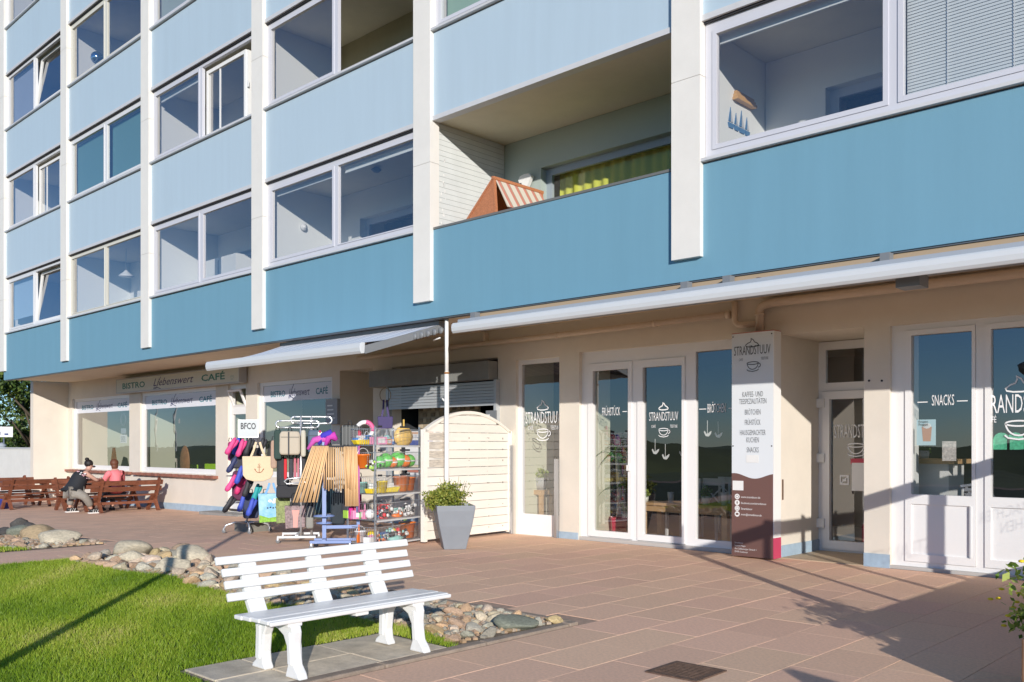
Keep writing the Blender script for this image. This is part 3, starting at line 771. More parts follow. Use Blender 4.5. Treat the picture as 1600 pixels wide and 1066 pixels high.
def blades(name, n, sampler, hmin, hmax, wid, seed, label):
    g = np.random.default_rng(seed)
    P = sampler(g, n); n = len(P)
    h = g.uniform(hmin, hmax, n); a = g.uniform(0, 2 * pi, n); ln = g.uniform(0.1, .9, n) * h; la = g.uniform(0, 2 * pi, n)
    w = wid * g.uniform(.6, 1.3, n)
    v = np.zeros((n, 3, 3))
    v[:, 0] = P; v[:, 0, 0] -= np.cos(a) * w; v[:, 0, 1] -= np.sin(a) * w
    v[:, 1] = P; v[:, 1, 0] += np.cos(a) * w; v[:, 1, 1] += np.sin(a) * w
    v[:, 2] = P; v[:, 2, 0] += np.cos(la) * ln; v[:, 2, 1] += np.sin(la) * ln; v[:, 2, 2] += h
    me = bpy.data.meshes.new(name); me.vertices.add(n * 3); me.vertices.foreach_set('co', v.reshape(-1).astype(np.float32))
    me.loops.add(n * 3); me.loops.foreach_set('vertex_index', np.arange(n * 3, dtype=np.int32))
    me.polygons.add(n); me.polygons.foreach_set('loop_start', np.arange(0, n * 3, 3, dtype=np.int32)); me.polygons.foreach_set('loop_total', np.full(n, 3, dtype=np.int32))
    me.update()
    at = me.attributes.new('tone', 'FLOAT', 'POINT')
    patch = .5 + .22 * np.sin(P[:, 0] * 2.1 + 1.3 * np.sin(P[:, 1] * 1.7)) + .18 * np.sin(P[:, 1] * 3.3 + 2 * np.sin(P[:, 0] * 1.1)) + .1 * np.sin(P[:, 0] * 7 + P[:, 1] * 9)
    tone = np.clip(.62 * patch + .5 * g.uniform(0, 1, n) - .06, 0, 1)
    at.data.foreach_set('value', np.repeat(tone, 3).astype(np.float32))
    me.materials.append(m_)
    o = bpy.data.objects.new(name, me); COL.objects.link(o); tag(o, label, 'grass', kind='stuff'); return o
def samp(xa, xb, ya, frame=True, power=1.0):
    def f(g, n):
        N_ = n * 4; x = g.uniform(xa, xb, N_); y = g.uniform(ya, 5.2, N_)
        top = 4.88 + .10 * np.sin(x * 1.7) + .05 * np.sin(x * 4.1) + g.uniform(-.04, .06, N_)
        D = x * FX + y * FY; lat = x * RX + y * RY
        k = (y < top) & (D > 1.8)
        # bench pad stays bare
        k &= ~((x > -5.95) & (y > 2.92) & (y < 4.72))
        u = 800 + lat / np.maximum(D, .1) * FPX; v_ = 696 + EYE / np.maximum(D, .1) * FPX
        k &= (u > -900) & (u < 1100) & (v_ < 1500)
        k &= g.uniform(0, 1, N_) < np.clip((7.5 / np.maximum(D, .1)) ** power, 0, 1)
        x, y = x[k][:n], y[k][:n]
        z = np.array([gz(q) for q in x])
        return np.stack([x, y, z - .004], 1)
    return f
blades('lawn_grass', 360000, samp(-12.9, -5.14, -2.5), .022, .05, .0035, 1, 'short green lawn grass beside the white bench')
blades('lawn_grass', 30000, samp(-24, -14.6, 2.5, power=.5), .03, .06, .006, 2, 'strip of lawn beyond the narrow path on the far left')
def samp_pad(g, n):
    x = g.choice([-5.17, -5.95, -5.6, -5.4], n) + g.normal(0, .02, n); y = g.uniform(2.5, 4.9, n)
    return np.stack([x, y, np.full(n, .0)], 1)[:n // 1]
# kerb stones along the lawn edge
M_KERB = mat('kerb_concrete', (.30, .235, .18), .9, nz=.2, ns=9, bump=.5, bs=60, var=.12)
KERB = tstruct(MB().box(XK - .045, XK + .045, -6, 6.2, -.06, -.012).build('kerb', M_KERB))
y = -5.0; k = 0
while y < 6.1:
    l = min(1.0, 6.12 - y); q = MB(); q.box(XK - .05, XK + .05, y + .004, y + l - .004, -.05, .022 + rs.uniform(-.004, .004))
    q.build('kerb_stone', M_KERB, KERB, bevel=.01); y += 1.0
x = XK - .06
while x > -12.9:
    q = MB(); q.box(x - .99, x - .004, 6.08, 6.16, -.05, .016 + rs.uniform(-.004, .004)); q.build('kerb_stone', M_KERB, KERB, bevel=.01); x -= 1.0
# bench pad slabs
PAD = tstruct(MB().box(-5.93, XK - .052, 2.95, 4.7, -.04, .004).build('bench_pad', M_KERB))
M_PADS = mat('pad_slab', (.64, .55, .42), .9, nz=.22, ns=7, bump=.4, bs=50, var=.12)
ys_ = [2.97, 3.4, 4.05, 4.68]
for a, c in zip(ys_[:-1], ys_[1:]):
    MB().box(-5.92, -5.50, a + .005, c - .005, -.03, .014 + rs.uniform(-.004, .004)).build('pad_slab', M_PADS, PAD, bevel=.006)
    MB().box(-5.49, XK - .056, a + .005, c - .005, -.03, .015 + rs.uniform(-.004, .004)).build('pad_slab', M_PADS, PAD, bevel=.006)

# ------------------------------------------------------------------ stone beds
def stone_mesh(seed, rough=.22, sub=2, flat=.7, name='stone', mt=None):
    r_ = random.Random(seed); bm = bmesh.new(); bmesh.ops.create_icosphere(bm, subdivisions=sub, radius=1)
    cuts = [(Vector((r_.gauss(0, 1), r_.gauss(0, 1), r_.gauss(0, 1))).normalized(), r_.uniform(.42, .8)) for _ in range(9)]
    for v in bm.verts:
        for n_, d in cuts:
            t = v.co.dot(n_)
            if t > d: v.co -= n_ * (t - d) * .85
        v.co += v.co.normalized() * r_.uniform(-rough, rough) * .12
    for v in bm.verts: v.co.z *= flat
    me = bpy.data.meshes.new(name); bm.to_mesh(me); bm.free()
    for p in me.polygons: p.use_smooth = sub > 2
    me.materials.append(mt); return me
M_ST = [mat('stone_ochre', (.52, .37, .20), .85, nz=.3, ns=5, bump=.4, bs=15, var=.28, hsvar=.02),
        mat('stone_grey', (.40, .37, .29), .85, nz=.3, ns=5, bump=.4, bs=15, var=.3, hsvar=.02),
        mat('stone_tan', (.56, .46, .33), .85, nz=.25, ns=5, bump=.4, bs=15, var=.22, hsvar=.02),
        mat('stone_red', (.44, .30, .20), .85, nz=.3, ns=5, bump=.4, bs=15, var=.25)]
SM = [stone_mesh(s, mt=M_ST[s % 4]) for s in range(12)]
M_BED = mat('bed_gravel_base', (.20, .15, .10), .95, nz=.5, ns=25, bump=.8, bs=60)
def bed(xa, xb, name):
    q = MB(); xs_ = np.linspace(xa, xb, 16)
    for k in range(15):
        a, c = xs_[k], xs_[k + 1]
        q.add([(a, lawn_top(a) - .05, gz(a) - .001), (c, lawn_top(c) - .05, gz(c) - .001), (c, 6.08, gz(c) - .001), (a, 6.08, gz(a) - .001)], [(0, 1, 2, 3)])
    return tstruct(q.build(name, M_BED))
BED1 = bed(-12.9, XK - .05, 'stone_bed'); BED2 = bed(-22.5, -14.6, 'stone_bed')
def scatter(bed_, xa, xb, n, smin, smax, seed):
    r_ = random.Random(seed); pts = []; out = []
    tries = 0
    while len(out) < n and tries < n * 40:
        tries += 1
        x = r_.uniform(xa, xb); y = r_.uniform(lawn_top(x) + .03, 6.02)
        s = r_.uniform(smin, smax)
        if any((x - p[0]) ** 2 + (y - p[1]) ** 2 < (.8 * (s + p[2])) ** 2 for p in pts): continue
        pts.append((x, y, s)); out.append((x, y, s))
    for x, y, s in out:
        inst('stone', SM[r_.randrange(12)], bed_, (x, y, gz(x) + s * .25), (r_.uniform(-.4, .4), r_.uniform(-.4, .4), r_.uniform(0, 6.3)), (s * r_.uniform(.85, 1.35), s * r_.uniform(.7, 1.0), s * r_.uniform(.7, 1.0)))
    return pts
scatter(BED1, -8.2, -5.2, 175, .045, .10, 5)
scatter(BED1, -12.8, -8.2, 120, .07, .14, 6)
scatter(BED2, -19, -14.8, 60, .07, .12, 8)
# small gravel between: joined, too small to pick out
def gravel(bed_, xa, xb, n, seed, s0=.018, s1=.035):
    r_ = random.Random(seed); q = MB(); q.mats = M_ST[:]
    for _ in range(n):
        x = r_.uniform(xa, xb); y = r_.uniform(lawn_top(x), 6.06); s = r_.uniform(s0, s1); z = gz(x) + .006
        q.cur = r_.randrange(4); a = r_.uniform(0, 6.3)
        base = [(x + s * cos(a + k * 2.1) * r_.uniform(.7, 1.2), y + s * sin(a + k * 2.1) * r_.uniform(.7, 1.2), z - .01) for k in range(3)]
        mid = [(x + s * cos(a + k * 1.57) * r_.uniform(.7, 1.2), y + s * sin(a + k * 1.57) * r_.uniform(.7, 1.2), z + s * .35) for k in range(4)]
        top = (x, y, z + s * r_.uniform(.6, .9))
        bb = [(v[0], v[1], z - .01) for v in mid]
        q.add(bb + mid + [top], [(k, (k + 1) % 4, 4 + (k + 1) % 4, 4 + k) for k in range(4)] + [(4 + k, 4 + (k + 1) % 4, 8) for k in range(4)])
    o = q.build('gravel', None, bed_); o['kind'] = 'stuff'
gravel(BED1, -12.8, -5.2, 3600, 2); gravel(BED2, -19, -14.7, 1100, 3, .025, .05)
# boulders
M_BO = mat('boulder_granite', (.48, .42, .31), .85, nz=.3, ns=7, bump=.5, bs=14, var=.15)
M_BOG = mat('boulder_green', (.20, .21, .16), .8, nz=.35, ns=9, bump=.5, bs=16)
M_BOD = mat('boulder_dark', (.07, .065, .06), .8, nz=.3, ns=7, bump=.5, bs=14)
BO = [(803, 982, .27, .15, M_BOG, 'large dark green boulder at the pointed right end of the stone bed'),
      (200, 868, .46, .24, M_BO, 'long pale boulder at the far left end of the stone bed by the lawn'),
      (208, 880, .27, .2, M_BO, 'grey boulder in front of the long pale boulder'),
      (300, 880, .38, .26, M_BO, 'rounded pale boulder in the middle of the stone bed beside the pole shadow'),
      (268, 893, .34, .2, M_BO, 'low flat boulder in front of the rounded pale boulder'),
      (285, 868, .2, .2, mat('boulder_brown', (.30, .22, .15), .85, nz=.3, ns=7, bump=.5, bs=14), 'brown boulder with a dark side behind the rounded pale boulder'),
      (70, 842, .62, .26, mat('boulder_ochre', (.42, .31, .18), .85, nz=.3, ns=7, bump=.5, bs=14), 'broad ochre boulder in the far bed beyond the path'),
      (93, 848, .5, .22, M_BO, 'low pale boulder in front of the broad ochre boulder'),
      (34, 829, .28, .34, M_BOD, 'near black rounded boulder standing tallest in the far bed'),
      (49, 832, .24, .22, M_BOD, 'small dark boulder right of the tallest black boulder'),
      (30, 838, .32, .22, M_BOG, 'greenish dark boulder below the tallest black boulder'),
      (4, 838, .3, .2, M_BOD, 'dark boulder cut by the left edge of the photo')]
for k, (px_, py_, rr, hh, mt, lb) in enumerate(BO):
    p = gnd(px_, py_); rr *= .82; hh *= .72; me = stone_mesh(40 + k, .25, 3, 1.0, 'boulder', mt)
    o = inst('boulder', me, None, (p.x, p.y, p.z + hh * .35), (0, 0, rs.uniform(-.4, .4) + A), (rr, rr * .65, hh)); tag(o, lb, 'boulder')

# ------------------------------------------------------------------ drain grate
g0 = gnd(1072, 1050)
t = thing('drain_grate', 'rusty square drain grate set in the paving with grass round its edge', 'drain', (g0.x, g0.y, .004), 0.02)
M_RUST = mat('rusty_iron', (.16, .10, .07), .8, metal=.3, nz=.4, ns=20)
q = MB(); q.holed(-.2, .2, -.2, .2, [(-.165, .165, -.165, .165)], -.03, .006); q.xf(Matrix(((1,0,0,0),(0,0,-1,0),(0,1,0,0),(0,0,0,1)))) 
q.v = [(a, b_, c) for a, b_, c in q.v]; q.xf(Matrix.Rotation(pi, 4, 'X')) if False else None
q.build('grate_frame', M_RUST, t, fixn=True)
MB().box(-.165, .165, -.165, .165, -.04, -.03).build('pit', M_DARK, t)
for k in range(9): MB().box(-.165, .165, -.155 + k * .036, -.137 + k * .036, -.02, .004).build('bar', M_RUST, t)
# ------------------------------------------------------------------ awnings, pipes, pole, kiosk
M_STRIPE = bpy.data.materials.new('striped_awning_cloth'); M_STRIPE.use_nodes = True
nt = M_STRIPE.node_tree; bs_ = nt.nodes['Principled BSDF']; tc = nt.nodes.new('ShaderNodeTexCoord'); sp = nt.nodes.new('ShaderNodeSeparateXYZ')
ml = nt.nodes.new('ShaderNodeMath'); ml.operation = 'MULTIPLY'; ml.inputs[1].default_value = 2.6
fr_n = nt.nodes.new('ShaderNodeMath'); fr_n.operation = 'FRACT'; cr = nt.nodes.new('ShaderNodeValToRGB'); cr.color_ramp.interpolation = 'CONSTANT'
for e, (p_, c) in zip([cr.color_ramp.elements[0], cr.color_ramp.elements[1]], ((0, (.78, .79, .82, 1)), (.4, (.38, .43, .55, 1)))): e.position = p_; e.color = c
for p_, c in ((.5, (.78, .79, .82, 1)), (.58, (.38, .43, .55, 1)), (.66, (.78, .79, .82, 1)), (.86, (.45, .49, .58, 1))):
    e = cr.color_ramp.elements.new(p_); e.color = c
nt.links.new(tc.outputs['Object'], sp.inputs[0]); nt.links.new(sp.outputs[0], ml.inputs[0]); nt.links.new(ml.outputs[0], fr_n.inputs[0]); nt.links.new(fr_n.outputs[0], cr.inputs[0]); nt.links.new(cr.outputs[0], bs_.inputs['Base Color']); bs_.inputs['Roughness'].default_value = .8
M_AWN = mat('awning_white_metal', (.62, .64, .65), .35, nz=.02, ns=3)
M_AWG = mat('awning_grey_metal', (.20, .21, .22), .5)
def front_bar(x0, x1, Y, z0, z1, parent):
    h = z1 - z0; zc = (z0 + z1) / 2
    pr = [(-.035, h / 2 - .01), (-.06, h * .3), (-.068, 0), (-.06, -h * .3), (-.035, -h / 2), (.02, -h / 2 + .01), (.03, h / 2 - .01)]
    q = MB(); n = len(pr)
    for k in range(1): pass
    vs = [(x0, Y + a, zc + c) for a, c in pr] + [(x1, Y + a, zc + c) for a, c in pr]
    q.add(vs, [tuple(range(n - 1, -1, -1)), tuple(range(n, 2 * n))] + [(i, (i + 1) % n, n + (i + 1) % n, n + i) for i in range(n)])
    return q.build('front_bar', M_AWN, parent, world=True, fixn=True, bevel=.006)
# extended bistro awning
YF, YBK = 8.33, 9.86
ax0, ax1 = onY(326, YF), onY(568, YF)
AW = thing('awning', 'extended awning with pale striped cloth sloping out over the bistro windows', 'awning', (ax0, YBK, 3.45), group='awnings along the shop fronts')
front_bar(ax0, ax1, YF, 2.92, 3.10, AW)
q = MB(); n = 14
for k in range(n):
    t0, t1 = k / n, (k + 1) / n
    s0, s1 = -.05 * sin(pi * t0), -.05 * sin(pi * t1)
    y0, y1 = YF + .02 + (YBK - YF) * t0, YF + .02 + (YBK - YF) * t1; z0, z1 = 3.09 + .42 * t0 + s0, 3.09 + .42 * t1 + s1
    q.add([(ax0 + .03, y0, z0), (ax1 - .03, y0, z0), (ax1 - .03, y1, z1), (ax0 + .03, y1, z1)], [(0, 1, 2, 3)])
    q.add([(ax0 + .03, y0, z0 - .004), (ax1 - .03, y0, z0 - .004), (ax1 - .03, y1, z1 - .004), (ax0 + .03, y1, z1 - .004)], [(3, 2, 1, 0)])
q.sm = True; q.build('cloth', M_STRIPE, AW, world=True)
q = MB().box(ax0, ax1, YBK - .02, YBK + .12, 3.42, 3.56); q.build('cassette', M_AWG, AW, world=True)
for xa, dx in ((ax0 + .7, .9), (ax1 - .1, -.9)):
    q = MB().bar((xa, YBK, 3.42), (xa + dx, (YF + YBK) / 2 + .1, 3.2), .06, .08).bar((xa + dx, (YF + YBK) / 2 + .1, 3.2), (xa, YF + .04, 2.98), .05, .07)
    q.build('folding_arm', M_AWG, AW, world=True)
q = MB().bar((ax1 - .02, YBK + .05, 3.45), (ax1 - .02, YF + .02, 2.98), .03, .12); q.build('side_arm', M_AWG, AW, world=True)
q = MB()
for k in range(5): q.lathe((ax1 + .04 - k * .01, YBK - .02 - k * .13, 3.40 - k * .035), [(.045, -.02), (.06, 0), (.045, .02)], 8, axis='y')
o = q.build('bracket_coil', M_AWG, AW, world=True); o['kind'] = 'stuff'
MB().tube([(ax1 - .05, YBK - .1, 3.24), (ax1 + .12, YBK - .1, 3.27)], .012, 6).build('crank_eye', M_WHITE, AW, world=True)
# long rolled awning
YF2 = 9.28
bx0, bx1 = onY(710, YF2), 3.6
AW2 = thing('awning', 'long rolled in white awning running above the cafe doors and snack window', 'awning', (bx0, 9.7, 3.4), group='awnings along the shop fronts')
front_bar(bx0, bx1, YF2, 3.22, 3.385, AW2)
M_AWF = mat('awning_roll_grey', (.34, .37, .41), .6)
q = MB().box(bx0 + .04, bx1, YF2 + .03, 9.66, 3.30, 3.43); q.build('rolled_cloth', M_AWF, AW2, world=True)
q = MB().box(bx0 + .02, bx1, 9.66, 9.9, 3.32, 3.46); q.build('cassette', M_AWG, AW2, world=True)
for px_ in (742, 1072, 1138, 1385):
    X = onY(px_, 9.6); MB().box(X - .05, X + .05, 9.55, 9.66, 3.44, 3.56).build('bracket', M_AWG, AW2, world=True)
for px_ in (1038, 1186):
    X = onY(px_, 9.5); MB().lathe((X, 9.5, 3.44), [(.06, -.03), (.07, 0), (.03, .03)], 10).build('bearing', mat('bearing_brown', (.15, .06, .04), .5), AW2, world=True)
X = onY(1418, 9.5); MB().box(X - .12, X + .12, 9.5, 9.75, 3.17, 3.30).build('motor_box', M_AWG, AW2, world=True)
MB().box(bx0 + .02, bx1, 9.69, 9.70, 3.461, 3.56).build('light_block_board', mat('tan_board', (.42, .31, .20), .8), AW2, world=True)  # added board: keeps sun out of the gap, tan stands in for lit soffit
MB().box(ax0, ax1, 9.985, 10.0, 3.40, 3.598).build('light_block_board', M_SOFFIT, AW, world=True)  # added board closing the gap under the soffit against leaking sunlight
# drain pipes on the wall
M_PIPE = mat('beige_pipe', (.66, .55, .43), .55, nz=.05, ns=4)
PIPE = thing('drain_pipe', 'beige drain pipe running along the top of the shop wall with stepped bends', 'pipe', (WX(560), YW, 3.3))
Yp = YW - .09
def zp(px, py): return zat(px, py, Yp)
def xp(px): return onY(px, Yp)
zr = 3.40
MB().tube([(xp(560), Yp, 3.36), (xp(840), Yp, 3.385), (xp(1138), Yp, 3.41)], .045, 8).build('pipe_run', M_PIPE, PIPE, world=True)
MB().tube([(xp(1148), Yp, 3.58), (xp(1148), Yp, 3.36), (xp(1149), Yp, 3.29), (xp(1154), Yp, 3.25), (xp(1164), Yp, 3.24), (xp(1182), Yp, 3.24)], .045, 8).build('pipe_bend', M_PIPE, PIPE, world=True)
MB().tube([(xp(1187), Yp, 3.12), (xp(1187), Yp, 3.42), (xp(1190), Yp, 3.47), (xp(1198), Yp, 3.50), (xp(1216), Yp, 3.51), (1.5, Yp, 3.52)], .06, 10).build('pipe_run', M_PIPE, PIPE, world=True)
for px_, r in ((1138, .058), (870, .055), (1024, .055), (705, .055)): MB().lathe((xp(px_), Yp, 3.385 + (px_ - 840) * .00008), [(r, -.03), (r, .03)], 10, axis='x').build('pipe_collar', M_PIPE, PIPE, world=True)
MB().lathe((xp(1187), Yp, 3.36), [(.072, -.02), (.072, .02)], 12).build('pipe_collar', M_PIPE, PIPE, world=True)
for px_ in (757,): MB().box(xp(px_) - .02, xp(px_) + .02, Yp - .02, YW, 3.4, 3.58).build('hanger', M_PIPE, PIPE, world=True)
# white pole
YPo = 9.78; X = onY(698, YPo)
PO = thing('pole', 'slim white pole rising beside the arched gate up to the soffit', 'pole', (X, YPo, 0))
MB().tube([(0, 0, 0), (0, 0, 2.72)], .038, 10).build('lower_tube', M_WHITE, PO)
MB().tube([(0, 0, 2.70), (0, 0, 3.6)], .031, 10).build('upper_tube', M_WHITE, PO)
MB().lathe((0, 0, 2.70), [(.042, -.015), (.042, .015)], 10).build('rusty_joint', mat('rust_ring', (.35, .16, .05), .8), PO)
MB().bar((0, 0, 2.22), (-.08, -.02, 2.30), .02, .02).build('hook', M_WHITE, PO)
# kiosk roller shutter
o = OP['kiosk']; kx0 = WX(591)
SH = thing('roller_shutter', 'half lowered grey roller shutter over the beach shop counter window', 'shutter', (kx0, YW, 2.4))
M_SHB = mat('shutter_housing', (.235, .24, .225), .55, nz=.1, ns=4)
M_SHS = mat('shutter_slat', (.52, .54, .55), .45, metal=.3)
MB().box(kx0, o[1], YW - .24, YW - .004, 2.72, 3.05).build('housing', M_SHB, SH, world=True, bevel=.012)
z = 2.70
for k in range(8):
    MB().box(o[0] + .02, o[1] - .02, YW - .09 - (k % 2) * .002, YW - .07, z - .052, z - .004).build('slat', M_SHS, SH, world=True); z -= .055
MB().box(o[0] - .06, o[0] + .01, YW - .1, YW - .002, .95, 2.72).build('guide_rail', M_SHS, SH, world=True)
MB().box(o[1] - .01, o[1] + .05, YW - .1, YW - .002, .95, 2.72).build('guide_rail', M_SHS, SH, world=True)
# kiosk counter and goods rack behind it
MB().box(o[0], o[1], YW - .02, YW + .35, .93, .97).build('counter', M_TRIM, BLD, world=True)
CD = thing('postcard_rack', 'tall rack of small beige cards behind the shop counter', 'rack', (o[0] + .7, YW + .5, .97))
MB().box(o[0] + .1, o[0] + 1.9, YW + .62, YW + .65, .97, 2.4).build('back_board', mat('card_board', (.45, .38, .28), .8), CD, world=True)
M_CARDS = [mat('card_a', (.55, .45, .32), .7, var=.3), mat('card_b', (.30, .24, .17), .7, var=.3)]
cme = [MB().box(-.05, .05, -.012, .0, -.04, .04).mesh('card', m_) for m_ in M_CARDS]
for r in range(10):
    for c in range(14): inst('card', cme[(r * 3 + c) % 2], CD, (o[0] + .2 + c * .125 - CD.location.x, .11, .28 + r * .115), (rs.uniform(-.2, .1), 0, 0))
MG = thing('magazine_stack', 'stack of magazines with blue and white covers on the shop counter', 'magazines', (onY(655, YW), YW + .1, .97))
X = MG.location.x
q = MB().m(M_WHITE).box(-.42, .42, -.1, .12, 0.2, .86).m(mat('magazine_blue', (.05, .10, .38), .6)).box(-.40, .40, -.104, -.1, .58, .68).m(mat('magazine_orange', (.70, .42, .28), .6)).box(-.42, .42, -.104, -.1, .80, .84)
q.build('display_board', None, MG); ltext('ZEITUNGEN', 0, .72, -.106, .05, mat('magazine_blue', (.05, .10, .38), .6), MG, w=.55)
for k in range(4): MB().box(-.4 + k * .02, .4, -.08, .1, .0 + k * .05, .045 + k * .05).build('magazine', mat('magazine_%s' % 'abcd'[k], [(.7, .7, .7), (.5, .2, .15), (.2, .3, .5), (.8, .7, .5)][k], .6), MG)
NB = thing('notice_board', 'small grey notice board hanging at the right side of the shutter', 'board', (onY(769, YW - .1), YW - .1, 1.9))
MB().box(-.13, .13, -.03, -.01, -.05, .27).build('panel', M_AWG, NB); MB().box(-.1, -.03, -.034, -.03, .05, .2).build('notice', M_WHITE, NB)
VB = thing('notice_board', 'framed grey price board on the wall right of the third bistro window', 'board', (onY(520, YW - .06), YW - .06, 2.0))
MB().box(-.22, .2, -.03, .05, .0, .55).build('panel', mat('board_grey', (.36, .36, .37), .5), VB)
for k in range(4): MB().box(-.16, .12 - k * .03, -.034, -.03, .12 + k * .09, .15 + k * .09).build('text_line', M_WHITE, VB)

# ------------------------------------------------------------------ arched wooden gate
GX0 = Vector((-10.86, 9.43)); GX1 = Vector((-11.04, 11.56)); gd = (GX1 - GX0); GL = gd.length; ga = atan2(gd.y, gd.x)
GATE = thing('gate', 'weathered cream wooden gate of horizontal boards with an arched top', 'gate', (GX0.x, GX0.y, .0), ga)
M_GATE = mat('cream_wood', (.86, .81, .72), .65, nz=.05, ns=6, bump=.2, bs=30, stretch=(.2, 1, 1), var=.04)
M_GPEEL = mat('peeling_paint', (.36, .32, .27), .8, nz=.5, ns=14, col2=(.74, .66, .55), stretch=(.6, 1, 5))
def arch(x): return 1.80 + .32 * (1 - ((x - GL / 2) / (GL / 2)) ** 2)
bh = .142; z = .06; k = 0
while z < 2.1:
    z1 = z + bh - .008
    segs = [.06 + (GL - .12) * q_ / 4 for q_ in range(5)]
    # boards run over the whole width, cut by the arch
    xs_ = [x for x in np.linspace(.03, GL - .03, 25) if arch(x) - .05 > z]
    if len(xs_) > 1:
        a, c = xs_[0], xs_[-1]
        q = MB(); top = [(x, min(z1, arch(x) - .04)) for x in np.linspace(a, c, 10)]
        q.prism([(a, z), (c, z)] + [(x, zz) for x, zz in top[::-1]], -.012 - (.004 if k % 2 else 0), .010)
        q.build('board', M_GATE, GATE, fixn=True)
        if 8 <= k <= 11: MB().box(.10, .52, -.0185, -.0165, z + .012, z1 - .01).build('bare_patch', M_GPEEL, GATE)
    z += bh; k += 1
for x in (.03, .56, 1.07, 1.56, GL - .03):
    MB().box(x - .022, x + .022, .012, .045, .05, arch(x) - .05).build('upright', M_GATE, GATE)
for x in (.005, GL - .005): MB().box(x - .035, x + .035, -.035, .045, .03, 1.80).build('stile', M_GATE, GATE)
q = MB(); n = 16
for k in range(n):
    a, c = GL * k / n, GL * (k + 1) / n
    q.add([(a, -.035, arch(a) - .05), (c, -.035, arch(c) - .05), (c, -.035, arch(c) + .0), (a, -.035, arch(a)), (a, .045, arch(a) - .05), (c, .045, arch(c) - .05), (c, .045, arch(c)), (a, .045, arch(a))],
          [(0, 1, 2, 3), (3, 2, 6, 7), (5, 4, 7, 6), (0, 4, 5, 1)])
q.build('arch_rail', M_GATE, GATE)
q = MB(); r_ = random.Random(4)
for x in (1.05, 1.52, 1.56, GL - .03, GL - .2):
    for k in range(9):
        if r_.random() < .7: q.box(x - .006, x + .006, -.0205, -.0165, .15 + k * .19 + r_.uniform(-.02, .02), .163 + k * .19)
o = q.build('screw_heads', M_RUST, GATE); o['kind'] = 'stuff'
# posts beside the gate and window
for px_, h, lb in ((801, 1.55, 'short galvanised post between the gate and the narrow cafe window'), (872, 1.32, 'short galvanised post at the right side of the narrow cafe window')):
    X = WX(px_); o = MB().box(-.025, .025, -.03, .03, 0, h).build('metal_post', M_METAL); o.location = (X, YW - .045, 0); tag(o, lb, 'post')

# ------------------------------------------------------------------ STRANDSTUUV pillar sign
sY = 11.27
sx0, sx1 = onY(1143.5, sY), onY(1208, sY)
W = sx1 - sx0
z0, z1 = zat(1176, 873, sY), zat(1176, 519.5, sY)
PS = thing('pillar_sign', 'tall white and brown pillar sign reading STRANDSTUUV beside the cafe entrance', 'sign', (sx0, sY, max(0, z0)))
H = z1 - max(0, z0)
M_SBR = mat('sign_brown', (.165, .085, .07), .5)
M_SWH = mat('sign_white', (.74, .77, .79), .4)
wav = lambda x: .96 + .05 * sin(2 * pi * (x / W) + .6) * (1 if x < W * .6 else .6)
q = MB().box(0, W, .0, .03, .02, H); q.build('face_panel', M_SWH, PS)
q = MB(); nn = 16
q.prism([(0, .02), (W, .02)] + [(W * k / nn, H * .365 + .035 * sin(2 * pi * (k / nn) + 1.2)) for k in range(nn, -1, -1)], -.003, .0)
q.build('brown_field', M_SBR, PS)
MB().box(W - .0, W + .012, .0, .2, .3, H).build('side_panel', M_WHITE, PS)
MB().box(W - .0, W + .014, -.001, .2, .02, .3).build('side_foot', mat('red_side', (.55, .06, .13), .5), PS)
MB().box(0, W, .03, .2, .02, H - .01).build('sign_core', M_WHITE, PS)
MB().box(0, W + .014, .0, .2, H, H + .01).build('top_edge', mat('red_edge', (.45, .10, .06), .5), PS)
M_SINK = mat('sign_ink', (.10, .11, .12), .6)
u = lambda py: (zat(1176, py, sY) - max(0, z0))
ltext('STRANDSTUUV', W / 2, u(554), -.004, .125, M_SINK, PS, w=W * .88)
cup_logo(W / 2 + .01, u(570), -.004, .085, M_SINK, PS, cream=False)
q = MB(); q.ribbon([(W / 2 + x * .1, u(541) + z * .09) for x, z in [(-.9, 0), (-1.0, .2), (-.6, .5), (-.25, .62), (-.1, .95), (-.2, 1.2), (.15, 1.0), (.4, .6), (.8, .4), (1.0, .15), (.9, 0), (.3, -.1), (-.4, -.1)]], .012, -.004, True); q.build('cream_emblem', M_SINK, PS)
ltext('CAFÉ', W * .23, u(563), -.004, .035, M_AWG, PS, w=.06); ltext('TEESTUBE', W * .8, u(563), -.004, .035, M_AWG, PS, w=.11)
M_SGR = mat('sign_grey_ink', (.22, .23, .24), .6)
for body, py, wd in (('KAFFEE- UND', 620, .5), ('TEESPEZIALITÄTEN', 631, .66), ('BRÖTCHEN', 648, .38), ('FRÜHSTÜCK', 664, .38), ('HAUSGEMACHTER', 680, .62), ('KUCHEN', 691.5, .30), ('SNACKS', 707, .29)):
    ltext(body, W / 2 + .01, u(py), -.004, .072, M_SGR, PS, w=W * wd)
MB().box(W * .36, W * .66, -.0045, -.003, u(723), u(711)).build('patch', M_WHITE, PS)
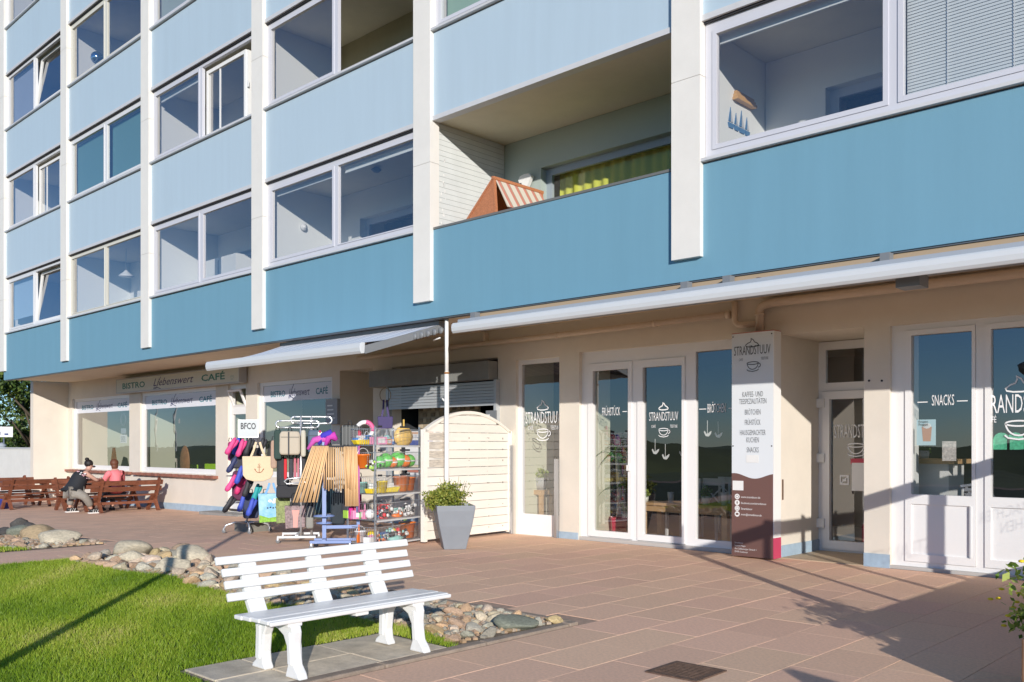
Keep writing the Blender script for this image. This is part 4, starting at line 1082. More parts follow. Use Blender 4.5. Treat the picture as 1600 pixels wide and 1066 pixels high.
# white square where the code stood stays blank; contact rows with round icons
MB().box(.015, W * .29, -.0045, -.003, u(767), u(752)).build('blank_label', M_WHITE, PS)
for k, py in enumerate((777, 786.5, 795.5, 804.5)):
    q = MB(); q.prism([(.085 + .038 * cos(a), u(py) + .038 * sin(a)) for a in [2 * pi * j / 16 for j in range(16)]], -.0045, -.003); q.build('icon', M_WHITE, PS, fixn=True)
    ltext(['www.strandstuuv.de', 'facebook.com/strandstuuv', 'Strandstuuv', 'moin@strandstuuv.de'][k], .145, u(py) - .016, -.0045, .028, M_WHITE, PS, w=[.29, .38, .17, .31][k], align='l')
    ic = MB()
    if k == 0: ic.ribbon([(.085 + .02 * cos(a), u(py) + .02 * sin(a)) for a in [2 * pi * j / 12 for j in range(12)]], .006, -.005, True)
    if k == 1: ic.box(.08, .09, -.0055, -.005, u(py) - .022, u(py) + .02).box(.072, .1, -.0055, -.005, u(py) + .0, u(py) + .008)
    if k == 2: ic.ribbon([(.067, u(py) - .018), (.103, u(py) - .018), (.103, u(py) + .018), (.067, u(py) + .018)], .006, -.005, True)
    if k == 3: ic.prism([(.065, u(py) - .014), (.105, u(py) - .014), (.105, u(py) + .014), (.065, u(py) + .014)], -.0055, -.005)
    ic.build('icon_mark', M_SBR, PS)
for k, t_ in enumerate(('Strandstuuv', 'Susanne Meyer', 'Am Schleswiger Strand 1', '27476 Cuxhaven')):
    ltext(t_, .045, u(851 + k * 4.7), -.0045, .022, M_WHITE, PS, w=[.13, .17, .33, .2][k], align='l')
for a, c in ((.02, H - .04), (W - .02, H - .04), (.02, u(697)), (W - .02, u(697))): MB().lathe((a, -.006, c), [(.009, 0), (.009, .006)], 8, axis='y').build('screw', M_DARK, PS)
# small wall marks
for px_, py in ((1347 + 11, 595), (1347 + 31, 595)):
    MB().lathe((WX(px_), YW - .008, zat(px_, py, YW)), [(.014, 0), (.014, .01)], 8, axis='y').build('wall_screw', M_DARK, BLD, world=True)
MB().box(OP['entry'][0] - .001, OP['entry'][0] + .016, YW + .05, YW + .07, .8, 1.08).build('wall_hook', M_RUST, BLD, world=True)
# ------------------------------------------------------------------ white bench
M_BENCH = mat('white_bench_plastic', (.78, .78, .765), .35, spec=.5, nz=.04, ns=9)
BX, BY = -5.36, 3.94
BE = thing('park_bench', 'white plastic slatted park bench standing on paving at the lawn edge', 'bench', (BX, BY, .017))
L2 = .79
for z, x in ((.735, -.405), (.655, -.37), (.575, -.335), (.495, -.30)):
    q = MB(); q.bar((x, -L2 if z < .7 else -L2 - .03, z), (x, L2 + (.09 if z > .7 else .06), z), .03, .058, up=(-.4, 0, 1)); q.build('back_slat', M_BENCH, BE, bevel=.008)
for x, z in ((-.20, .375), (-.09, .38), (.02, .385), (.13, .385)):
    MB().box(x - .048, x + .048, -L2 + .02, L2 + .02, z - .018, z + .012).build('seat_slat', M_BENCH, BE, bevel=.008)
MB().box(.185, .212, -L2 + .02, L2 + .02, .362, .392).build('seat_slat', M_BENCH, BE, bevel=.01)
for y in (-.57, -.02, .50):
    q = MB(); q.prism([(-.27, .33), (-.225, .345), (-.318, .495), (-.424, .752), (-.46, .75), (-.365, .48)], y - .065, y + .065); q.build('back_post', M_BENCH, BE, bevel=.008, fixn=True)
    q = MB(); q.bar((-.23, y, .345), (.19, y, .35), .11, .03); q.build('seat_bearer', M_BENCH, BE, bevel=.006)
for y in (-.57, .50):
    rear = [(-.30, 0), (-.285, .03), (-.245, .06), (-.235, .16), (-.26, .34), (-.05, .345), (-.04, .315), (-.11, .30), (-.145, .24), (-.16, .12), (-.15, .05), (-.13, .02), (-.125, 0)]
    front = [(.12, 0), (.13, .03), (.15, .08), (.14, .20), (.10, .27), (.03, .305), (-.038, .315), (-.048, .345), (.20, .345), (.215, .30), (.205, .20), (.225, .09), (.27, .04), (.29, 0)]
    for pf in (rear, front):
        MB().prism(pf, y - .036, y + .036).build('leg', M_BENCH, BE, bevel=.01, fixn=True)
        MB().prism([(-.235, .07), (-.185, .07), (-.18, .3), (-.225, .3)] if pf is rear else [(.165, .09), (.205, .09), (.185, .3), (.15, .3)], y - .046, y + .046).build('leg_rib', M_BENCH, BE, bevel=.004, fixn=True)

# ------------------------------------------------------------------ planter by the gate
g0 = gnd(709, 857)
PL = thing('planter', 'tall tapered grey square planter in front of the arched gate', 'planter', (g0.x, g0.y, 0), .95)
M_PLG = mat('planter_grey', (.23, .25, .275), .5, nz=.04, ns=5)
q = MB(); vs = []
for z, w in ((0, .165), (.12, .19), (.35, .245), (.58, .283), (.66, .29), (.66, .265), (.58, .26)):
    for a, c in ((-1, -1), (1, -1), (1, 1), (-1, 1)): vs.append((a * w, c * w, z))
fs = [(3, 2, 1, 0)]
for r in range(6):
    for k in range(4): fs.append((r * 4 + k, r * 4 + (k + 1) % 4, r * 4 + 4 + (k + 1) % 4, r * 4 + 4 + k))
fs.append((24, 25, 26, 27)); q.add(vs, fs); q.build('pot', M_PLG, PL, bevel=.012)
def leafmat(name, c0, c1, c2, tr=.3):
    m_ = bpy.data.materials.new(name); m_.use_nodes = True; nt = m_.node_tree; b_ = nt.nodes['Principled BSDF']; b_.inputs['Roughness'].default_value = .55
    at_ = nt.nodes.new('ShaderNodeAttribute'); at_.attribute_name = 'tone'; cr = nt.nodes.new('ShaderNodeValToRGB')
    cr.color_ramp.elements[0].color = (*c0, 1); cr.color_ramp.elements[1].color = (*c2, 1); e = cr.color_ramp.elements.new(.5); e.color = (*c1, 1)
    nt.links.new(at_.outputs['Fac'], cr.inputs[0]); nt.links.new(cr.outputs[0], b_.inputs['Base Color'])
    t_ = nt.nodes.new('ShaderNodeBsdfTranslucent'); nt.links.new(cr.outputs[0], t_.inputs[0]); mx = nt.nodes.new('ShaderNodeMixShader'); mx.inputs[0].default_value = tr
    nt.links.new(b_.outputs[0], mx.inputs[1]); nt.links.new(t_.outputs[0], mx.inputs[2]); nt.links.new(mx.outputs[0], nt.nodes['Material Output'].inputs[0]); return m_
def leaves(name, P, size, m_, seed, elong=1.6, parent=None, N=None):
    "one small pointed quad per point"
    g = np.random.default_rng(seed); P = np.asarray(P, float); n = len(P)
    d = g.normal(size=(n, 3)); d /= np.linalg.norm(d, axis=1)[:, None]
    e = np.cross(d, g.normal(size=(n, 3))); e /= np.linalg.norm(e, axis=1)[:, None]
    s_ = size * g.uniform(.6, 1.4, n)[:, None]
    v = np.stack([P - d * s_ * elong / 2, P + e * s_ / 2, P + d * s_ * elong / 2, P - e * s_ / 2], 1)
    me = bpy.data.meshes.new(name); me.vertices.add(n * 4); me.vertices.foreach_set('co', v.reshape(-1).astype(np.float32))
    me.loops.add(n * 4); me.loops.foreach_set('vertex_index', np.arange(n * 4, dtype=np.int32)); me.polygons.add(n)
    me.polygons.foreach_set('loop_start', np.arange(0, n * 4, 4, dtype=np.int32)); me.polygons.foreach_set('loop_total', np.full(n, 4, dtype=np.int32)); me.update()
    at = me.attributes.new('tone', 'FLOAT', 'POINT'); at.data.foreach_set('value', np.repeat(g.uniform(0, 1, n), 4).astype(np.float32))
    me.materials.append(m_); o = bpy.data.objects.new(name, me); COL.objects.link(o)
    if parent: o.parent = parent
    return o
def blob(g, n, c, r, shell=.5, lump=.25):
    d = g.normal(size=(n, 3)); d /= np.linalg.norm(d, axis=1)[:, None]
    k = 1 + lump * (np.sin(d[:, 0] * 5 + c[0]) * np.sin(d[:, 1] * 6 + c[1]) + .6 * np.sin(d[:, 2] * 7 + c[0] * 3))
    rr = g.uniform(shell ** 3, 1, n) ** (1 / 3) * k
    return np.array(c) + d * rr[:, None] * np.array(r)
g_ = np.random.default_rng(5)
M_BUSH = leafmat('planter_leaf', (.10, .15, .02), (.28, .34, .05), (.55, .52, .12))
lf = np.array([-.725 * cos(.95) - .689 * sin(.95), .725 * sin(.95) - .689 * cos(.95)])     # towards the left of the view, in the pot's axes
def off(k, z): return (lf[0] * k, lf[1] * k, z)
pts = np.concatenate([blob(g_, 2600, off(.12, .78), (.30, .30, .14), .3), blob(g_, 900, off(.26, .72), (.17, .17, .15), .3), blob(g_, 300, off(.05, .92), (.2, .2, .09), .2, .5), blob(g_, 450, off(.06, .62) + np.array([0, 0, 0]), (.27, .27, .10), .5)])
leaves('foliage', pts, .022, M_BUSH, 1, 1.9, PL)
q = MB(); r_ = random.Random(8)
for k in range(26):
    a = r_.uniform(0, 6.3); rr = r_.uniform(.05, .3); q.tube([(rr * .3 * cos(a), rr * .3 * sin(a), .6), (rr * cos(a), rr * sin(a), r_.uniform(.85, 1.08))], .0025, 4)
o = q.build('stems', mat('stem_green', (.18, .20, .06), .7), PL); o['kind'] = 'stuff'

# ------------------------------------------------------------------ picnic sets
M_WOOD = mat('brown_stained_wood', (.20, .068, .035), .5, nz=.3, ns=6, stretch=(1, 1, 4), bump=.15, bs=30, var=.12)
def picnic_bench(label):
    "bench 1.9 long along local y, sitter faces local -x, backrest on +x"
    t = thing('picnic_bench', label, 'bench', group='brown picnic benches outside the bistro')
    L = .93
    for x in (-.18, -.02): MB().box(x - .07, x + .07, -L, L, .40, .44).build('seat_plank', M_WOOD, t)
    for z, x in ((.60, .17), (.76, .25)): q = MB(); q.bar((x, -L, z), (x, L, z), .035, .12, up=(.35, 0, 1)); q.build('back_plank', M_WOOD, t)
    MB().box(.03, .075, -L + .1, L - .1, .20, .27).build('stretcher', M_WOOD, t)
    for y in (-.75, .75):
        q = MB(); q.bar((-.28, y, 0), (.06, y, .43), .07, .09, up=(1, 0, 1)); q.build('leg', M_WOOD, t)
        q = MB(); q.bar((.22, y + .07, 0), (-.04, y + .07, .40), .07, .09, up=(-1, 0, 1)); q.build('leg', M_WOOD, t)
        q = MB(); q.bar((.02, y + .07, .30), (.30, y + .07, .86), .06, .11, up=(-1, 0, .5)); q.build('back_post', M_WOOD, t)
    return t
def picnic_table(label):
    t = thing('picnic_table', label, 'table', group='brown picnic tables outside the bistro')
    for k in range(5): MB().box(-.34 + k * .14, -.34 + k * .14 + .13, -.95, .95, .70, .74).build('table_plank', M_WOOD, t)
    for y in (-.7, .7):
        for s_ in (-1, 1): q = MB(); q.bar((s_ * .32, y + s_ * .04, 0), (-s_ * .2, y + s_ * .04, .70), .06, .09, up=(s_, 0, 1)); q.build('leg', M_WOOD, t)
        MB().box(-.3, .3, y - .03, y + .03, .62, .70).build('crosspiece', M_WOOD, t)
    MB().box(-.03, .03, -.7, .7, .25, .33).build('stretcher', M_WOOD, t)
    return t
BLAB = ['brown wooden bench with backrest that the person in the pink top sits on', 'brown bench on the far side of the table in front of the two people',
        'brown bench of the left hand picnic set seen from behind its backrest', 'brown bench at the far left facing the left hand picnic table']
BPOS = [(-23.85, 10.32, 0), (-25.75, 10.2, pi), (-27.35, 9.3, .05), (-29.3, 9.1, pi)]
b0 = picnic_bench(BLAB[0]); b0.location = (BPOS[0][0], BPOS[0][1], gz(BPOS[0][0]))
for lb, (x, y, rz) in list(zip(BLAB, BPOS))[1:]:
    c = copy_tree(b0); c['label'] = lb; c.location = (x, y, gz(x)); c.rotation_euler = (0, 0, rz)
t0_ = picnic_table('brown picnic table between the two seated people and the bistro window'); t0_.location = (-24.75, 10.25, gz(-24.75))
c = copy_tree(t0_); c['label'] = 'brown picnic table at the far left with a blue crate beneath'; c.location = (-28.3, 9.2, gz(-28.3))
g0 = Vector((-27.9, 8.55, gz(-28)))
CR = thing('crate', 'blue crate with pale things standing under the far left picnic table', 'crate', g0, .2)
q = MB(); q.holed(-.25, .25, .0, .26, [(-.1, .1, .17, .22)], -.18, -.16); q.holed(-.25, .25, 0, .26, [(-.1, .1, .17, .22)], .16, .18); q.box(-.25, -.23, -.16, .16, 0, .26).box(.23, .25, -.16, .16, 0, .26).box(-.23, .23, -.16, .16, 0, .02)
q.build('crate_body', mat('crate_blue', (.05, .07, .35), .4), CR)
MB().box(-.2, .2, -.13, .13, .02, .2).build('contents', M_WHITE, CR)
CN = MB().lathe((0, 0, 0), [(.028, 0), (.033, .008), (.033, .11), (.026, .12)], 12).build('drink_can', mat('can_green', (.05, .40, .12), .3, metal=.3)); CN.location = (-24.5, 9.42, gz(-24.5) + .74); tag(CN, 'green and silver drink can standing on the picnic table', 'can')
c = CN; q = MB().lathe((0, 0, 0), [(.0335, .03), (.0335, .09)], 12); q.build('can_band', M_METAL, CN)

# ------------------------------------------------------------------ people
M_SKIN = mat('skin_tone', (.62, .36, .27), .55)
def skin(name, J, E, m_, parent, sub=2, root=None):
    names = list(J); idx = {k: i for i, k in enumerate(names)}
    me = bpy.data.meshes.new(name); me.from_pydata([J[k][0] for k in names], [(idx[a], idx[b_]) for a, b_ in E], [])
    me.materials.append(m_)
    o = bpy.data.objects.new(name, me); COL.objects.link(o); o.parent = parent
    md = o.modifiers.new('skin', 'SKIN'); md.use_smooth_shade = True
    sv = me.skin_vertices[0].data
    for k, i in idx.items():
        r = J[k][1]; sv[i].radius = r if isinstance(r, tuple) else (r, r)
    for i in range(len(names)): sv[i].use_root = False
    sv[idx[root] if root else 0].use_root = True
    s_ = o.modifiers.new('sub', 'SUBSURF'); s_.levels = sub; s_.render_levels = sub
    return o
def face_bits(t, c, fwd, right, s=1.0, glasses=False):
    c = Vector(c); f = Vector(fwd).normalized(); r = Vector(right).normalized(); u = r.cross(f).normalized()
    if u.z < 0: u = -u
    for k in (-1, 1):
        q = MB(); q.ball(c + f * .088 * s + r * k * .032 + u * .01, .013); q.build('eye', M_WHITE, t)
        q = MB(); q.ball(c + r * k * .078 * s + u * .0, .022, .5, 1, 1.3); q.build('ear', M_SKIN, t)
        if glasses: q = MB(); q.ball(c + f * .098 * s + r * k * .036 + u * .012, .028, 1, 1, .8); q.build('sunglass_lens', M_DARK, t)
    q = MB(); q.bar(c + f * .09 + u * .012, c + f * .115 - u * .025, .02, .02, up=f, taper=1.2); q.build('nose', M_SKIN, t)
    q = MB(); q.bar(c + f * .088 - u * .05 - r * .02, c + f * .088 - u * .05 + r * .02, .008, .01); q.build('mouth', mat('lip', (.4, .12, .1), .5), t)
def hand(t, w, d, n_, mt=M_SKIN):
    "palm, four fingers and a thumb from the wrist w along d, n_ the palm normal"
    w = Vector(w); d = Vector(d).normalized(); n_ = Vector(n_); n_ = (n_ - d * n_.dot(d)).normalized(); s_ = d.cross(n_)
    q = MB(); q.tube([w, w + d * .04, w + d * .085], .03, 8, radii=[.024, .036, .034])
    for k, l in enumerate((.065, .075, .07, .055)):
        b0_ = w + d * .08 + s_ * (k - 1.5) * .019
        q.tube([b0_ - d * .02, b0_ + d * l * .5 - n_ * .008, b0_ + d * l * .85 - n_ * .03], .009, 6, radii=[.0095, .009, .007])
    b0_ = w + d * .03 - s_ * .03
    q.tube([b0_, b0_ - s_ * .03 + d * .03, b0_ - s_ * .032 + d * .062 - n_ * .012], .01, 6, radii=[.012, .011, .008])
    return q.build('hand', mt, t)
# -- person leaning at the near bench end, dark sleeveless top, grey trousers
g1 = gz(-24)
PA = thing('person', 'person with a dark bun in a black floral vest and grey trousers bending forward', 'person', (-24.05, 9.25, g1))
P_ = {'pelvis': ((.0, -.12, .55), (.155, .13)), 'belly': ((-.02, -.08, .70), (.18, .17)), 'chest': ((-.05, .04, .88), (.17, .15)), 'neck0': ((-.07, .16, 1.0), .09), 'neck': ((-.08, .225, 1.055), .05), 'head0': ((-.09, .27, 1.12), .075), 'head1': ((-.10, .29, 1.19), .085), 'head2': ((-.10, .28, 1.25), .06),
      'shl': ((-.20, .10, .98), .062), 'ell': ((-.30, .30, .80), .04), 'wrl': ((-.34, .50, .82), .026),
      'shr': ((.10, .12, .98), .062), 'elr': ((.10, .38, .80), .04), 'wrr': ((-.12, .52, .83), .026),
      'hipl': ((-.12, -.12, .52), .10), 'knl': ((-.48, .02, .50), .065), 'anl': ((-.50, -.02, .10), .04),
      'hipr': ((.14, -.13, .52), .10), 'knr': ((.30, .02, .42), .07), 'anr': ((.22, .20, .10), .042)}
E_ = [('pelvis', 'belly'), ('belly', 'chest'), ('chest', 'neck0'), ('neck0', 'neck'), ('neck', 'head0'), ('head0', 'head1'), ('head1', 'head2'), ('neck0', 'shl'), ('shl', 'ell'), ('ell', 'wrl'), ('neck0', 'shr'), ('shr', 'elr'), ('elr', 'wrr'), ('pelvis', 'hipl'), ('hipl', 'knl'), ('knl', 'anl'), ('pelvis', 'hipr'), ('hipr', 'knr'), ('knr', 'anr')]
skin('body', P_, E_, M_SKIN, PA)
def grow(keys, k, over=None):
    d = {}
    for n_ in keys:
        p, r = P_[n_]; d[n_] = (p, tuple(x + k for x in r) if isinstance(r, tuple) else r + k)
    if over: d.update(over)
    return d
M_TOPB = mat('black_floral_cloth', (.02, .022, .026), .8, nz=.0)
skin('vest_top', {**grow(('belly', 'chest', 'neck0'), .034), 'pelvis': ((.01, -.14, .54), (.215, .19)), 'hem': ((.05, -.20, .46), (.17, .15)), 'sl': ((-.14, .11, 1.0), .07), 'sr': ((.05, .12, 1.0), .07)}, [('hem', 'pelvis'), ('pelvis', 'belly'), ('belly', 'chest'), ('chest', 'neck0'), ('neck0', 'sl'), ('neck0', 'sr')], M_TOPB, PA)
q = MB(); r_ = random.Random(2); q.mats = [mat('flower_pink', (.72, .45, .5), .8), mat('flower_white', (.75, .75, .75), .8)]
for k in range(26):
    q.cur = k % 2; a = r_.uniform(-1, 1); q.ball((.02 + a * .17, -.02 + r_.uniform(-.05, .14), .98 + r_.uniform(-.05, .10) - abs(a) * .08), r_.uniform(.018, .03), 1, 1, .6, 6, 4)
o = q.build('flower_print', None, PA); o['kind'] = 'stuff'
M_TRG = mat('grey_trousers', (.27, .245, .21), .85, nz=.1, ns=20)
skin('trousers', {'pelvis': ((.02, -.14, .50), (.185, .15)), 'hipl': ((-.12, -.12, .52), .125), 'knl': P_['knl'][0:1] + (.095,), 'anl': ((-.50, -.02, .16), .075), 'hipr': ((.14, -.13, .52), .135), 'knr': ((.31, .02, .42), .105), 'anr': ((.235, .18, .17), .08)},
     [('pelvis', 'hipl'), ('hipl', 'knl'), ('knl', 'anl'), ('pelvis', 'hipr'), ('hipr', 'knr'), ('knr', 'anr')], M_TRG, PA)
for (x, y) in ((-.50, .0), (.22, .24)):
    q = MB().m(mat('sneaker_black', (.02, .02, .02), .5)); q.tube([(x, y - .08, .06), (x, y + .03, .07), (x, y + .15, .045)], .05, 10, radii=[.045, .052, .04]); q.m(M_WHITE).box(x - .05, x + .05, y - .11, y + .18, .0, .028)
    for k in range(3): q.bar((x + .052, y - .03 + k * .05, .03), (x + .04, y + k * .05, .10), .008, .012)
    q.build('shoe', None, PA)
M_HAIRB = mat('hair_dark', (.018, .013, .012), .6, bump=.4, bs=60)
q = MB(); q.ball((-.10, .262, 1.225), .105, 1, .95, .95, 14, 10); q.ball((-.09, .22, 1.33), .05, 1, 1, .9)
q.build('hair', M_HAIRB, PA)
face_bits(PA, (-.10, .285, 1.185), (.25, .85, -.5), (.95, -.1, 0), 1, True)
hand(PA, (-.34, .50, .82), (.1, 1, -.1), (0, 0, 1)); hand(PA, (-.12, .52, .83), (-.6, .8, -.05), (0, 0, 1))
PH = MB().box(-.04, .04, -.08, .08, 0, .01).build('phone', mat('phone_blue', (.12, .22, .45), .3)); PH.location = (-24.35, 9.88, g1 + .85); PH.rotation_euler = (.5, .2, -.4); tag(PH, 'phone with a blue cover held by the bending person', 'phone')
PA.scale = (1.12, 1.08, 1.04)
# -- person in pink seen from behind
PB = thing('person', 'person with short reddish hair in a pink top seated with their back to the camera', 'person', (-24.0, 10.15, g1))
P_ = {'pelvis': ((.0, 0, .54), (.15, .19)), 'belly': ((.01, 0, .70), (.13, .18)), 'chest': ((.0, 0, .92), (.12, .17)), 'neck0': ((-.03, 0, 1.06), .08), 'neck': ((-.05, 0, 1.13), .052), 'head0': ((-.07, 0, 1.19), .075), 'head1': ((-.08, 0, 1.26), .085), 'head2': ((-.08, 0, 1.31), .06),
      'shl': ((-.01, -.18, 1.0), .065), 'ell': ((-.14, -.25, .76), .042), 'wrl': ((-.40, -.16, .79), .027),
      'shr': ((-.01, .18, 1.0), .065), 'elr': ((-.14, .25, .76), .042), 'wrr': ((-.40, .16, .79), .027),
      'hipl': ((-.03, -.10, .52), .10), 'knl': ((-.47, -.12, .50), .065), 'anl': ((-.45, -.12, .10), .042),
      'hipr': ((-.03, .10, .52), .10), 'knr': ((-.47, .12, .50), .065), 'anr': ((-.45, .12, .10), .042)}
skin('body', P_, E_, M_SKIN, PB)
M_PINK = mat('pink_cloth', (.80, .22, .24), .8)
skin('pink_top', {**grow(('belly', 'chest', 'neck0'), .022), 'pelvis': ((.02, 0, .54), (.19, .22)), 'hem': ((.05, 0, .46), (.18, .21)), 'sl': ((-.01, -.19, 1.0), .085), 'el': ((-.14, -.26, .77), .06), 'wl': ((-.33, -.19, .785), .042), 'sr': ((-.01, .19, 1.0), .085), 'er': ((-.14, .26, .77), .06), 'wr': ((-.33, .19, .785), .042)},
     [('hem', 'pelvis'), ('pelvis', 'belly'), ('belly', 'chest'), ('chest', 'neck0'), ('neck0', 'sl'), ('sl', 'el'), ('el', 'wl'), ('neck0', 'sr'), ('sr', 'er'), ('er', 'wr')], M_PINK, PB)
skin('trousers', {'pelvis': ((.0, 0, .50), (.17, .2)), 'hipl': ((-.05, -.11, .52), .12), 'knl': ((-.48, -.12, .50), .085), 'anl': ((-.45, -.12, .14), .06), 'hipr': ((-.05, .11, .52), .12), 'knr': ((-.48, .12, .50), .085), 'anr': ((-.45, .12, .14), .06)},
     [('pelvis', 'hipl'), ('hipl', 'knl'), ('knl', 'anl'), ('pelvis', 'hipr'), ('hipr', 'knr'), ('knr', 'anr')], mat('dark_trousers', (.04, .045, .06), .85), PB)
for y in (-.12, .12): q = MB(); q.tube([(-.38, y, .05), (-.5, y, .06), (-.62, y, .04)], .045, 10, radii=[.04, .048, .036]); q.build('shoe', M_DARK, PB)
M_HAIRR = mat('hair_reddish', (.13, .045, .02), .6, bump=.5, bs=60)
q = MB(); q.ball((-.065, 0, 1.28), .108, 1, 1, 1, 14, 10); q.ball((-.03, 0, 1.19), .085, .8, 1.05, 1.1); q.build('hair', M_HAIRR, PB)
face_bits(PB, (-.075, 0, 1.25), (-1, 0, -.2), (0, 1, 0), 1)
hand(PB, (-.40, -.16, .79), (-1, .2, 0), (0, 0, 1)); hand(PB, (-.40, .16, .79), (-1, -.2, 0), (0, 0, 1))
# ------------------------------------------------------------------ shop goods on the forecourt
def caster(q, x, y):
    q.m(M_WHEEL).lathe((x, y, .035), [(.03, -.012), (.035, -.008), (.035, .008), (.03, .012)], 10, axis='y'); q.m(M_METAL).box(x - .012, x + .012, y - .02, y + .02, .05, .09)
M_WHEEL = mat('grey_wheel', (.18, .18, .18), .6)
M_TUBEW = mat('chrome_white_tube', (.72, .73, .74), .25, metal=.6)
M_BLUEP = mat('powder_blue_metal', (.20, .28, .52), .4)
CLOTHS = {}
def cl(name, c): return mat('cloth_' + name, c, .85, nz=.08, ns=12)
D0 = 15.6
# --- slipper rack with sign
R1 = gnd(386, 832)
RA = thing('display_rack', 'rotating rack of hanging bathing shoes with a small white BFCO sign on top', 'rack', (R1.x, R1.y, R1.z), A * 0 + .75)
q = MB(); q.m(M_TUBEW).tube([(0, 0, .1), (0, 0, 1.72)], .018, 8)
q.build('pole', None, RA)
for k in range(4):
    a = k * pi / 2 + .4; q = MB(); q.m(M_TUBEW).tube([(0, 0, .17), (.2 * cos(a), .2 * sin(a), .19), (.36 * cos(a), .36 * sin(a), .14), (.40 * cos(a), .40 * sin(a), .07)], .016, 8); caster(q, .40 * cos(a), .40 * sin(a)); q.build('leg', None, RA)
for z in (.55, 1.02, 1.42):
    MB().tube([(.36 * cos(2 * pi * k / 20), .36 * sin(2 * pi * k / 20), z) for k in range(20)], .006, 5, closed=True).build('ring', M_METAL, RA)
    for k in range(3):
        a = k * pi / 3; MB().tube([(.36 * cos(a), .36 * sin(a), z), (-.36 * cos(a), -.36 * sin(a), z)], .005, 5).build('spoke', M_METAL, RA)
# sign faces the camera
def face_cam(o, x, y): return math.atan2(y, x) - pi / 2     # local -y looks back at the viewer
SG = thing('rack_sign', 'small white sign with the letters BFCO on the shoe rack', 'sign', atD(388, 683, D0), 0)
SG.rotation_euler = (0, 0, atan2(SG.location.y, SG.location.x) - pi / 2)
w_, h_ = 29 * D0 / FPX, 26 * D0 / FPX
MB().holed(-w_ / 2, w_ / 2, 0, h_, [], -.01, .01).build('sign_plate', mat('sign_plate', (.50, .53, .53), .4), SG)
q = MB(); q.holed(-w_ / 2 - .008, w_ / 2 + .008, -.008, h_ + .008, [(-w_ / 2, w_ / 2, 0, h_)], -.014, .012); q.build('sign_rim', M_METAL, SG)
ltext('BFCO', 0, h_ * .48, -.013, h_ * .36, M_BLACKP, SG, w=w_ * .78, bold=.02)
# hanging things helper, all hung near depth D
def hang(name, label, cat, px, py, D, rz=None, group=None):
    t = thing(name, label, cat, atD(px, py, D), 0, group)
    t.rotation_euler = (0, 0, (atan2(t.location.y, t.location.x) - pi / 2) + (rz or 0)); return t
PXM = D0 / FPX
def shoe_pair(label, px, py, c, D, tilt=.35, grp='bathing shoes hanging on the shoe rack', sole=(.03, .03, .03)):
    t = hang('bathing_shoe', label, 'shoes', px, py, D, group=grp); t.scale = (1.05, .7, 1.08)
    m1 = mat('shoe_%d_%d_%d' % tuple(int(x * 99) for x in c), c, .6); ms = mat('sole_%d' % int(sole[0] * 99), sole, .7)
    for k in (0, 1):
        M = Matrix.Rotation(tilt + k * .25, 4, 'Y')
        q = MB(); q.tube([(k * .06, k * .03, 0), (k * .06, k * .03, -.07), (k * .06, k * .03, -.15), (k * .06, k * .03, -.24), (k * .06, k * .03, -.29)], .04, 10, radii=[.018, .038, .034, .048, .026]); q.xf(M); q.build('upper', m1, t)
        q = MB(); q.prism([(-.03 + k * .06, -.02), (.03 + k * .06, -.02), (.028 + k * .06, -.12), (.044 + k * .06, -.22), (.02 + k * .06, -.295), (-.02 + k * .06, -.295), (-.04 + k * .06, -.22), (-.024 + k * .06, -.12)], .036 + k * .03, .05 + k * .03); q.xf(M); q.build('sole', ms, t)
    return t
pk = (.75, .07, .25); nv = (.03, .04, .12); bl = (.05, .09, .50); bk = (.03, .03, .035)
SHO = [(368, 684, pk, 'pink bathing shoes hanging at the top left of the shoe rack'), (380, 686, pk, 'bright pink bathing shoes hanging below the BFCO sign'), (374, 683, bl, 'blue bathing shoes hanging between two pink pairs'), (392, 684, bk, 'black bathing shoes hanging at the top of the shoe rack above the cream tote'),
       (412, 684, bk, 'black bathing shoes right of the rack pole'), (370, 713, nv, 'navy bathing shoes in the middle of the shoe rack'), (378, 728, bl, 'blue bathing shoes beside the left edge of the cream tote'), (368, 742, pk, 'pink bathing shoes left of the cream tote bottom'), (378, 745, (.65, .04, .18), 'crimson bathing shoes below the blue pair'),
       (390, 748, bk, 'black bathing shoes below the cream tote'), (364, 775, bk, 'black bathing shoes at the lower left corner of the shoe rack'), (382, 772, bl, 'bright blue bathing shoes low on the rack left'), (396, 778, bl, 'bright blue bathing shoes low on the rack beside the sheep bag'), (404, 756, (.02, .35, .36), 'teal bathing shoes below the cream tote')]
for k, (x, y, c, lb) in enumerate(SHO): shoe_pair(lb, x, y, c, D0 + .15 * ((k % 3) - 1), tilt=.5 if x < 372 else .3)
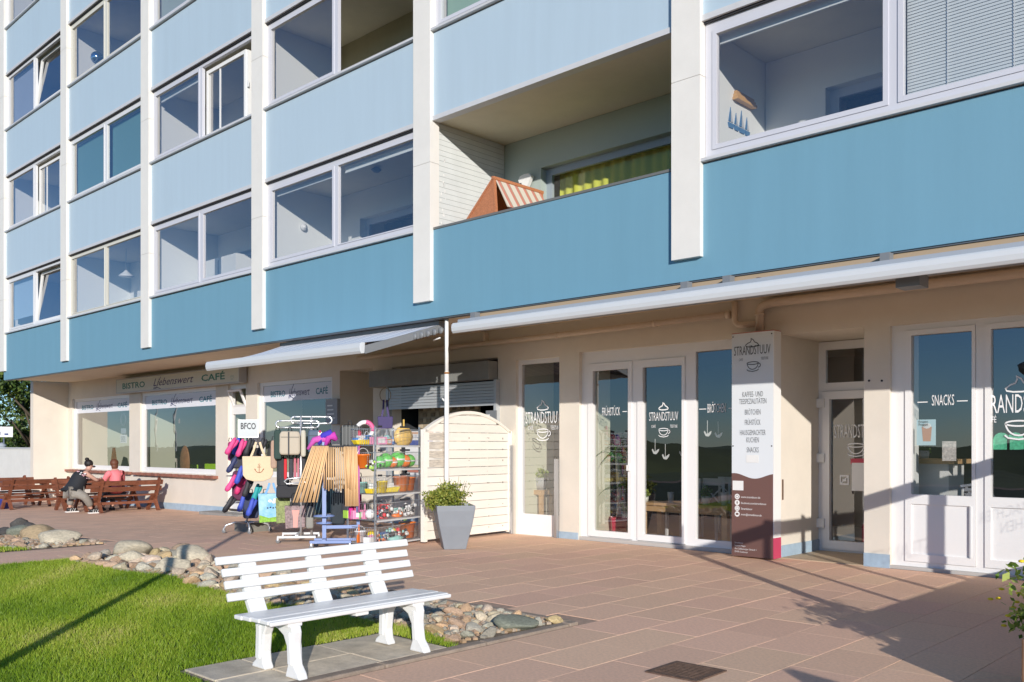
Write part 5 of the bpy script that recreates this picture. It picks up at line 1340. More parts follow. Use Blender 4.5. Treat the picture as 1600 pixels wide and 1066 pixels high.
# cream tote
M_CRM = mat('cream_canvas', (.74, .58, .38), .85, nz=.05, ns=30, bump=.1, bs=200)
def tote(label, px, py, D, wpx, hpx, mt, top_mat=None, strap=40, round_=True, cat='bag'):
    t = hang('tote_bag', label, cat, px, py, D); s_ = D / FPX; w = wpx * s_ / 2; h = hpx * s_
    pts_ = [(-w, h)] + ([(-w * .96, h * .25), (-w * .75, h * .08), (-w * .3, 0), (w * .35, 0), (w * .8, h * .1), (w * .98, h * .28)] if round_ else [(-w * .9, 0), (w * .95, .02)]) + [(w, h)]
    q = MB(); n = len(pts_); vs = []
    for yy, k_ in ((-.0, .95), (-.07, .8)): pass
    q.prism(pts_, -.045, .045); q.build('bag_body', mt, t, bevel=.012, fixn=True)
    for yy in (-.045, .045):
        q = MB(); hh = strap * s_
        pp = [(-w * .45, yy, h * .98), (-w * .25, yy, h + hh * .5), (-.03, yy * .5, h + hh), (.03, yy * .5, h + hh), (w * .25, yy, h + hh * .5), (w * .45, yy, h * .98)]
        for a_, c_ in zip(pp[:-1], pp[1:]): q.bar(a_, c_, .012, .035, up=(1, 0, 0))
        q.build('strap', top_mat or mt, t)
    return t, w, h
T1, w, h = tote('cream canvas tote bag printed with a brown anchor', 403, 752, D0 - .42, 47, 39, M_CRM, strap=22)
q = MB(); cx, cz = .02, h * .5; sc_ = .062; Y_ = -.048
q.ribbon([(cx, cz + sc_ * .9), (cx, cz - sc_)], .009, Y_); q.ribbon([(cx - sc_ * .5, cz + sc_ * .45), (cx + sc_ * .5, cz + sc_ * .45)], .009, Y_)
q.ribbon([(cx + sc_ * cos(a), cz - sc_ * .05 + sc_ * sin(a)) for a in [pi * 1.06 + pi * .88 * k / 10 for k in range(11)]], .011, Y_)
q.ribbon([(cx + .014 * cos(a), cz + sc_ * 1.1 + .014 * sin(a)) for a in [2 * pi * k / 10 for k in range(10)]], .006, Y_, True)
for s_ in (-1, 1): q.ribbon([(cx + s_ * sc_ * 1.2, cz + sc_ * .0), (cx + s_ * sc_ * .98, cz - sc_ * .28)], .016, Y_)
q.build('anchor_print', mat('anchor_brown', (.30, .10, .04), .8), T1)
# blue picture bag
M_SKYB = mat('bag_sky_blue', (.10, .38, .68), .6, nz=.4, ns=5, col2=(.45, .68, .80))
T2, w, h = tote('blue beach bag printed with clouds, birds and green grass', 424, 816, D0 - .35, 40, 45, M_SKYB, mat('strap_blue', (.16, .38, .70), .6), 16, False)
q = MB().m(mat('bag_grass', (.25, .48, .05), .7, nz=.4, ns=20)).prism([(-w * .9, .0), (w * .94, .02), (w * .95, h * .22), (-w * .2, h * .16), (-w * .9, h * .26)], -.049, -.045)
q.build('grass_print', None, T2, fixn=True)
for x_, z_ in ((-.02, .74), (.06, .78), (.11, .72), (.04, .70)): MB().ball((x_, -.046, z_ * h), .035, 1, .1, .7, 10, 6).build('cloud_print', M_WHITE, T2)
for k in range(5):
    x_ = -.06 + k * .045; MB().ball((x_, -.048, h * (.50 + .02 * (k % 2))), .013, 1.2, .2, 1, 8, 5).build('bird_print', M_BLACKP, T2)
T3, w, h = tote('grey bag with a pink animal picture at the foot of the clothes rail', 461, 826, 14.7, 32, 36, mat('bag_mauve', (.28, .20, .20), .7, nz=.5, ns=30), M_DARK, 14, False)
q = MB().m(mat('bag_pink_figure', (.72, .35, .30), .7)); q.prism([(-.03, .02), (.04, .02), (.045, .18), (.07, .30), (-.05, .30), (-.03, .18)], -.049, -.045); q.build('animal_print', None, T3, fixn=True)
tote('olive patterned bag between the blue bag and the grey bag', 442, 818, 15.0, 22, 40, mat('bag_olive', (.26, .30, .12), .8, nz=.5, ns=30), None, 12, False)
# --- clothes rail
R2 = gnd(462, 846)
DR = R2.x * FX + R2.y * FY
RB = thing('clothes_rail', 'chrome clothes rail on castors with looped top tubes full of bags and backpacks', 'rack', (R2.x, R2.y, R2.z), atan2(R2.y, R2.x) - pi / 2 - .12)
sP = DR / FPX
zz = lambda py: EYE + (696 - py) * sP - R2.z
for x0_, x1_, py, yy in ((432, 498, 663, .0), (452, 516, 656, .22)):
    a, c = (x0_ - 462) * sP, (x1_ - 462) * sP; z_ = zz(py); r = .055
    pts_ = [(a + r + (c - a - 2 * r) * k / 6, yy, z_ + r) for k in range(7)] + [(c - r + r * sin(t), yy, z_ + r * cos(t)) for t in [pi * k / 6 for k in range(7)]] + [(c - r - (c - a - 2 * r) * k / 6, yy, z_ - r) for k in range(7)] + [(a + r - r * sin(t), yy, z_ - r * cos(t)) for t in [pi * k / 6 for k in range(7)]]
    MB().tube(pts_, .015, 8, closed=True).build('loop_tube', M_TUBEW, RB)
for x_, yy in ((470, .0), (484, .22)): MB().tube([((x_ - 462) * sP, yy, .08), ((x_ - 462) * sP, yy, zz(650))], .02, 8).build('upright', M_TUBEW, RB)
for py, yy in ((752, .0),):
    a, c = (446 - 462) * sP, (480 - 462) * sP; z_ = zz(py); r = .04
    MB().tube([(a + r, yy - .1, z_ + r), (c, yy - .1, z_ + r + .03), (c, yy - .1, z_ - r + .03), (a + r, yy - .1, z_ - r), (a, yy - .1, z_)], .013, 8, closed=True).build('loop_tube', M_TUBEW, RB)
for yy in (-.3, .3):
    q = MB().m(M_TUBEW).bar((-.25, yy, .1), (.35, yy, .1), .05, .035); caster(q, -.24, yy); caster(q, .34, yy); q.build('base_bar', None, RB)
MB().bar((.05, -.3, .12), (.05, .3, .12), .05, .03).build('base_bar', M_TUBEW, RB)
# hanging goods on the rail
def soft_pack(name, label, cat, px, py, D, wpx, hpx, mt, zip_=None, pocket=None, extra=None):
    t = hang(name, label, cat, px, py, D); s_ = D / FPX; w = wpx * s_ / 2; h = hpx * s_
    q = MB(); q.prism([(-w * .92, -h), (w * .92, -h), (w, -h * .85), (w * .98, -h * .15), (w * .85, 0), (-w * .85, 0), (-w * .98, -h * .15), (-w, -h * .85)], -.08, .08)
    q.build('pack_body', mt, t, bevel=.03, fixn=True)
    if zip_: MB().box(w * zip_ - .012, w * zip_ + .012, -.088, -.08, -h * .98, -.01).build('front_strip', M_BLACKP, t)
    if pocket: MB().box(-w * .85, w * .85, -.086, -.08, -h * .26, -h * .24).build('seam', M_BLACKP, t)
    q = MB(); q.tube([(-.03, 0, 0), (-.02, 0, .06), (.02, 0, .06), (.03, 0, 0)], .008, 6); q.build('hang_loop', M_BLACKP, t)
    return t
soft_pack('backpack', 'beige backpack with a black centre strip on the clothes rail', 'backpack', 453, 674, DR - .15, 32, 37, mat('beige_nylon', (.50, .43, .33), .7), -.12, True)
soft_pack('backpack', 'slate blue backpack hanging right of the beige one', 'backpack', 493, 672, DR + .1, 24, 36, mat('slate_nylon', (.07, .11, .17), .6), None, True)
soft_pack('cloth_bag', 'narrow pale bag between the beige and the slate blue backpacks', 'bag', 474, 672, DR - .02, 8, 42, mat('pale_nylon', (.55, .52, .42), .7))
soft_pack('jacket', 'dark green jacket hanging at the left end of the clothes rail', 'jacket', 434, 672, DR, 12, 46, mat('dark_green_cloth', (.03, .06, .05), .8))
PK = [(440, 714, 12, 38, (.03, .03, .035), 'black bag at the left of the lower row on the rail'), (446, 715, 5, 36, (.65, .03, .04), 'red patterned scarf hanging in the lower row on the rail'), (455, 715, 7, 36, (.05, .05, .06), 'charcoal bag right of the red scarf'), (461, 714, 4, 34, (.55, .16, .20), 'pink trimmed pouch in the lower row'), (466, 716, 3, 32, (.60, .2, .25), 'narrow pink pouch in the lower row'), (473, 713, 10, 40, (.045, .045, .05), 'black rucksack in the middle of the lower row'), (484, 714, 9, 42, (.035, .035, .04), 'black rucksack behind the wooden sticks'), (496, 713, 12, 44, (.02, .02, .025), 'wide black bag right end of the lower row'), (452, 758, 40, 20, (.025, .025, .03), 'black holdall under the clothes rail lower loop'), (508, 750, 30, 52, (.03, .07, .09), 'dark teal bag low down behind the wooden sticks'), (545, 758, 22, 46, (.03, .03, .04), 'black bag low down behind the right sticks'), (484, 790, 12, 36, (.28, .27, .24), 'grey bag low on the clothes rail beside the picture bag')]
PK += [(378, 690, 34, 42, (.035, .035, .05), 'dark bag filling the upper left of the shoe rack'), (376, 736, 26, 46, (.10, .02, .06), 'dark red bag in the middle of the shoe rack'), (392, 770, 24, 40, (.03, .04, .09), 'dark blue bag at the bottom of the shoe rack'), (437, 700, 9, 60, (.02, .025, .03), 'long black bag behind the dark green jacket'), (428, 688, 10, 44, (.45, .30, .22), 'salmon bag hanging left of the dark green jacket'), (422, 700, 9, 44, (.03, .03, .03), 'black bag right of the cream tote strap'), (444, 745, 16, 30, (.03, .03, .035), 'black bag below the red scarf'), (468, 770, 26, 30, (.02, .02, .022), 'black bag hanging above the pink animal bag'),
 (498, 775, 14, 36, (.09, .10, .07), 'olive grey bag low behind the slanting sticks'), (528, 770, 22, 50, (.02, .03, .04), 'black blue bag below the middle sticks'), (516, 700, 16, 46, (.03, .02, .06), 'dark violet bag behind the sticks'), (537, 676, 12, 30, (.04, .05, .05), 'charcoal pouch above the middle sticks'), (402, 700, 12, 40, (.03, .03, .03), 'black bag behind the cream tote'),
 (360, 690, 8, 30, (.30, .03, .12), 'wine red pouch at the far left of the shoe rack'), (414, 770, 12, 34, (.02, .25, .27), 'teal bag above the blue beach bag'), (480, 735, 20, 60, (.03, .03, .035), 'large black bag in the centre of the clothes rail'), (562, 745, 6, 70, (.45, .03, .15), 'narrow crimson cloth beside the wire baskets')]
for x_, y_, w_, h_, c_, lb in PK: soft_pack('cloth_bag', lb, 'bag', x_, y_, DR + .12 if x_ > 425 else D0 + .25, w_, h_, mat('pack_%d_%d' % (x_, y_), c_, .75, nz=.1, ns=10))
TG = hang('price_tag', 'white price tag with a red dot on the clothes rail', 'tag', 500, 679, DR - .12); MB().box(-.03, .03, -.003, .003, -.06, .04).build('card', M_WHITE, TG); MB().lathe((0, -.006, .045), [(.022, 0), (.022, .005)], 10, axis='y').build('dot', mat('tag_red', (.55, .03, .1), .5), TG)
# --- black small bags cluster and coloured nets above the sticks
NET = [(498, 690, (.60, .10, .42), 34, 'magenta pink net bag above the left sticks'), (510, 683, (.06, .04, .45), 24, 'deep blue net above the sticks'), (517, 686, (.55, .05, .40), 18, 'purple pink net above the middle sticks')]
for x_, y_, c_, w_, lb in NET:
    t = hang('fishing_net', lb, 'net', x_, y_, 13.8, rz=.0, group=None); s_ = 13.8 / FPX
    q = MB(); q.tube([(-w_ * s_ / 2, 0, -.12), (-w_ * s_ * .2, 0, .02), (w_ * s_ * .2, 0, .05), (w_ * s_ / 2, 0, -.02)], .05, 8, radii=[.02, .05, .07, .03]); q.build('net_cloth', cl('net%d' % x_, c_), t)
t = soft_pack('cloth_bag', 'cluster of thin black bags hanging above the right sticks', 'bag', 547, 664, 14.0, 28, 34, mat('black_nylon', (.025, .03, .03), .5), None)
for k in range(5): MB().box(-.12 + k * .055, -.105 + k * .055, -.1, -.08, -.33, -.01).build('fold', mat('black_nylon2', (.05, .055, .055), .4), t)
t = hang('beach_ring', 'white and pink swimming ring hanging above the wire baskets', 'ring', 570, 672, 14.1); MB().tube([(.12 * cos(2 * pi * k / 20), 0, .12 * sin(2 * pi * k / 20)) for k in range(20)], .035, 8, closed=True).build('ring_tube', M_WHITE, t)
q = MB(); q.tube([(.125 * cos(a), -.006, .125 * sin(a)) for a in [pi * .45 - pi * .5 * k / 8 for k in range(9)]], .038, 8); q.build('pink_band', mat('ring_pink', (.72, .12, .28), .5), t)
t = soft_pack('cloth_bag', 'red pouch hanging left of the wire baskets', 'bag', 561, 672, 14.0, 7, 28, mat('red_nylon', (.6, .03, .08), .6))
# --- blue stand with fan of wooden sticks
R3 = gnd(528, 855); D3 = R3.x * FX + R3.y * FY; s3 = D3 / FPX
ST = thing('display_stand', 'blue metal stand on castors carrying wooden net handles', 'stand', (R3.x, R3.y, 0), atan2(R3.y, R3.x) - pi / 2)
z3 = lambda py: EYE + (696 - py) * s3
x3 = lambda px: (px - 528) * s3
MB().box(x3(504), x3(510), -.03, .03, .12, z3(690)).build('post', M_BLUEP, ST)
MB().box(x3(557), x3(562), .1, .15, .1, z3(700)).build('post', M_BLUEP, ST)
MB().box(x3(505), x3(562), .0, .04, z3(826), z3(821)).build('crossbar', M_BLUEP, ST)
MB().tube([(x3(507) + .11 * cos(2 * pi * k / 16), .11 * sin(2 * pi * k / 16), z3(817)) for k in range(16)], .012, 6, closed=True).build('ring', M_BLUEP, ST)
MB().tube([(x3(507) + .15 * cos(2 * pi * k / 16), .13 * sin(2 * pi * k / 16), z3(806)) for k in range(16)], .012, 6, closed=True).build('ring', M_BLUEP, ST)
for a_, c_ in (((486, -.25), (548, -.32)), ((492, .1), (560, .05))):
    q = MB().m(M_BLUEP).bar((x3(a_[0]), a_[1], .11), (x3(c_[0]), c_[1], .11), .05, .04); caster(q, x3(a_[0]) + .02, a_[1]); caster(q, x3(c_[0]) - .02, c_[1]); q.build('base_bar', None, ST)
MB().bar((x3(507), -.3, .13), (x3(507), .12, .13), .05, .035).build('base_bar', M_BLUEP, ST)
MB().box(x3(492), x3(556), -.13, -.10, z3(700), z3(696)).build('holder_bar', M_DARK, ST)
M_STK = mat('pale_wood', (.72, .47, .24), .6, nz=.15, ns=4, stretch=(1, 1, .3), var=.1)
stick = MB().tube([(0, 0, 0), (0, 0, -1)], .0115, 7).mesh('stick', M_STK)
sticks = []
for k in range(12): sticks.append((490 + k * 2.1, 697, 461 + k * 3.1 + (k % 2) * 1.0, 783))
for k in range(14): sticks.append((508 + k * 3.2, 699, 507 + k * 3.6, 762 + (k * 7) % 5))
for k in range(9): sticks.append((538 + k * 2.3, 698, 540 + k * 2.3, 790))
for k, (xa, ya, xb, yb) in enumerate(sticks):
    yy = -.16 - .012 * (k % 3) - (.03 if k < 12 else 0)
    a_ = Vector((x3(xa), yy, z3(ya))); c_ = Vector((x3(xb), yy - .04, z3(yb))); d = c_ - a_
    o = bpy.data.objects.new('wooden_stick', stick); COL.objects.link(o)
    o.matrix_world = ST.matrix_basis @ (Matrix.Translation(a_) @ d.to_track_quat('-Z', 'Y').to_matrix().to_4x4() @ Matrix.Diagonal((1, 1, d.length, 1)))
    part_, i_, n_ = ('slanting left bundle', k, 12) if k < 12 else ('short middle bundle', k - 12, 14) if k < 26 else ('long right bundle', k - 26, 9)
    ordn = ['leftmost', 'second from left', 'third from left', 'fourth from left', 'fifth from left', 'sixth from left', 'seventh from left', 'eighth from left', 'ninth from left', 'tenth from left', 'eleventh from left', 'twelfth from left', 'thirteenth from left', 'fourteenth from left']
    tag(o, 'pale wooden stick, %s of the %s on the blue stand' % ('rightmost' if i_ == n_ - 1 else ordn[i_], part_), 'stick', 'wooden sticks on the blue stand')
for k, (px_, c_) in enumerate(((560, (.55, .15, .40)), (557, (.22, .28, .55)))):
    o = bpy.data.objects.new('coloured_stick', MB().tube([(0, 0, 0), (0, 0, -1.0)], .014, 7).mesh('coloured_stick', mat('stick_c%d' % k, c_, .5))); COL.objects.link(o)
    o.matrix_world = ST.matrix_basis @ Matrix.Translation((x3(px_), -.15, z3(697))); tag(o, ['magenta stick at the right end of the stick stand', 'lavender stick beside the magenta one'][k], 'stick')
for k, (px_, py_, c_, lb) in enumerate(((548, 792, (.6, .03, .25), 'crimson cloth hanging below the straight sticks'), (556, 788, (.55, .1, .2), 'pink cloth hanging low beside the wire baskets'))):
    t = hang('fishing_net', lb, 'net', px_, py_, D3, None); q = MB(); q.tube([(0, 0, .0), (0.01, 0, -.09), (0, 0, -.2)], .04, 8, radii=[.035, .04, .015]); q.build('net_cloth', cl('low%d' % k, c_), t)

# --- wire basket rack
RC0 = Vector((-10.90, 8.50, 0)); lx = Vector((-.24, .97, 0)).normalized(); ang = atan2(lx.y, lx.x)
RK = thing('wire_rack', 'tall wire rack of five baskets filled with colourful sand toys', 'rack', RC0, ang)
LL, WW = 1.16, .55           # local x along the rack, local y to the left (towards the building end)
M_WIRE = mat('wire_zinc', (.66, .68, .70), .3, metal=.85)
lev = [.06, .42, .81, 1.19, 1.55]; bh_ = .25
for x_ in (.01, LL - .01):
    for y_ in (.01, WW - .01): MB().box(x_ - .012, x_ + .012, y_ - .012, y_ + .012, .08, 1.84).build('post', M_WIRE, RK)
def wires(q, x0, x1, y0, y1, z0, z1, step=.035, r=.0018):
    for z in (z0, z1):
        for p, e in (((x0, y0), (x1, y0)), ((x1, y0), (x1, y1)), ((x1, y1), (x0, y1)), ((x0, y1), (x0, y0))): q.bar((*p, z), (*e, z), .007, .007)
    q.bar((x0, y0, (z0 + z1) / 2), (x1, y0, (z0 + z1) / 2), .004, .004); q.bar((x0, y0, (z0 + z1) / 2), (x0, y1, (z0 + z1) / 2), .004, .004)
    n = int((x1 - x0) / step)
    for k in range(n + 1):
        x = x0 + (x1 - x0) * k / n; q.bar((x, y0, z0), (x, y0, z1), r * 2, r * 2); q.bar((x, y0, z0), (x, y1, z0), r * 2, r * 2)
    n = int((y1 - y0) / step)
    for k in range(n + 1): y = y0 + (y1 - y0) * k / n; q.bar((x0, y, z0), (x0, y, z1), r * 2, r * 2)
for z in lev:
    q = MB(); wires(q, 0, LL, -.03, WW, z, z + bh_); q.build('basket', M_WIRE, RK)
    MB().box(.0, LL, -.034, -.028, z - .03, z - .005).build('price_strip', M_TRIM, RK)
    for a_, c_ in ((.0, .14), (.55, .85)): MB().box(a_ + .02, c_ - .02, -.036, -.03, z + bh_ + .02, z + bh_ + .05).build('clip', M_DARK, RK)
q = MB(); 
for x_ in (.05, LL - .05):
    for y_ in (.03, WW - .03): caster(q, x_, y_)
o = q.build('castors', None, RK); o['kind'] = 'stuff'
RW = Matrix.Translation(RC0) @ Matrix.Rotation(ang, 4, 'Z')
def toy(kind, c, cname, lx_, ly_, z, s, where, i=0):
    p = RW @ Vector((lx_, ly_, z)); mt = mat('toy_%s' % cname, c, .35, spec=.6)
    nm = {'bucket': 'toy_bucket', 'ball': 'toy_ball', 'shovel': 'toy_shovel', 'boat': 'toy_boat', 'box': 'toy_box', 'sieve': 'toy_sieve', 'bag': 'mesh_bag'}[kind]
    t = thing(nm, '%s %s %s' % (cname.replace('_', ' '), nm.replace('_', ' '), where), 'toy', p, rng.uniform(-.5, .5) + ang)
    if kind == 'bucket':
        MB().lathe((0, 0, 0), [(.065 * s, 0), (.09 * s, .15 * s), (.095 * s, .15 * s), (.095 * s, .165 * s), (.085 * s, .165 * s), (.06 * s, .01)], 14).build('pail', mt, t)
        MB().tube([(.09 * s * cos(a), 0, .155 * s + .08 * s * sin(a)) for a in [pi * k / 8 for k in range(9)]], .005, 5).build('handle', M_WHITE, t)
    elif kind == 'ball':
        MB().ball((0, 0, .085 * s), .085 * s, 1, 1, 1, 14, 10).build('ball_body', mt, t); MB().lathe((0, 0, .085 * s), [(.0865 * s, -.012), (.0875 * s, 0), (.0865 * s, .012)], 14).build('stripe', M_WHITE, t)
    elif kind == 'shovel':
        q = MB(); q.prism([(-.05 * s, 0), (.05 * s, 0), (.045 * s, .12 * s), (-.045 * s, .12 * s)], -.008, .008); q.build('blade', mt, t); MB().tube([(0, 0, .11 * s), (0, 0, .27 * s)], .01, 6).build('grip', mt, t)
    elif kind == 'boat':
        MB().prism([(-.14 * s, .06 * s), (-.1 * s, 0), (.1 * s, 0), (.16 * s, .07 * s)], -.05 * s, .05 * s).build('hull', mt, t, bevel=.01, fixn=True); MB().box(-.06 * s, .04 * s, -.03 * s, .03 * s, .062 * s, .12 * s).build('cabin', M_WHITE, t)
    elif kind == 'sieve':
        MB().lathe((0, 0, .08 * s), [(.02, -.03), (.07 * s, -.02), (.1 * s, .02), (.105 * s, .02), (.105 * s, .0)], 14, axis='y').build('dish', mt, t); MB().box(-.01, .01, -.01, .01, .18 * s, .25 * s).build('grip', mt, t)
    elif kind == 'box':
        MB().box(-.1 * s, .1 * s, -.06 * s, .06 * s, 0, .1 * s).build('carton', mt, t, bevel=.006); MB().box(-.06 * s, .06 * s, -.061 * s - .001, -.06 * s, .02 * s, .08 * s).build('picture', M_WHITE, t)
    elif kind == 'bag':
        r_ = random.Random(i); q = MB()
        for k in range(26): q.mats = [mt, M_WHITE, M_DARK]; q.cur = k % 3; q.ball((r_.gauss(0, .07) * s, r_.gauss(0, .05) * s, .07 * s + r_.uniform(-.05, .05) * s), .022 * s * r_.uniform(.7, 1.3), 1, 1, 1, 6, 4)
        o_ = q.build('small_pieces', None, t); o_['kind'] = 'stuff'; MB().tube([(-.1 * s, 0, .02), (0, 0, .0), (.1 * s, 0, .02)], .05 * s, 8, radii=[.02, .05 * s, .02]).build('mesh_net', mt, t)
    return t
OR = (.85, .20, .02); GR = (.14, .62, .10); YE = (.85, .65, .03); PKc = (.85, .30, .50); WHc = (.8, .8, .8); RD = (.7, .04, .05); BLc = (.08, .25, .65); TQ = (.30, .60, .55); LI = (.45, .75, .08); GO = (.78, .50, .12)
L1n = 'in the top wire basket'; L2n = 'in the second wire basket from the top'; L3n = 'in the middle wire basket'; L4n = 'in the second wire basket from the bottom'; L5n = 'in the bottom wire basket'
TOYS = [('box', PKc, 'pink', .25, .06, 4, 1.2, L1n + ' at the left'), ('box', BLc, 'blue', .10, .3, 4, 1.0, L1n + ' behind the pink one'), ('box', OR, 'orange', .5, .10, 4, .9, L1n + ' beside the pink one'), ('sieve', GO, 'golden yellow', .86, .03, 4, 1.6, L1n + ' leaning at the right'), ('ball', PKc, 'pale pink', 1.06, .1, 4, .8, L1n + ' right end'),
        ('bucket', OR, 'orange', .03, .18, 3, 1.3, L2n + ' left corner'), ('bucket', OR, 'orange', .03, .42, 3, 1.3, L2n + ' far left'), ('bag', LI, 'lime', .10, .04, 3, 1.0, L2n + ' at the left'), ('ball', BLc, 'blue', .05, .30, 3, .7, L2n + ' between the orange buckets'), ('ball', GR, 'green', .22, .02, 3, 1.1, L2n + ' left of the middle'), ('ball', GR, 'green', .42, .05, 3, 1.35, L2n + ' in the middle'), ('ball', YE, 'yellow', .30, .1, 3, .7, L2n), ('ball', OR, 'orange', .52, .0, 3, 1.0, L2n + ' below the green one'), ('ball', GR, 'green', .74, .06, 3, 1.5, L2n + ' right of the middle'), ('ball', OR, 'orange', .84, .0, 3, 1.2, L2n + ' at the right'), ('ball', GR, 'bright green', 1.04, .05, 3, 1.2, L2n + ' right end'),
        ('boat', YE, 'yellow', .10, .04, 2, 1.2, L3n + ' at the left'), ('bucket', YE, 'yellow', .06, .3, 2, .9, L3n + ' far left'), ('bucket', YE, 'amber', .30, .04, 2, 1.1, L3n + ' left of the middle'), ('boat', YE, 'pale yellow', .50, .03, 2, 1.2, L3n + ' in the middle'), ('bucket', OR, 'orange', .82, .05, 2, 1.45, L3n + ' right of the middle'), ('box', WHc, 'white', .66, .1, 2, .9, L3n), ('bucket', OR, 'dark orange', 1.08, .1, 2, 1.3, L3n + ' right end'),
        ('shovel', PKc, 'pink', .04, .15, 1, .9, L4n + ' far left'), ('box', PKc, 'pink', .06, .3, 1, 1.3, L4n + ' far left'), ('box', LI, 'lime green', .10, .45, 1, 1.2, L4n), ('ball', WHc, 'white', .05, .06, 1, .9, L4n + ' left corner'), ('bag', RD, 'red and white', .35, .04, 1, 1.4, L4n), ('bag', OR, 'coral', .72, .05, 1, 1.0, L4n + ' in the middle'), ('bag', WHc, 'grey and white', 1.02, .06, 1, 1.3, L4n + ' right end'),
        ('shovel', OR, 'orange', .02, .25, 0, 1.0, L5n + ' far left'), ('bag', PKc, 'pink and white', .12, .1, 0, .9, L5n + ' left'), ('box', WHc, 'white', .05, .07, 0, .9, L5n + ' left corner'), ('bag', TQ, 'turquoise and white', .66, .04, 0, 1.4, L5n + ' in the middle'), ('bag', OR, 'pale orange', .30, .05, 0, .8, L5n + ' left of the middle'), ('bucket', OR, 'orange', 1.0, .06, 0, 1.5, L5n + ' right end'), ('shovel', LI, 'lime green', 1.0, .1, 0, .9, L5n + ' lying on the orange bucket')]
ex = random.Random(12); names_ = {0: 'bottom', 1: 'second lowest', 2: 'middle', 3: 'second highest', 4: 'top'}
for l_ in range(5):
    for j in range(6):
        kd = ex.choice(['box', 'ball', 'boat', 'bucket', 'box']); cn, c = ex.choice([('red', RD), ('blue', BLc), ('white', WHc), ('yellow', YE), ('turquoise', TQ), ('green', GR), ('pink', PKc)])
        TOYS.append((kd, c, cn, .1 + j * .19, .26 + ex.uniform(-.04, .06), l_, ex.uniform(.8, 1.15), 'at the back of the %s wire basket, %s from left' % (names_[l_], ['first', 'second', 'third', 'fourth', 'fifth', 'sixth'][j])))
for i, (kd, c, cn, x_, y_, l_, s_, wh) in enumerate(TOYS):
    z_ = lev[l_] + .012 + (.27 if 'lying on' in wh else 0)
    toy(kd, c, cn.replace(' ', '_'), x_, y_ + .08, z_, s_, wh, i)
# purple bag hanging on the kiosk pier
TP, w, h = tote('dark purple bag hanging on the pier left of the shutter', 602, 671, 16.9, 24, 20, mat('purple_cloth', (.05, .035, .13), .7), None, 26, False)
q = MB(); q.tube([(.1 * cos(2 * pi * k / 16), 0, h + .40 + .13 * sin(2 * pi * k / 16)) for k in range(16)], .008, 5, closed=True); q.build('hoop', mat('hoop_wood', (.35, .25, .14), .6), TP)
# concrete block by the shoe rack
g0 = gnd(372, 832); o = MB().box(-.25, .35, -.15, .2, -.02, .16).build('concrete_block', mat('concrete_dark', (.22, .21, .18), .9, nz=.2, ns=8, bump=.3, bs=40), bevel=.01); o.location = (g0.x - .15, g0.y + .3, g0.z); tag(o, 'low concrete block on the paving beside the shoe rack', 'block')
# ------------------------------------------------------------------ loggia contents
# beach chair on the open balcony
FZ = 4.05
BC = thing('beach_chair', 'wicker hooded beach chair with red and white striped cloth on the open balcony', 'beach chair', (-10.15, 10.5, FZ))
M_WICK = mat('orange_wicker', (.52, .20, .09), .6, nz=.25, ns=60, bump=.8, bs=90)
M_RWS = bpy.data.materials.new('red_white_stripe_cloth'); M_RWS.use_nodes = True
nt = M_RWS.node_tree; bs_ = nt.nodes['Principled BSDF']; tc = nt.nodes.new('ShaderNodeTexCoord'); sp = nt.nodes.new('ShaderNodeSeparateXYZ')
ml = nt.nodes.new('ShaderNodeMath'); ml.operation = 'MULTIPLY'; ml.inputs[1].default_value = 5.2; fr_n = nt.nodes.new('ShaderNodeMath'); fr_n.operation = 'FRACT'
cr = nt.nodes.new('ShaderNodeValToRGB'); cr.color_ramp.interpolation = 'CONSTANT'; cr.color_ramp.elements[0].color = (.72, .66, .55, 1); cr.color_ramp.elements[1].position = .45; cr.color_ramp.elements[1].color = (.62, .25, .19, 1)
e = cr.color_ramp.elements.new(.8); e.color = (.35, .36, .22, 1); e = cr.color_ramp.elements.new(.86); e.color = (.72, .66, .55, 1)
nt.links.new(tc.outputs['Object'], sp.inputs[0]); nt.links.new(sp.outputs[1], ml.inputs[0]); nt.links.new(ml.outputs[0], fr_n.inputs[0]); nt.links.new(fr_n.outputs[0], cr.inputs[0]); nt.links.new(cr.outputs[0], bs_.inputs['Base Color'])
for y_ in (-.56, .53):
    q = MB().m(M_WICK).prism([(-.30, .35), (-.42, .9), (-.28, 1.05), (.31, 1.60), (.33, 1.58), (.40, .9), (.42, .35)], y_, y_ + .03); q.build('hood_side', None, BC, fixn=True)
    for a_, c_ in (((-.28, 1.05), (.32, 1.61)), ((.32, 1.61), (.42, .35)), ((-.42, .9), (-.28, 1.05))): MB().bar((a_[0], y_ + .015, a_[1]), (c_[0], y_ + .015, c_[1]), .05, .035).build('hood_edge', M_WICK, BC)
MB().bar((.32, -.58, 1.61), (.32, .58, 1.61), .05, .045).build('hood_ridge', M_WICK, BC)
q = MB(); q.add([(.33, -.52, 1.59), (.33, .52, 1.59), (.62, .55, 1.12), (.62, -.55, 1.12)], [(0, 1, 2, 3)]); q.add([(.33, -.52, 1.58), (.33, .52, 1.58), (.61, .55, 1.115), (.61, -.55, 1.115)], [(3, 2, 1, 0)]); q.build('canopy_cloth', M_RWS, BC)
q = MB(); q.bar((-.35, 0, .9), (.30, 0, 1.58), 1.04, .03); q.build('hood_roof', M_WICK, BC)
MB().box(-.40, -.34, -.53, .53, .35, .95).build('hood_back', M_WICK, BC)
MB().box(-.3, .3, -.5, .5, .36, .46).build('seat', M_RWS, BC, bevel=.02); MB().box(-.42, .42, -.56, .56, .0, .35).build('base_box', M_WICK, BC)
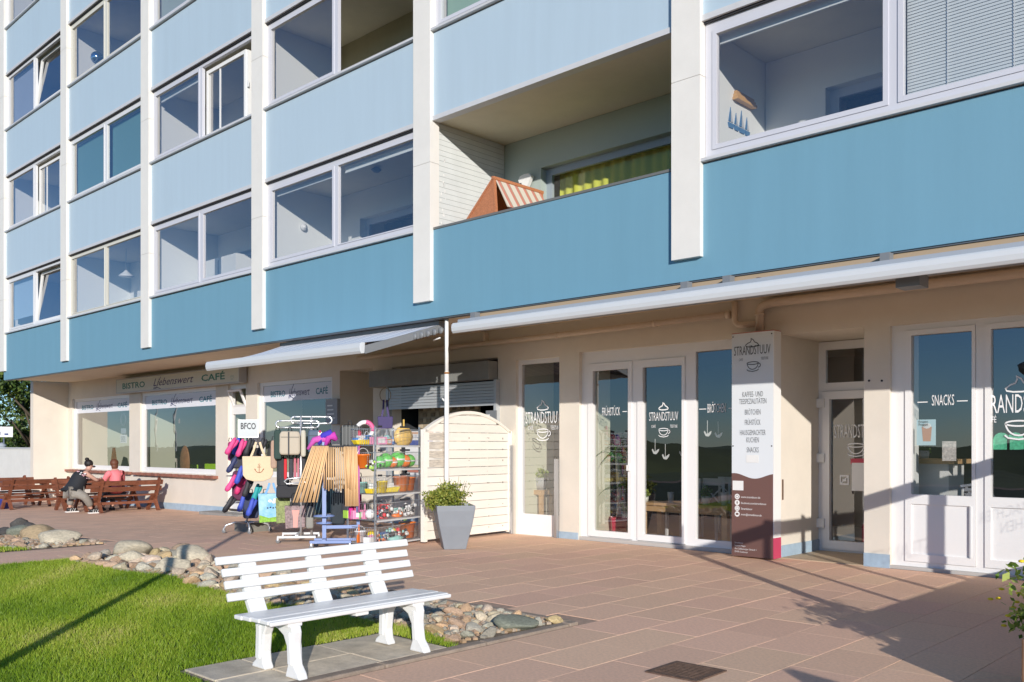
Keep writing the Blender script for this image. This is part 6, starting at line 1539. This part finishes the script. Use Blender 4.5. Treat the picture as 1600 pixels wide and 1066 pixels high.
# wall lamp and curtain, siding boards
x0, x1 = PX[4] + .125, PX[5] - .125
hx0, hx1 = x0 + .85, x1 - .25; hm = hx0 * .25 + hx1 * .75
CU = thing('curtain', 'yellow green curtain drawn behind the balcony window of the open loggia', 'curtain', ((hx0 + hm) / 2, 11.7, 4.2))
q = MB(); n = 90; W2 = (hm - hx0) - .25; vs = []
for k in range(n + 1):
    x = -W2 / 2 + W2 * k / n; y = .022 * sin(k * .85) + .012 * sin(k * .37)
    vs += [(x, y, 0), (x, y, 1.98)]
q.sm = True; q.add(vs, [(2 * k, 2 * k + 2, 2 * k + 3, 2 * k + 1) for k in range(n)]); q.build('drape', M_CURT, CU)
xl_ = onY(818, 11.3)
LP = thing('wall_lamp', 'white fan shaped wall lamp on the grey loggia wall beside the window', 'lamp', (xl_ + .06, 11.3, zat(818, 300, 11.3)))
MB().prism([(-.03, 0), (.03, 0), (.16, .22), (.10, .27), (0, .28), (-.10, .26), (-.14, .2)], -.05, .02).build('shade', M_WHITE, LP); MB().box(-.22, -.06, -.06, .05, -.02, .14).build('bracket', M_DARK, LP)
q = MB(); z = 4.2
while z < 6.7:
    q.box(PX[4] + .1195, PX[4] + .1225, YB + .16, 11.34, z, z + .004); z += .085
o = q.build('siding_joint', mat('siding_shadow', (.30, .32, .30), .8), BLD, world=True); o['kind'] = 'stuff'
# whitish peeled specks at the front edge of the siding
q = MB(); r_ = random.Random(9)
for k in range(26): z = 4.95 + r_.uniform(.05, 1.35); y = YB + .25 + r_.gauss(0, .05); q.box(PX[4] + .1225, PX[4] + .1245, y, y + .02, z, z + r_.uniform(.01, .05))
o = q.build('paint_specks', M_WHITE, BLD, world=True); o['kind'] = 'stuff'
# right loggia: shelf, ship picture, blinds
xs_w = PX[5] + .122
SHF = thing('wall_shelf', 'small stepped wooden shelf on the sunlit wall of the right loggia', 'shelf', (xs_w, 10.75, 6.02))
for k in range(3): MB().box(0, .08 - k * .02, -.26 + k * .02, .24, .045 * k, .045 * k + .035).build('shelf_board', mat('shelf_wood', (.62, .36, .12), .5, var=.1), SHF)
SHP = thing('wall_picture', 'small wall ornament of four blue and white sailing ships in the right loggia', 'ornament', (xs_w, 10.7, 5.64))
q = MB()
for k, (y_, s_) in enumerate(((-.26, 1), (-.12, .85), (.02, 1.1), (.16, .9))):
    q.m(mat('ship_blue', (.10, .22, .38), .6)).prism([(y_ - .07 * s_, .06), (y_ + .07 * s_, .06), (y_ + .05 * s_, 0), (y_ - .05 * s_, 0)], .0, .015, 'yz')
    q.prism([(y_ - .055 * s_, .08), (y_ - .005, .08), (y_ - .005, .27 * s_)], .0, .01, 'yz'); q.m(M_TRIM).prism([(y_ + .005, .08), (y_ + .055 * s_, .08), (y_ + .005, .22 * s_)], .0, .01, 'yz')
q.build('ships', None, SHP, fixn=True)
def wpane(i, r):
    x0, x1 = PX[i] + .21, PX[i + 1] - .21; xm = (x0 + x1) / 2
    return (x0 + .12, xm - .09, xm + .09, x1 - .12, SILL[r] + .12, TOP[r] - .14)
def blind(i, r, side, frac, c, lb, kind='roller', cn=None):
    p = wpane(i, r); a, c_ = (p[0], p[1]) if side == 'l' else (p[2], p[3]); z1 = p[5]; z0 = z1 - (p[5] - p[4]) * frac
    t = thing(kind + '_blind', lb, 'blind', ((a + c_) / 2, YB + .19, z1)); w = (c_ - a) / 2
    m_ = mat('blind_' + (cn or 'x%d%d%s' % (i, r, side)), c, .8)
    if kind == 'roller':
        MB().box(-w, w, -.004, .004, z0 - z1, 0).build('fabric', m_, t); MB().box(-w, w, -.02, .03, -.02, .05).build('blind_case', M_WHITE, t); MB().box(-w, w, -.012, .012, z0 - z1 - .02, z0 - z1).build('bottom_bar', m_, t)
    else:
        n = int((z1 - z0) / .034); sl = MB().add([(-w, -.004, -.019), (w, -.004, -.019), (w, .006, .016), (-w, .006, .016)], [(0, 1, 2, 3)]).mesh('slat', m_)
        for k in range(n): inst('slat', sl, t, (0, 0, -.034 * k))
        for x in (-w * .6, 0, w * .6): MB().box(x - .003, x + .003, -.018, -.014, z0 - z1, 0).build('cord', M_WHITE, t)
        MB().box(-w, w, -.02, .03, -.0, .05).build('blind_case', M_WHITE, t)
blind(5, 0, 'r', 1.0, (.74, .78, .76), 'closed pale venetian blind in the right loggia window', 'venetian', 'ven')
BG = (.16, .34, .32)
blind(1, 1, 'l', 1.0, BG, 'closed green roller blind in the left pane on the second upper storey', cn='green'); blind(1, 1, 'r', 1.0, BG, 'closed green roller blind in the right pane on the second upper storey', cn='green')
blind(0, 0, 'l', .78, (.50, .66, .78), 'light blue blind nearly closed in the lowest far left window', cn='lb')
blind(2, 2, 'l', 1.0, (.50, .58, .52), 'pale green blind in the window at the top edge third bay', cn='pg'); blind(2, 2, 'r', 1.0, (.50, .58, .52), 'pale green blind right of the other at the top edge', cn='pg')
blind(4, 1, 'l', 1.0, (.42, .60, .44), 'pale green blind behind the glass above the open balcony', cn='pg2')
blind(0, 2, 'l', 1.0, (.46, .52, .62), 'grey blue blind in the far left window of the third upper storey', cn='gb'); 
for (i, r, side) in ((3, 0, 'l'), (3, 0, 'r'), (5, 0, 'l'), (2, 1, 'l'), (0, 3, 'l')):
    blind(i, r, side, .07, (.78, .82, .80), {'300l': 'x'}.get('', 'rolled up white blind at the top of the %s pane, %s' % ('left' if side == 'l' else 'right', {(3, 0): 'first storey fourth bay', (5, 0): 'big right loggia', (2, 1): 'second storey third bay', (0, 3): 'topmost far left window'}[(i, r)])), cn='rolled')
# lamps and small things in the loggias
t = thing('pendant_lamp', 'white hanging lamp shade in the second lowest left loggia', 'lamp', (onY(197, 10.4), 10.4, zat(197, 432, 10.4)))
MB().lathe((0, 0, 0), [(.20, 0), (.17, .03), (.06, .12), (.04, .15), (.001, .17)], 18).build('lamp_shade', M_WHITE, t); MB().tube([(0, 0, .16), (0, 0, TOP[0] + .03 - t.location.z)], .01, 6).build('cord', M_METAL, t)
t = thing('wall_lamp', 'small white round lamp on the sunlit side wall of the fourth bay loggia', 'lamp', (PX[3] + .12, 10.55, zat(480, 352, 10.5)))
MB().lathe((0.02, 0, 0), [(.0, -.02), (.07, 0), (.07, .06), (.0, .09)], 12, axis='x').build('lamp_shade', M_WHITE, t)
t = thing('ceiling_lamp', 'small dark ceiling lamp in the fourth bay loggia', 'lamp', (onY(588, 10.6), 10.6, TOP[0] + .04)); MB().lathe((0, 0, -.1), [(.05, 0), (.1, .05), (.03, .1)], 12).build('lamp_shade', M_AWG, t)
t = thing('mirror_ball', 'shiny mirror ball standing on the sill of the top storey window', 'ornament', (onY(152, 9.95), 9.95, zat(152, 92, 9.95))); MB().ball((0, 0, .02), .17).build('ball', mat('mirror', (.6, .75, .9), .08, metal=1), t); MB().box(-.05, .05, -.05, .05, -.6, -.14).build('stand', M_AWG, t)
t = thing('chair', 'blue framed folding chair behind the first storey window of the third bay', 'chair', (onY(275, 10.2), 10.2, FZ))
q = MB()
for x in (-.2, .2): q.bar((x, 0, 0), (x, .25, .9), .03, .03).bar((x, .4, 0), (x, 0, .5), .03, .03).bar((x, .2, .85), (x + .0, -.1, 1.12), .04, .05)
q.bar((-.22, -.1, 1.12), (.22, -.1, 1.12), .05, .06); q.build('chair_frame', mat('chair_blue', (.08, .22, .60), .4), t); MB().box(-.2, .2, 0, .4, .46, .5).build('seat', M_WHITE, t)
t = thing('wardrobe', 'white cupboard in the first storey loggia of the third bay', 'cupboard', (-20.2, 11.1, FZ)); MB().box(-.5, 1.1, -.25, .25, 0, 1.95).build('cupboard_body', M_IWALL, t); MB().box(.29, .3, -.26, -.25, .05, 1.9).build('door_gap', M_AWG, t)
t = thing('wall_shelf', 'small brown shelf on the side wall of the second storey third bay', 'shelf', (PX[2] + .12, 10.7, SILL[1] + .28)); MB().box(0, .12, -.2, .3, 0, .09).build('shelf_board', mat('shelf_brown', (.30, .16, .10), .6), t)
t = thing('window_figure', 'small white vase on the sill behind the opened window', 'vase', (onY(340, 10.0), 10.0, SILL[1] + .05)); MB().lathe((0, 0, 0), [(.04, 0), (.06, .08), (.02, .2), (.03, .26)], 10).build('vase_body', M_WHITE, t)

# ------------------------------------------------------------------ cafe interior
M_TBL = mat('light_table_wood', (.58, .36, .17), .45, nz=.12, ns=5, stretch=(.3, 1, 1))
def table(lb, x, y, w, d, h):
    t = thing('table', lb, 'table', (x, y, -.03)); MB().box(-w / 2, w / 2, -d / 2, d / 2, h - .04, h).build('table_top', M_TBL, t); MB().holed(-w / 2 + .04, w / 2 - .04, h - .14, h - .04, [], -d / 2 + .04, d / 2 - .04).build('apron', M_TBL, t)
    for a in (-1, 1):
        for c in (-1, 1): MB().box(a * (w / 2 - .06) - .045, a * (w / 2 - .06) + .045, c * (d / 2 - .06) - .045, c * (d / 2 - .06) + .045, 0, h - .14).build('leg', M_TBL, t)
    return t
M_CHW = mat('white_chair_paint', (.68, .68, .66), .45)
def xchair(lb, x, y, rz):
    t = thing('cafe_chair', lb, 'chair', (x, y, -.03), rz, 'white cross back chairs at the cafe table')
    MB().box(-.2, .2, -.2, .2, .44, .48).build('seat', M_CHW, t); MB().box(-.18, .18, -.18, .18, .48, .53).build('cushion', mat('red_cushion', (.35, .02, .03), .8), t, bevel=.015)
    for a in (-1, 1):
        MB().bar((a * .18, .18, 0), (a * .17, .18, .44), .04, .04).build('leg', M_CHW, t); MB().bar((a * .19, -.22, 0), (a * .18, -.19, .44), .04, .04).build('leg', M_CHW, t); MB().bar((a * .18, -.19, .44), (a * .17, -.25, 1.0), .04, .035).build('back_post', M_CHW, t)
    MB().box(-.19, .19, -.265, -.235, .90, 1.02).build('top_rail', M_CHW, t); MB().bar((-.17, -.215, .55), (.17, -.245, .90), .03, .02).build('cross_bar', M_CHW, t); MB().bar((.17, -.215, .55), (-.17, -.245, .90), .03, .02).build('cross_bar', M_CHW, t); MB().box(-.17, .17, -.225, -.2, .52, .56).build('lower_rail', M_CHW, t)
    return t
tx0 = onY(1003, 12.25); tx1 = onY(1150, 12.4)
table('light wooden cafe table standing close behind the glass doors', (tx0 + tx1) / 2, 12.45, tx1 - tx0, .62, .66)
for k, (x, y, rz) in enumerate(((tx0 + .15, 13.2, 2.9), (tx0 + .62, 13.3, -2.9), (tx1 - .25, 13.2, 3.0), (tx1 - .75, 13.9, .4), (tx0 + .3, 14.6, .3))):
    xchair(['white cross back chair behind the left end of the cafe table', 'white cross back chair second from left at the cafe table', 'white cross back chair behind the right end of the cafe table', 'white cross back chair further back in the cafe on the right', 'white cross back chair furthest back in the cafe'][k], x, y, rz)
def pot(lb, x, y, z, r, h, c, cn, leafc=None, ln=0, lh=.2, seed=1, group=None, elong=2.5, lsz=.02):
    t = thing('plant_pot' if ln else 'mug', lb, 'plant' if ln else 'mug', (x, y, z)); MB().lathe((0, 0, 0), [(r * .75, 0), (r, h), (r * .9, h), (r * .65, .02)], 14).build('pot', mat(cn, c, .4), t)
    if ln:
        g = np.random.default_rng(seed); leaves('foliage', blob(g, ln, (0, 0, h + lh * .4), (r * 1.3, r * 1.3, lh * .7), .2), lsz, leafc, seed, elong, t)
    return t
M_LF = leafmat('house_leaf', (.03, .09, .015), (.09, .22, .03), (.25, .42, .08)); M_LF2 = leafmat('house_leaf_yellow', (.10, .20, .02), (.32, .42, .06), (.5, .55, .12))
ty = 12.35
pot('green plant in a white pot on the right part of the cafe table', onY(1103, ty), ty, .63, .07, .13, (.55, .62, .55), 'pot_sage', M_LF, 220, .14, 3)
pot('white lantern mug at the right side of the cafe table', onY(1132, ty), ty, .63, .06, .2, (.65, .68, .66), 'mug_grey'); pot('tall grey mug on the middle of the cafe table', onY(1048, ty), ty, .63, .055, .17, (.5, .52, .52), 'mug_dark'); pot('little yellow green plant on the left of the cafe table', onY(1010, ty), ty, .63, .04, .08, (.7, .7, .6), 'pot_pale', M_LF2, 90, .1, 4)
# palm in a red pot behind the left leaf
pxr = onY(966, 12.3); t = thing('potted_palm', 'tall dracaena with long leaves in a crimson pot behind the left door', 'plant', (pxr, 12.3, -.03))
MB().lathe((0, 0, 0), [(.14, 0), (.19, .38), (.17, .38), (.15, .3)], 4, smooth=False).build('pot', mat('crimson_pot', (.50, .015, .06), .3), t)
MB().tube([(0, 0, .3), (.02, 0, .8), (-.03, 0, 1.5)], .035, 8).build('stem', mat('pale_stem', (.5, .46, .38), .8, bump=.5, bs=40), t)
def fronds(t, c, n, ln, droop, seed, m_, wid=.02, up=.8):
    r_ = random.Random(seed); q = MB()
    for k in range(n):
        a = r_.uniform(0, 6.3); e_ = r_.uniform(.3, up) ; l = ln * r_.uniform(.7, 1.2); P = []
        for j in range(6):
            s_ = j / 5; P.append(Vector((c[0] + cos(a) * l * s_ * cos(e_), c[1] + sin(a) * l * s_ * cos(e_), c[2] + l * s_ * sin(e_) - droop * l * s_ * s_)))
        w_ = Vector((-sin(a), cos(a), 0)); vs = []
        for j, p in enumerate(P): ww = wid * (1 - (j / 5) ** 2) + .002; vs += [p - w_ * ww, p + w_ * ww]
        q.add(vs, [(2 * j, 2 * j + 1, 2 * j + 3, 2 * j + 2) for j in range(5)])
    return q.build('fronds', m_, t)
M_FR = mat('frond_green', (.10, .22, .03), .5, nz=.3, ns=4)
fronds(t, (-.03, 0, 1.45), 16, .55, .7, 1, M_FR, .02, 1.3); fronds(t, (.01, 0, .85), 14, .45, .8, 2, M_FR, .022, 1.1); fronds(t, (.12, .05, .4), 12, .5, .4, 3, M_FR, .02, 1.4)
# stool with grey planter in the narrow window
xq = onY(842, 12.25); t = thing('stool', 'light wooden stool standing behind the narrow cafe window', 'stool', (xq, 12.25, -.03)); MB().box(-.22, .22, -.18, .18, .70, .78).build('seat', M_TBL, t)
for a in (-1, 1):
    for c in (-1, 1): MB().box(a * .18 - .035, a * .18 + .035, c * .14 - .03, c * .14 + .03, 0, .70).build('leg', M_TBL, t)
t = thing('plant_pot', 'oval grey planter with yellow green herbs on the wooden stool', 'plant', (xq, 12.25, .75)); MB().lathe((0, 0, 0), [(.15, 0), (.21, .22), (.19, .22), (.14, .05)], 16, 1, .7).build('pot', mat('pot_stone', (.42, .42, .40), .7), t); leaves('foliage', blob(np.random.default_rng(8), 500, (0, 0, .28), (.2, .14, .14), .2), .025, M_LF2, 9, 2.4, t)
# snack counter
cx0, cx1 = onY(1424, 12.4), onY(1490, 12.4); t = thing('counter', 'white counter with wooden top behind the snack window', 'counter', (cx0, 12.4, -.03)); MB().box(0, cx1 - cx0 - .06, 0, .6, 0, 1.34).build('counter_body', M_WHITE, t); MB().box(-.02, cx1 - cx0 + .02, -.04, .64, 1.34, 1.40).build('counter_top', M_TBL, t)
pot('green herb plant on the snack counter', onY(1443, 12.5), 12.5, 1.38, .08, .1, (.7, .7, .7), 'pot_white', M_LF, 260, .18, 11)
# bistro interior
for k, (px_, Yt) in enumerate(((163, 13.4), (243, 13.2), (300, 12.9), (322, 13.6), (170, 14.6), (268, 14.4))):
    x = onY(px_, Yt); t = thing('bistro_chair', ['lime green chair inside the first bistro window', 'lime green chair at the left inside the second bistro window', 'lime green chair right of the brown oval board', 'lime green chair at the right edge inside the second bistro window', 'lime green chair further back inside the first bistro window', 'lime green chair further back inside the second bistro window'][k], 'chair', (x, Yt, -.03), rng.uniform(0, 6), 'lime green chairs in the bistro')
    ml_ = mat('lime_plastic', (.35, .62, .02), .4); MB().box(-.24, .24, -.22, .22, .62, .66).build('seat', ml_, t); MB().box(-.24, .24, .2, .24, .66, 1.02).build('backrest', ml_, t, bevel=.015)
    for a in (-1, 1):
        for c in (-1, 1): MB().box(a * .2 - .015, a * .2 + .015, c * .18 - .015, c * .18 + .015, 0, .62).build('leg', M_METAL, t)
xo = onY(289, 12.3); t = thing('oval_board', 'tall brown oval board standing inside the second bistro window', 'board', (xo, 12.3, .62)); q = MB(); q.lathe((0, 0, .44), [(.001, -.03), (.26, -.02), (.28, 0), (.26, .02), (.001, .03)], 28, 1, 1.75, axis='y'); q.build('board_face', mat('oval_brown', (.36, .17, .07), .5, nz=.3, ns=12), t)
MB().box(-.2, .2, -.1, .1, -.65, .0).build('stand', M_DARK, t)
xo = onY(178, 12.6); t = thing('oval_board', 'narrow brown board standing inside the first bistro window', 'board', (xo, 12.6, .62)); MB().prism([(-.14, 0), (.14, 0), (.2, .4), (.06, .85), (-.06, .85), (-.2, .4)], -.02, .02).build('board_face', mat('oval_brown', (.36, .17, .07), .5), t); MB().box(-.1, .1, -.1, .1, -.65, 0).build('stand', M_DARK, t)
for k, (px_, Yt, lb) in enumerate(((130, 12.6, 'dried grass plant behind the first bistro window'), (240, 12.5, 'tall grass plant behind the second bistro window'))):
    t = thing('grass_plant', lb, 'plant', (onY(px_, Yt), Yt, .5)); MB().lathe((0, 0, 0), [(.1, 0), (.13, .22), (.11, .22), (.09, .05)], 12).build('pot', mat('pot_beige', (.5, .42, .3), .7), t); MB().box(-.12, .12, -.12, .12, -.55, 0).build('stand', M_TBL, t); fronds(t, (0, 0, .2), 40, .8, .25, 5 + k, mat('dry_grass', (.38, .34, .16), .8) if k == 0 else M_FR, .008, 1.5)
t = thing('window_sticker', 'round wreath sign with a small price list in the first bistro window', 'sign', (onY(193, YW + .2), YW + .2, 1.9)); q = MB(); q.tube([(.17 * cos(2 * pi * k / 20), 0, .17 * sin(2 * pi * k / 20) + .42) for k in range(20)], .03, 6, closed=True); q.build('wreath', mat('wreath_dark', (.06, .05, .06), .7), t); MB().box(-.16, .16, -.01, .01, .0, .16).build('upper_list', M_AWF, t); MB().box(-.2, .22, -.012, .01, -.28, -.03).build('lower_list', M_WHITE, t)
for k in range(3): MB().box(-.15, .15, -.016, -.012, -.23 + k * .06, -.21 + k * .06).build('text_line', M_BLACKP, t)

# ------------------------------------------------------------------ left background: low wall, trees
LW = MB().m(mat('white_garden_wall', (.74, .72, .66), .7, nz=.04, ns=3)).box(-44, XWING - .28, 11.9, 12.15, -.4, 1.42).m(M_TRIM).box(-44, XWING - .28, 11.87, 12.18, 1.42, 1.47).build('garden_wall', None, origin=(-31, 12, -.2)); tag(LW, 'low white wall joining the left end of the apartment building', 'wall')
M_TL = [leafmat('tree_leaf_a', (.025, .06, .012), (.07, .13, .025), (.20, .26, .05)), leafmat('tree_leaf_b', (.06, .07, .015), (.18, .19, .04), (.42, .32, .09))]
M_BARK = mat('bark', (.10, .075, .05), .9, bump=.6, bs=20)
for k, (x, y, h, r, mi, lb) in enumerate(((-41, 17.5, 7.5, 2.3, 1, 'bushy tree with yellowing leaves behind the low white wall'), (-46, 15.5, 6.0, 2.2, 0, 'dense green tree at the far left edge behind the wall'), (-50, 23, 10.5, 3.3, 0, 'taller dark tree behind the yellowing one'), (-40.5, 20.5, 8.5, 2.6, 0, 'dark green tree closest to the corner of the building'), (-58, 19, 9, 3.4, 0, 'broad tree furthest left behind the wall'))):
    t = thing('broadleaf_tree', lb, 'tree', (x, y, -.4)); q = MB(); q.tube([(0, 0, 0), (.1, 0, h * .3), (0, .1, h * .6)], .2, 8, radii=[.22, .16, .08])
    r_ = random.Random(k)
    for j in range(7): a = r_.uniform(0, 6.3); q.tube([(.05, 0, h * .25 + j * .3), (r * .6 * cos(a), r * .6 * sin(a), h * .45 + j * .35)], .06, 6, radii=[.07, .02])
    q.build('trunk', M_BARK, t); g = np.random.default_rng(k + 20); P = []
    for j in range(34):
        a = g.uniform(0, 6.3); zz_ = g.uniform(.08, .93); rr_ = r * sqrt(max(.1, 1 - (2 * zz_ - 1) ** 2)) * g.uniform(.35, 1)
        P.append(blob(g, 330, (rr_ * cos(a), rr_ * sin(a), h * zz_), (r * .27, r * .27, r * .24), .3, .3))
    leaves('crown', np.concatenate(P), .11, M_TL[mi], 30 + k, 1.5, t)
sg0 = atD(6, 683, 37.0); t = thing('info_sign', 'small white sign with dark symbols on a post at the left edge', 'sign', (sg0.x, sg0.y, 0)); t.rotation_euler = (0, 0, atan2(sg0.y, sg0.x) - pi / 2)
z_ = sg0.z; MB().box(-.32, .32, -.015, .015, z_, z_ + .42).build('sign_plate', M_WHITE, t); MB().box(-.2, -.12, -.02, -.015, z_ + .08, z_ + .22).build('symbol_print', mat('sign_dark_blue', (.03, .06, .2), .6), t); MB().box(.02, .16, -.02, -.015, z_ + .08, z_ + .15).build('symbol_print', mat('sign_dark_blue', (.03, .06, .2), .6), t); MB().tube([(0, .03, -.3), (0, .03, z_ + .3)], .03, 8).build('post', M_METAL, t)
sg0 = atD(3, 700, 35.5); t = thing('lantern', 'small grey capped post lantern at the left edge', 'lantern', (sg0.x, sg0.y, -.2)); MB().lathe((0, 0, 0), [(.07, 0), (.07, 1.62), (.16, 1.72), (.17, 1.76), (.03, 1.86)], 12).build('lantern_body', M_AWF, t)

# ------------------------------------------------------------------ things standing just outside the frame whose shadows fall into it
WS = thing('wind_screen', 'white framed glass wind screen with a solid lower panel beside the terrace', 'screen', (-1.6, 6.74, 0))
M_SCR = mat('screen_frame_white', (.7, .7, .7), .4)
for y_, w_ in ((0, .10), (.98, .035), (2.02, .06), (3.05, .11), (4.6, .06)): MB().box(-.04, .04, y_ - w_ / 2, y_ + w_ / 2, 0, 2.0 if y_ else 2.35).build('post', M_SCR, WS)
MB().box(-.045, .045, -.05, 4.63, 1.78, 1.95).build('top_rail', M_SCR, WS); MB().box(-.03, .03, .055, 4.56, .0, .60).build('lower_panel', M_SCR, WS)
MB().add([(0, .06, .61), (0, 4.56, .61), (0, 4.56, 1.77), (0, .06, 1.77)], [(0, 1, 2, 3)]).build('pane', G_IN, WS)
M_FAINT = bpy.data.materials.new('faint_glass_print'); M_FAINT.use_nodes = True; nt = M_FAINT.node_tree; t_ = nt.nodes.new('ShaderNodeBsdfTransparent'); mx = nt.nodes.new('ShaderNodeMixShader'); mx.inputs[0].default_value = .3
nt.links.new(t_.outputs[0], mx.inputs[1]); nt.links.new(nt.nodes['Principled BSDF'].outputs[0], mx.inputs[2]); nt.links.new(mx.outputs[0], nt.nodes['Material Output'].inputs[0])
for tx_, y_, z_, h_, w_ in (('STRANDSTUUV', 2.55, 1.02, .2, .9), ('HAUSGEMACHTER', 3.85, 1.22, .13, .8), ('KUCHEN', 3.85, 1.04, .13, .4)):
    o_ = ltext(tx_, -y_, z_, -.012, h_, M_FAINT, WS, w=w_, axis='x'); o_.scale = (1, -1, 1)
PF = thing('flower_planter', 'wooden planter with a leafy bush and yellow flowers at the right edge of the photo', 'planter', (-1.15, 6.25, 0))
MB().box(-.35, .35, -.35, .35, 0, .42).build('tub', mat('tub_wood', (.22, .12, .06), .7, nz=.2, ns=6), PF, bevel=.01)
g = np.random.default_rng(77); leaves('foliage', np.concatenate([blob(g, 1500, (0, 0, .65), (.45, .45, .32), .3, .35), blob(g, 220, (-.5, .5, .40), (.14, .14, .14), .2, .4)]), .035, M_LF2, 78, 1.8, PF)
q = MB().m(mat('yellow_petal', (.85, .62, .02), .6)); r_ = random.Random(3)
for k in range(34):
    p = (r_.gauss(-.55, .1), r_.gauss(.55, .1), r_.uniform(.32, .6)) if k < 20 else (r_.uniform(-.4, .4), r_.uniform(-.4, .4), r_.uniform(.8, .95)); q.ball(p, .02, 1, 1, .5, 7, 4)
o = q.build('flowers', None, PF); o['kind'] = 'stuff'
LM = thing('lamp_post', 'slim lamp post on the lawn left of the white bench', 'lamp post', (-5.55, 1.0, 0)); MB().tube([(0, 0, 0), (0, 0, 3.1)], .05, 10, radii=[.06, .045]).build('pole', M_AWG, LM); MB().lathe((0, 0, 3.1), [(.05, 0), (.16, .08), (.19, .22), (.05, .3)], 14).build('lamp_head', M_AWG, LM)
AB = thing('pavement_board', 'folding pavement board standing on the forecourt', 'board', (.75, 3.0, 0), -.3); MB().bar((0, .2, 0), (0, .02, 1.15), .62, .03, up=(0, 1, 0)).build('front_board', M_SWH, AB); MB().bar((0, -.2, 0), (0, -.02, 1.15), .62, .03, up=(0, 1, 0)).build('rear_board', M_SWH, AB)
for k, (x, y) in enumerate(((-62, -14), (-72, -12), (-84, -16))): t = thing('flagpole', ['tall flagpole on the meadow seen only in the bistro glass', 'flagpole further left on the meadow', 'flagpole furthest left on the meadow'][k], 'flagpole', (x, y, -.5)); MB().tube([(0, 0, 0), (0, 0, 11)], .09, 8, radii=[.12, .06]).build('pole', M_WHITE, t)
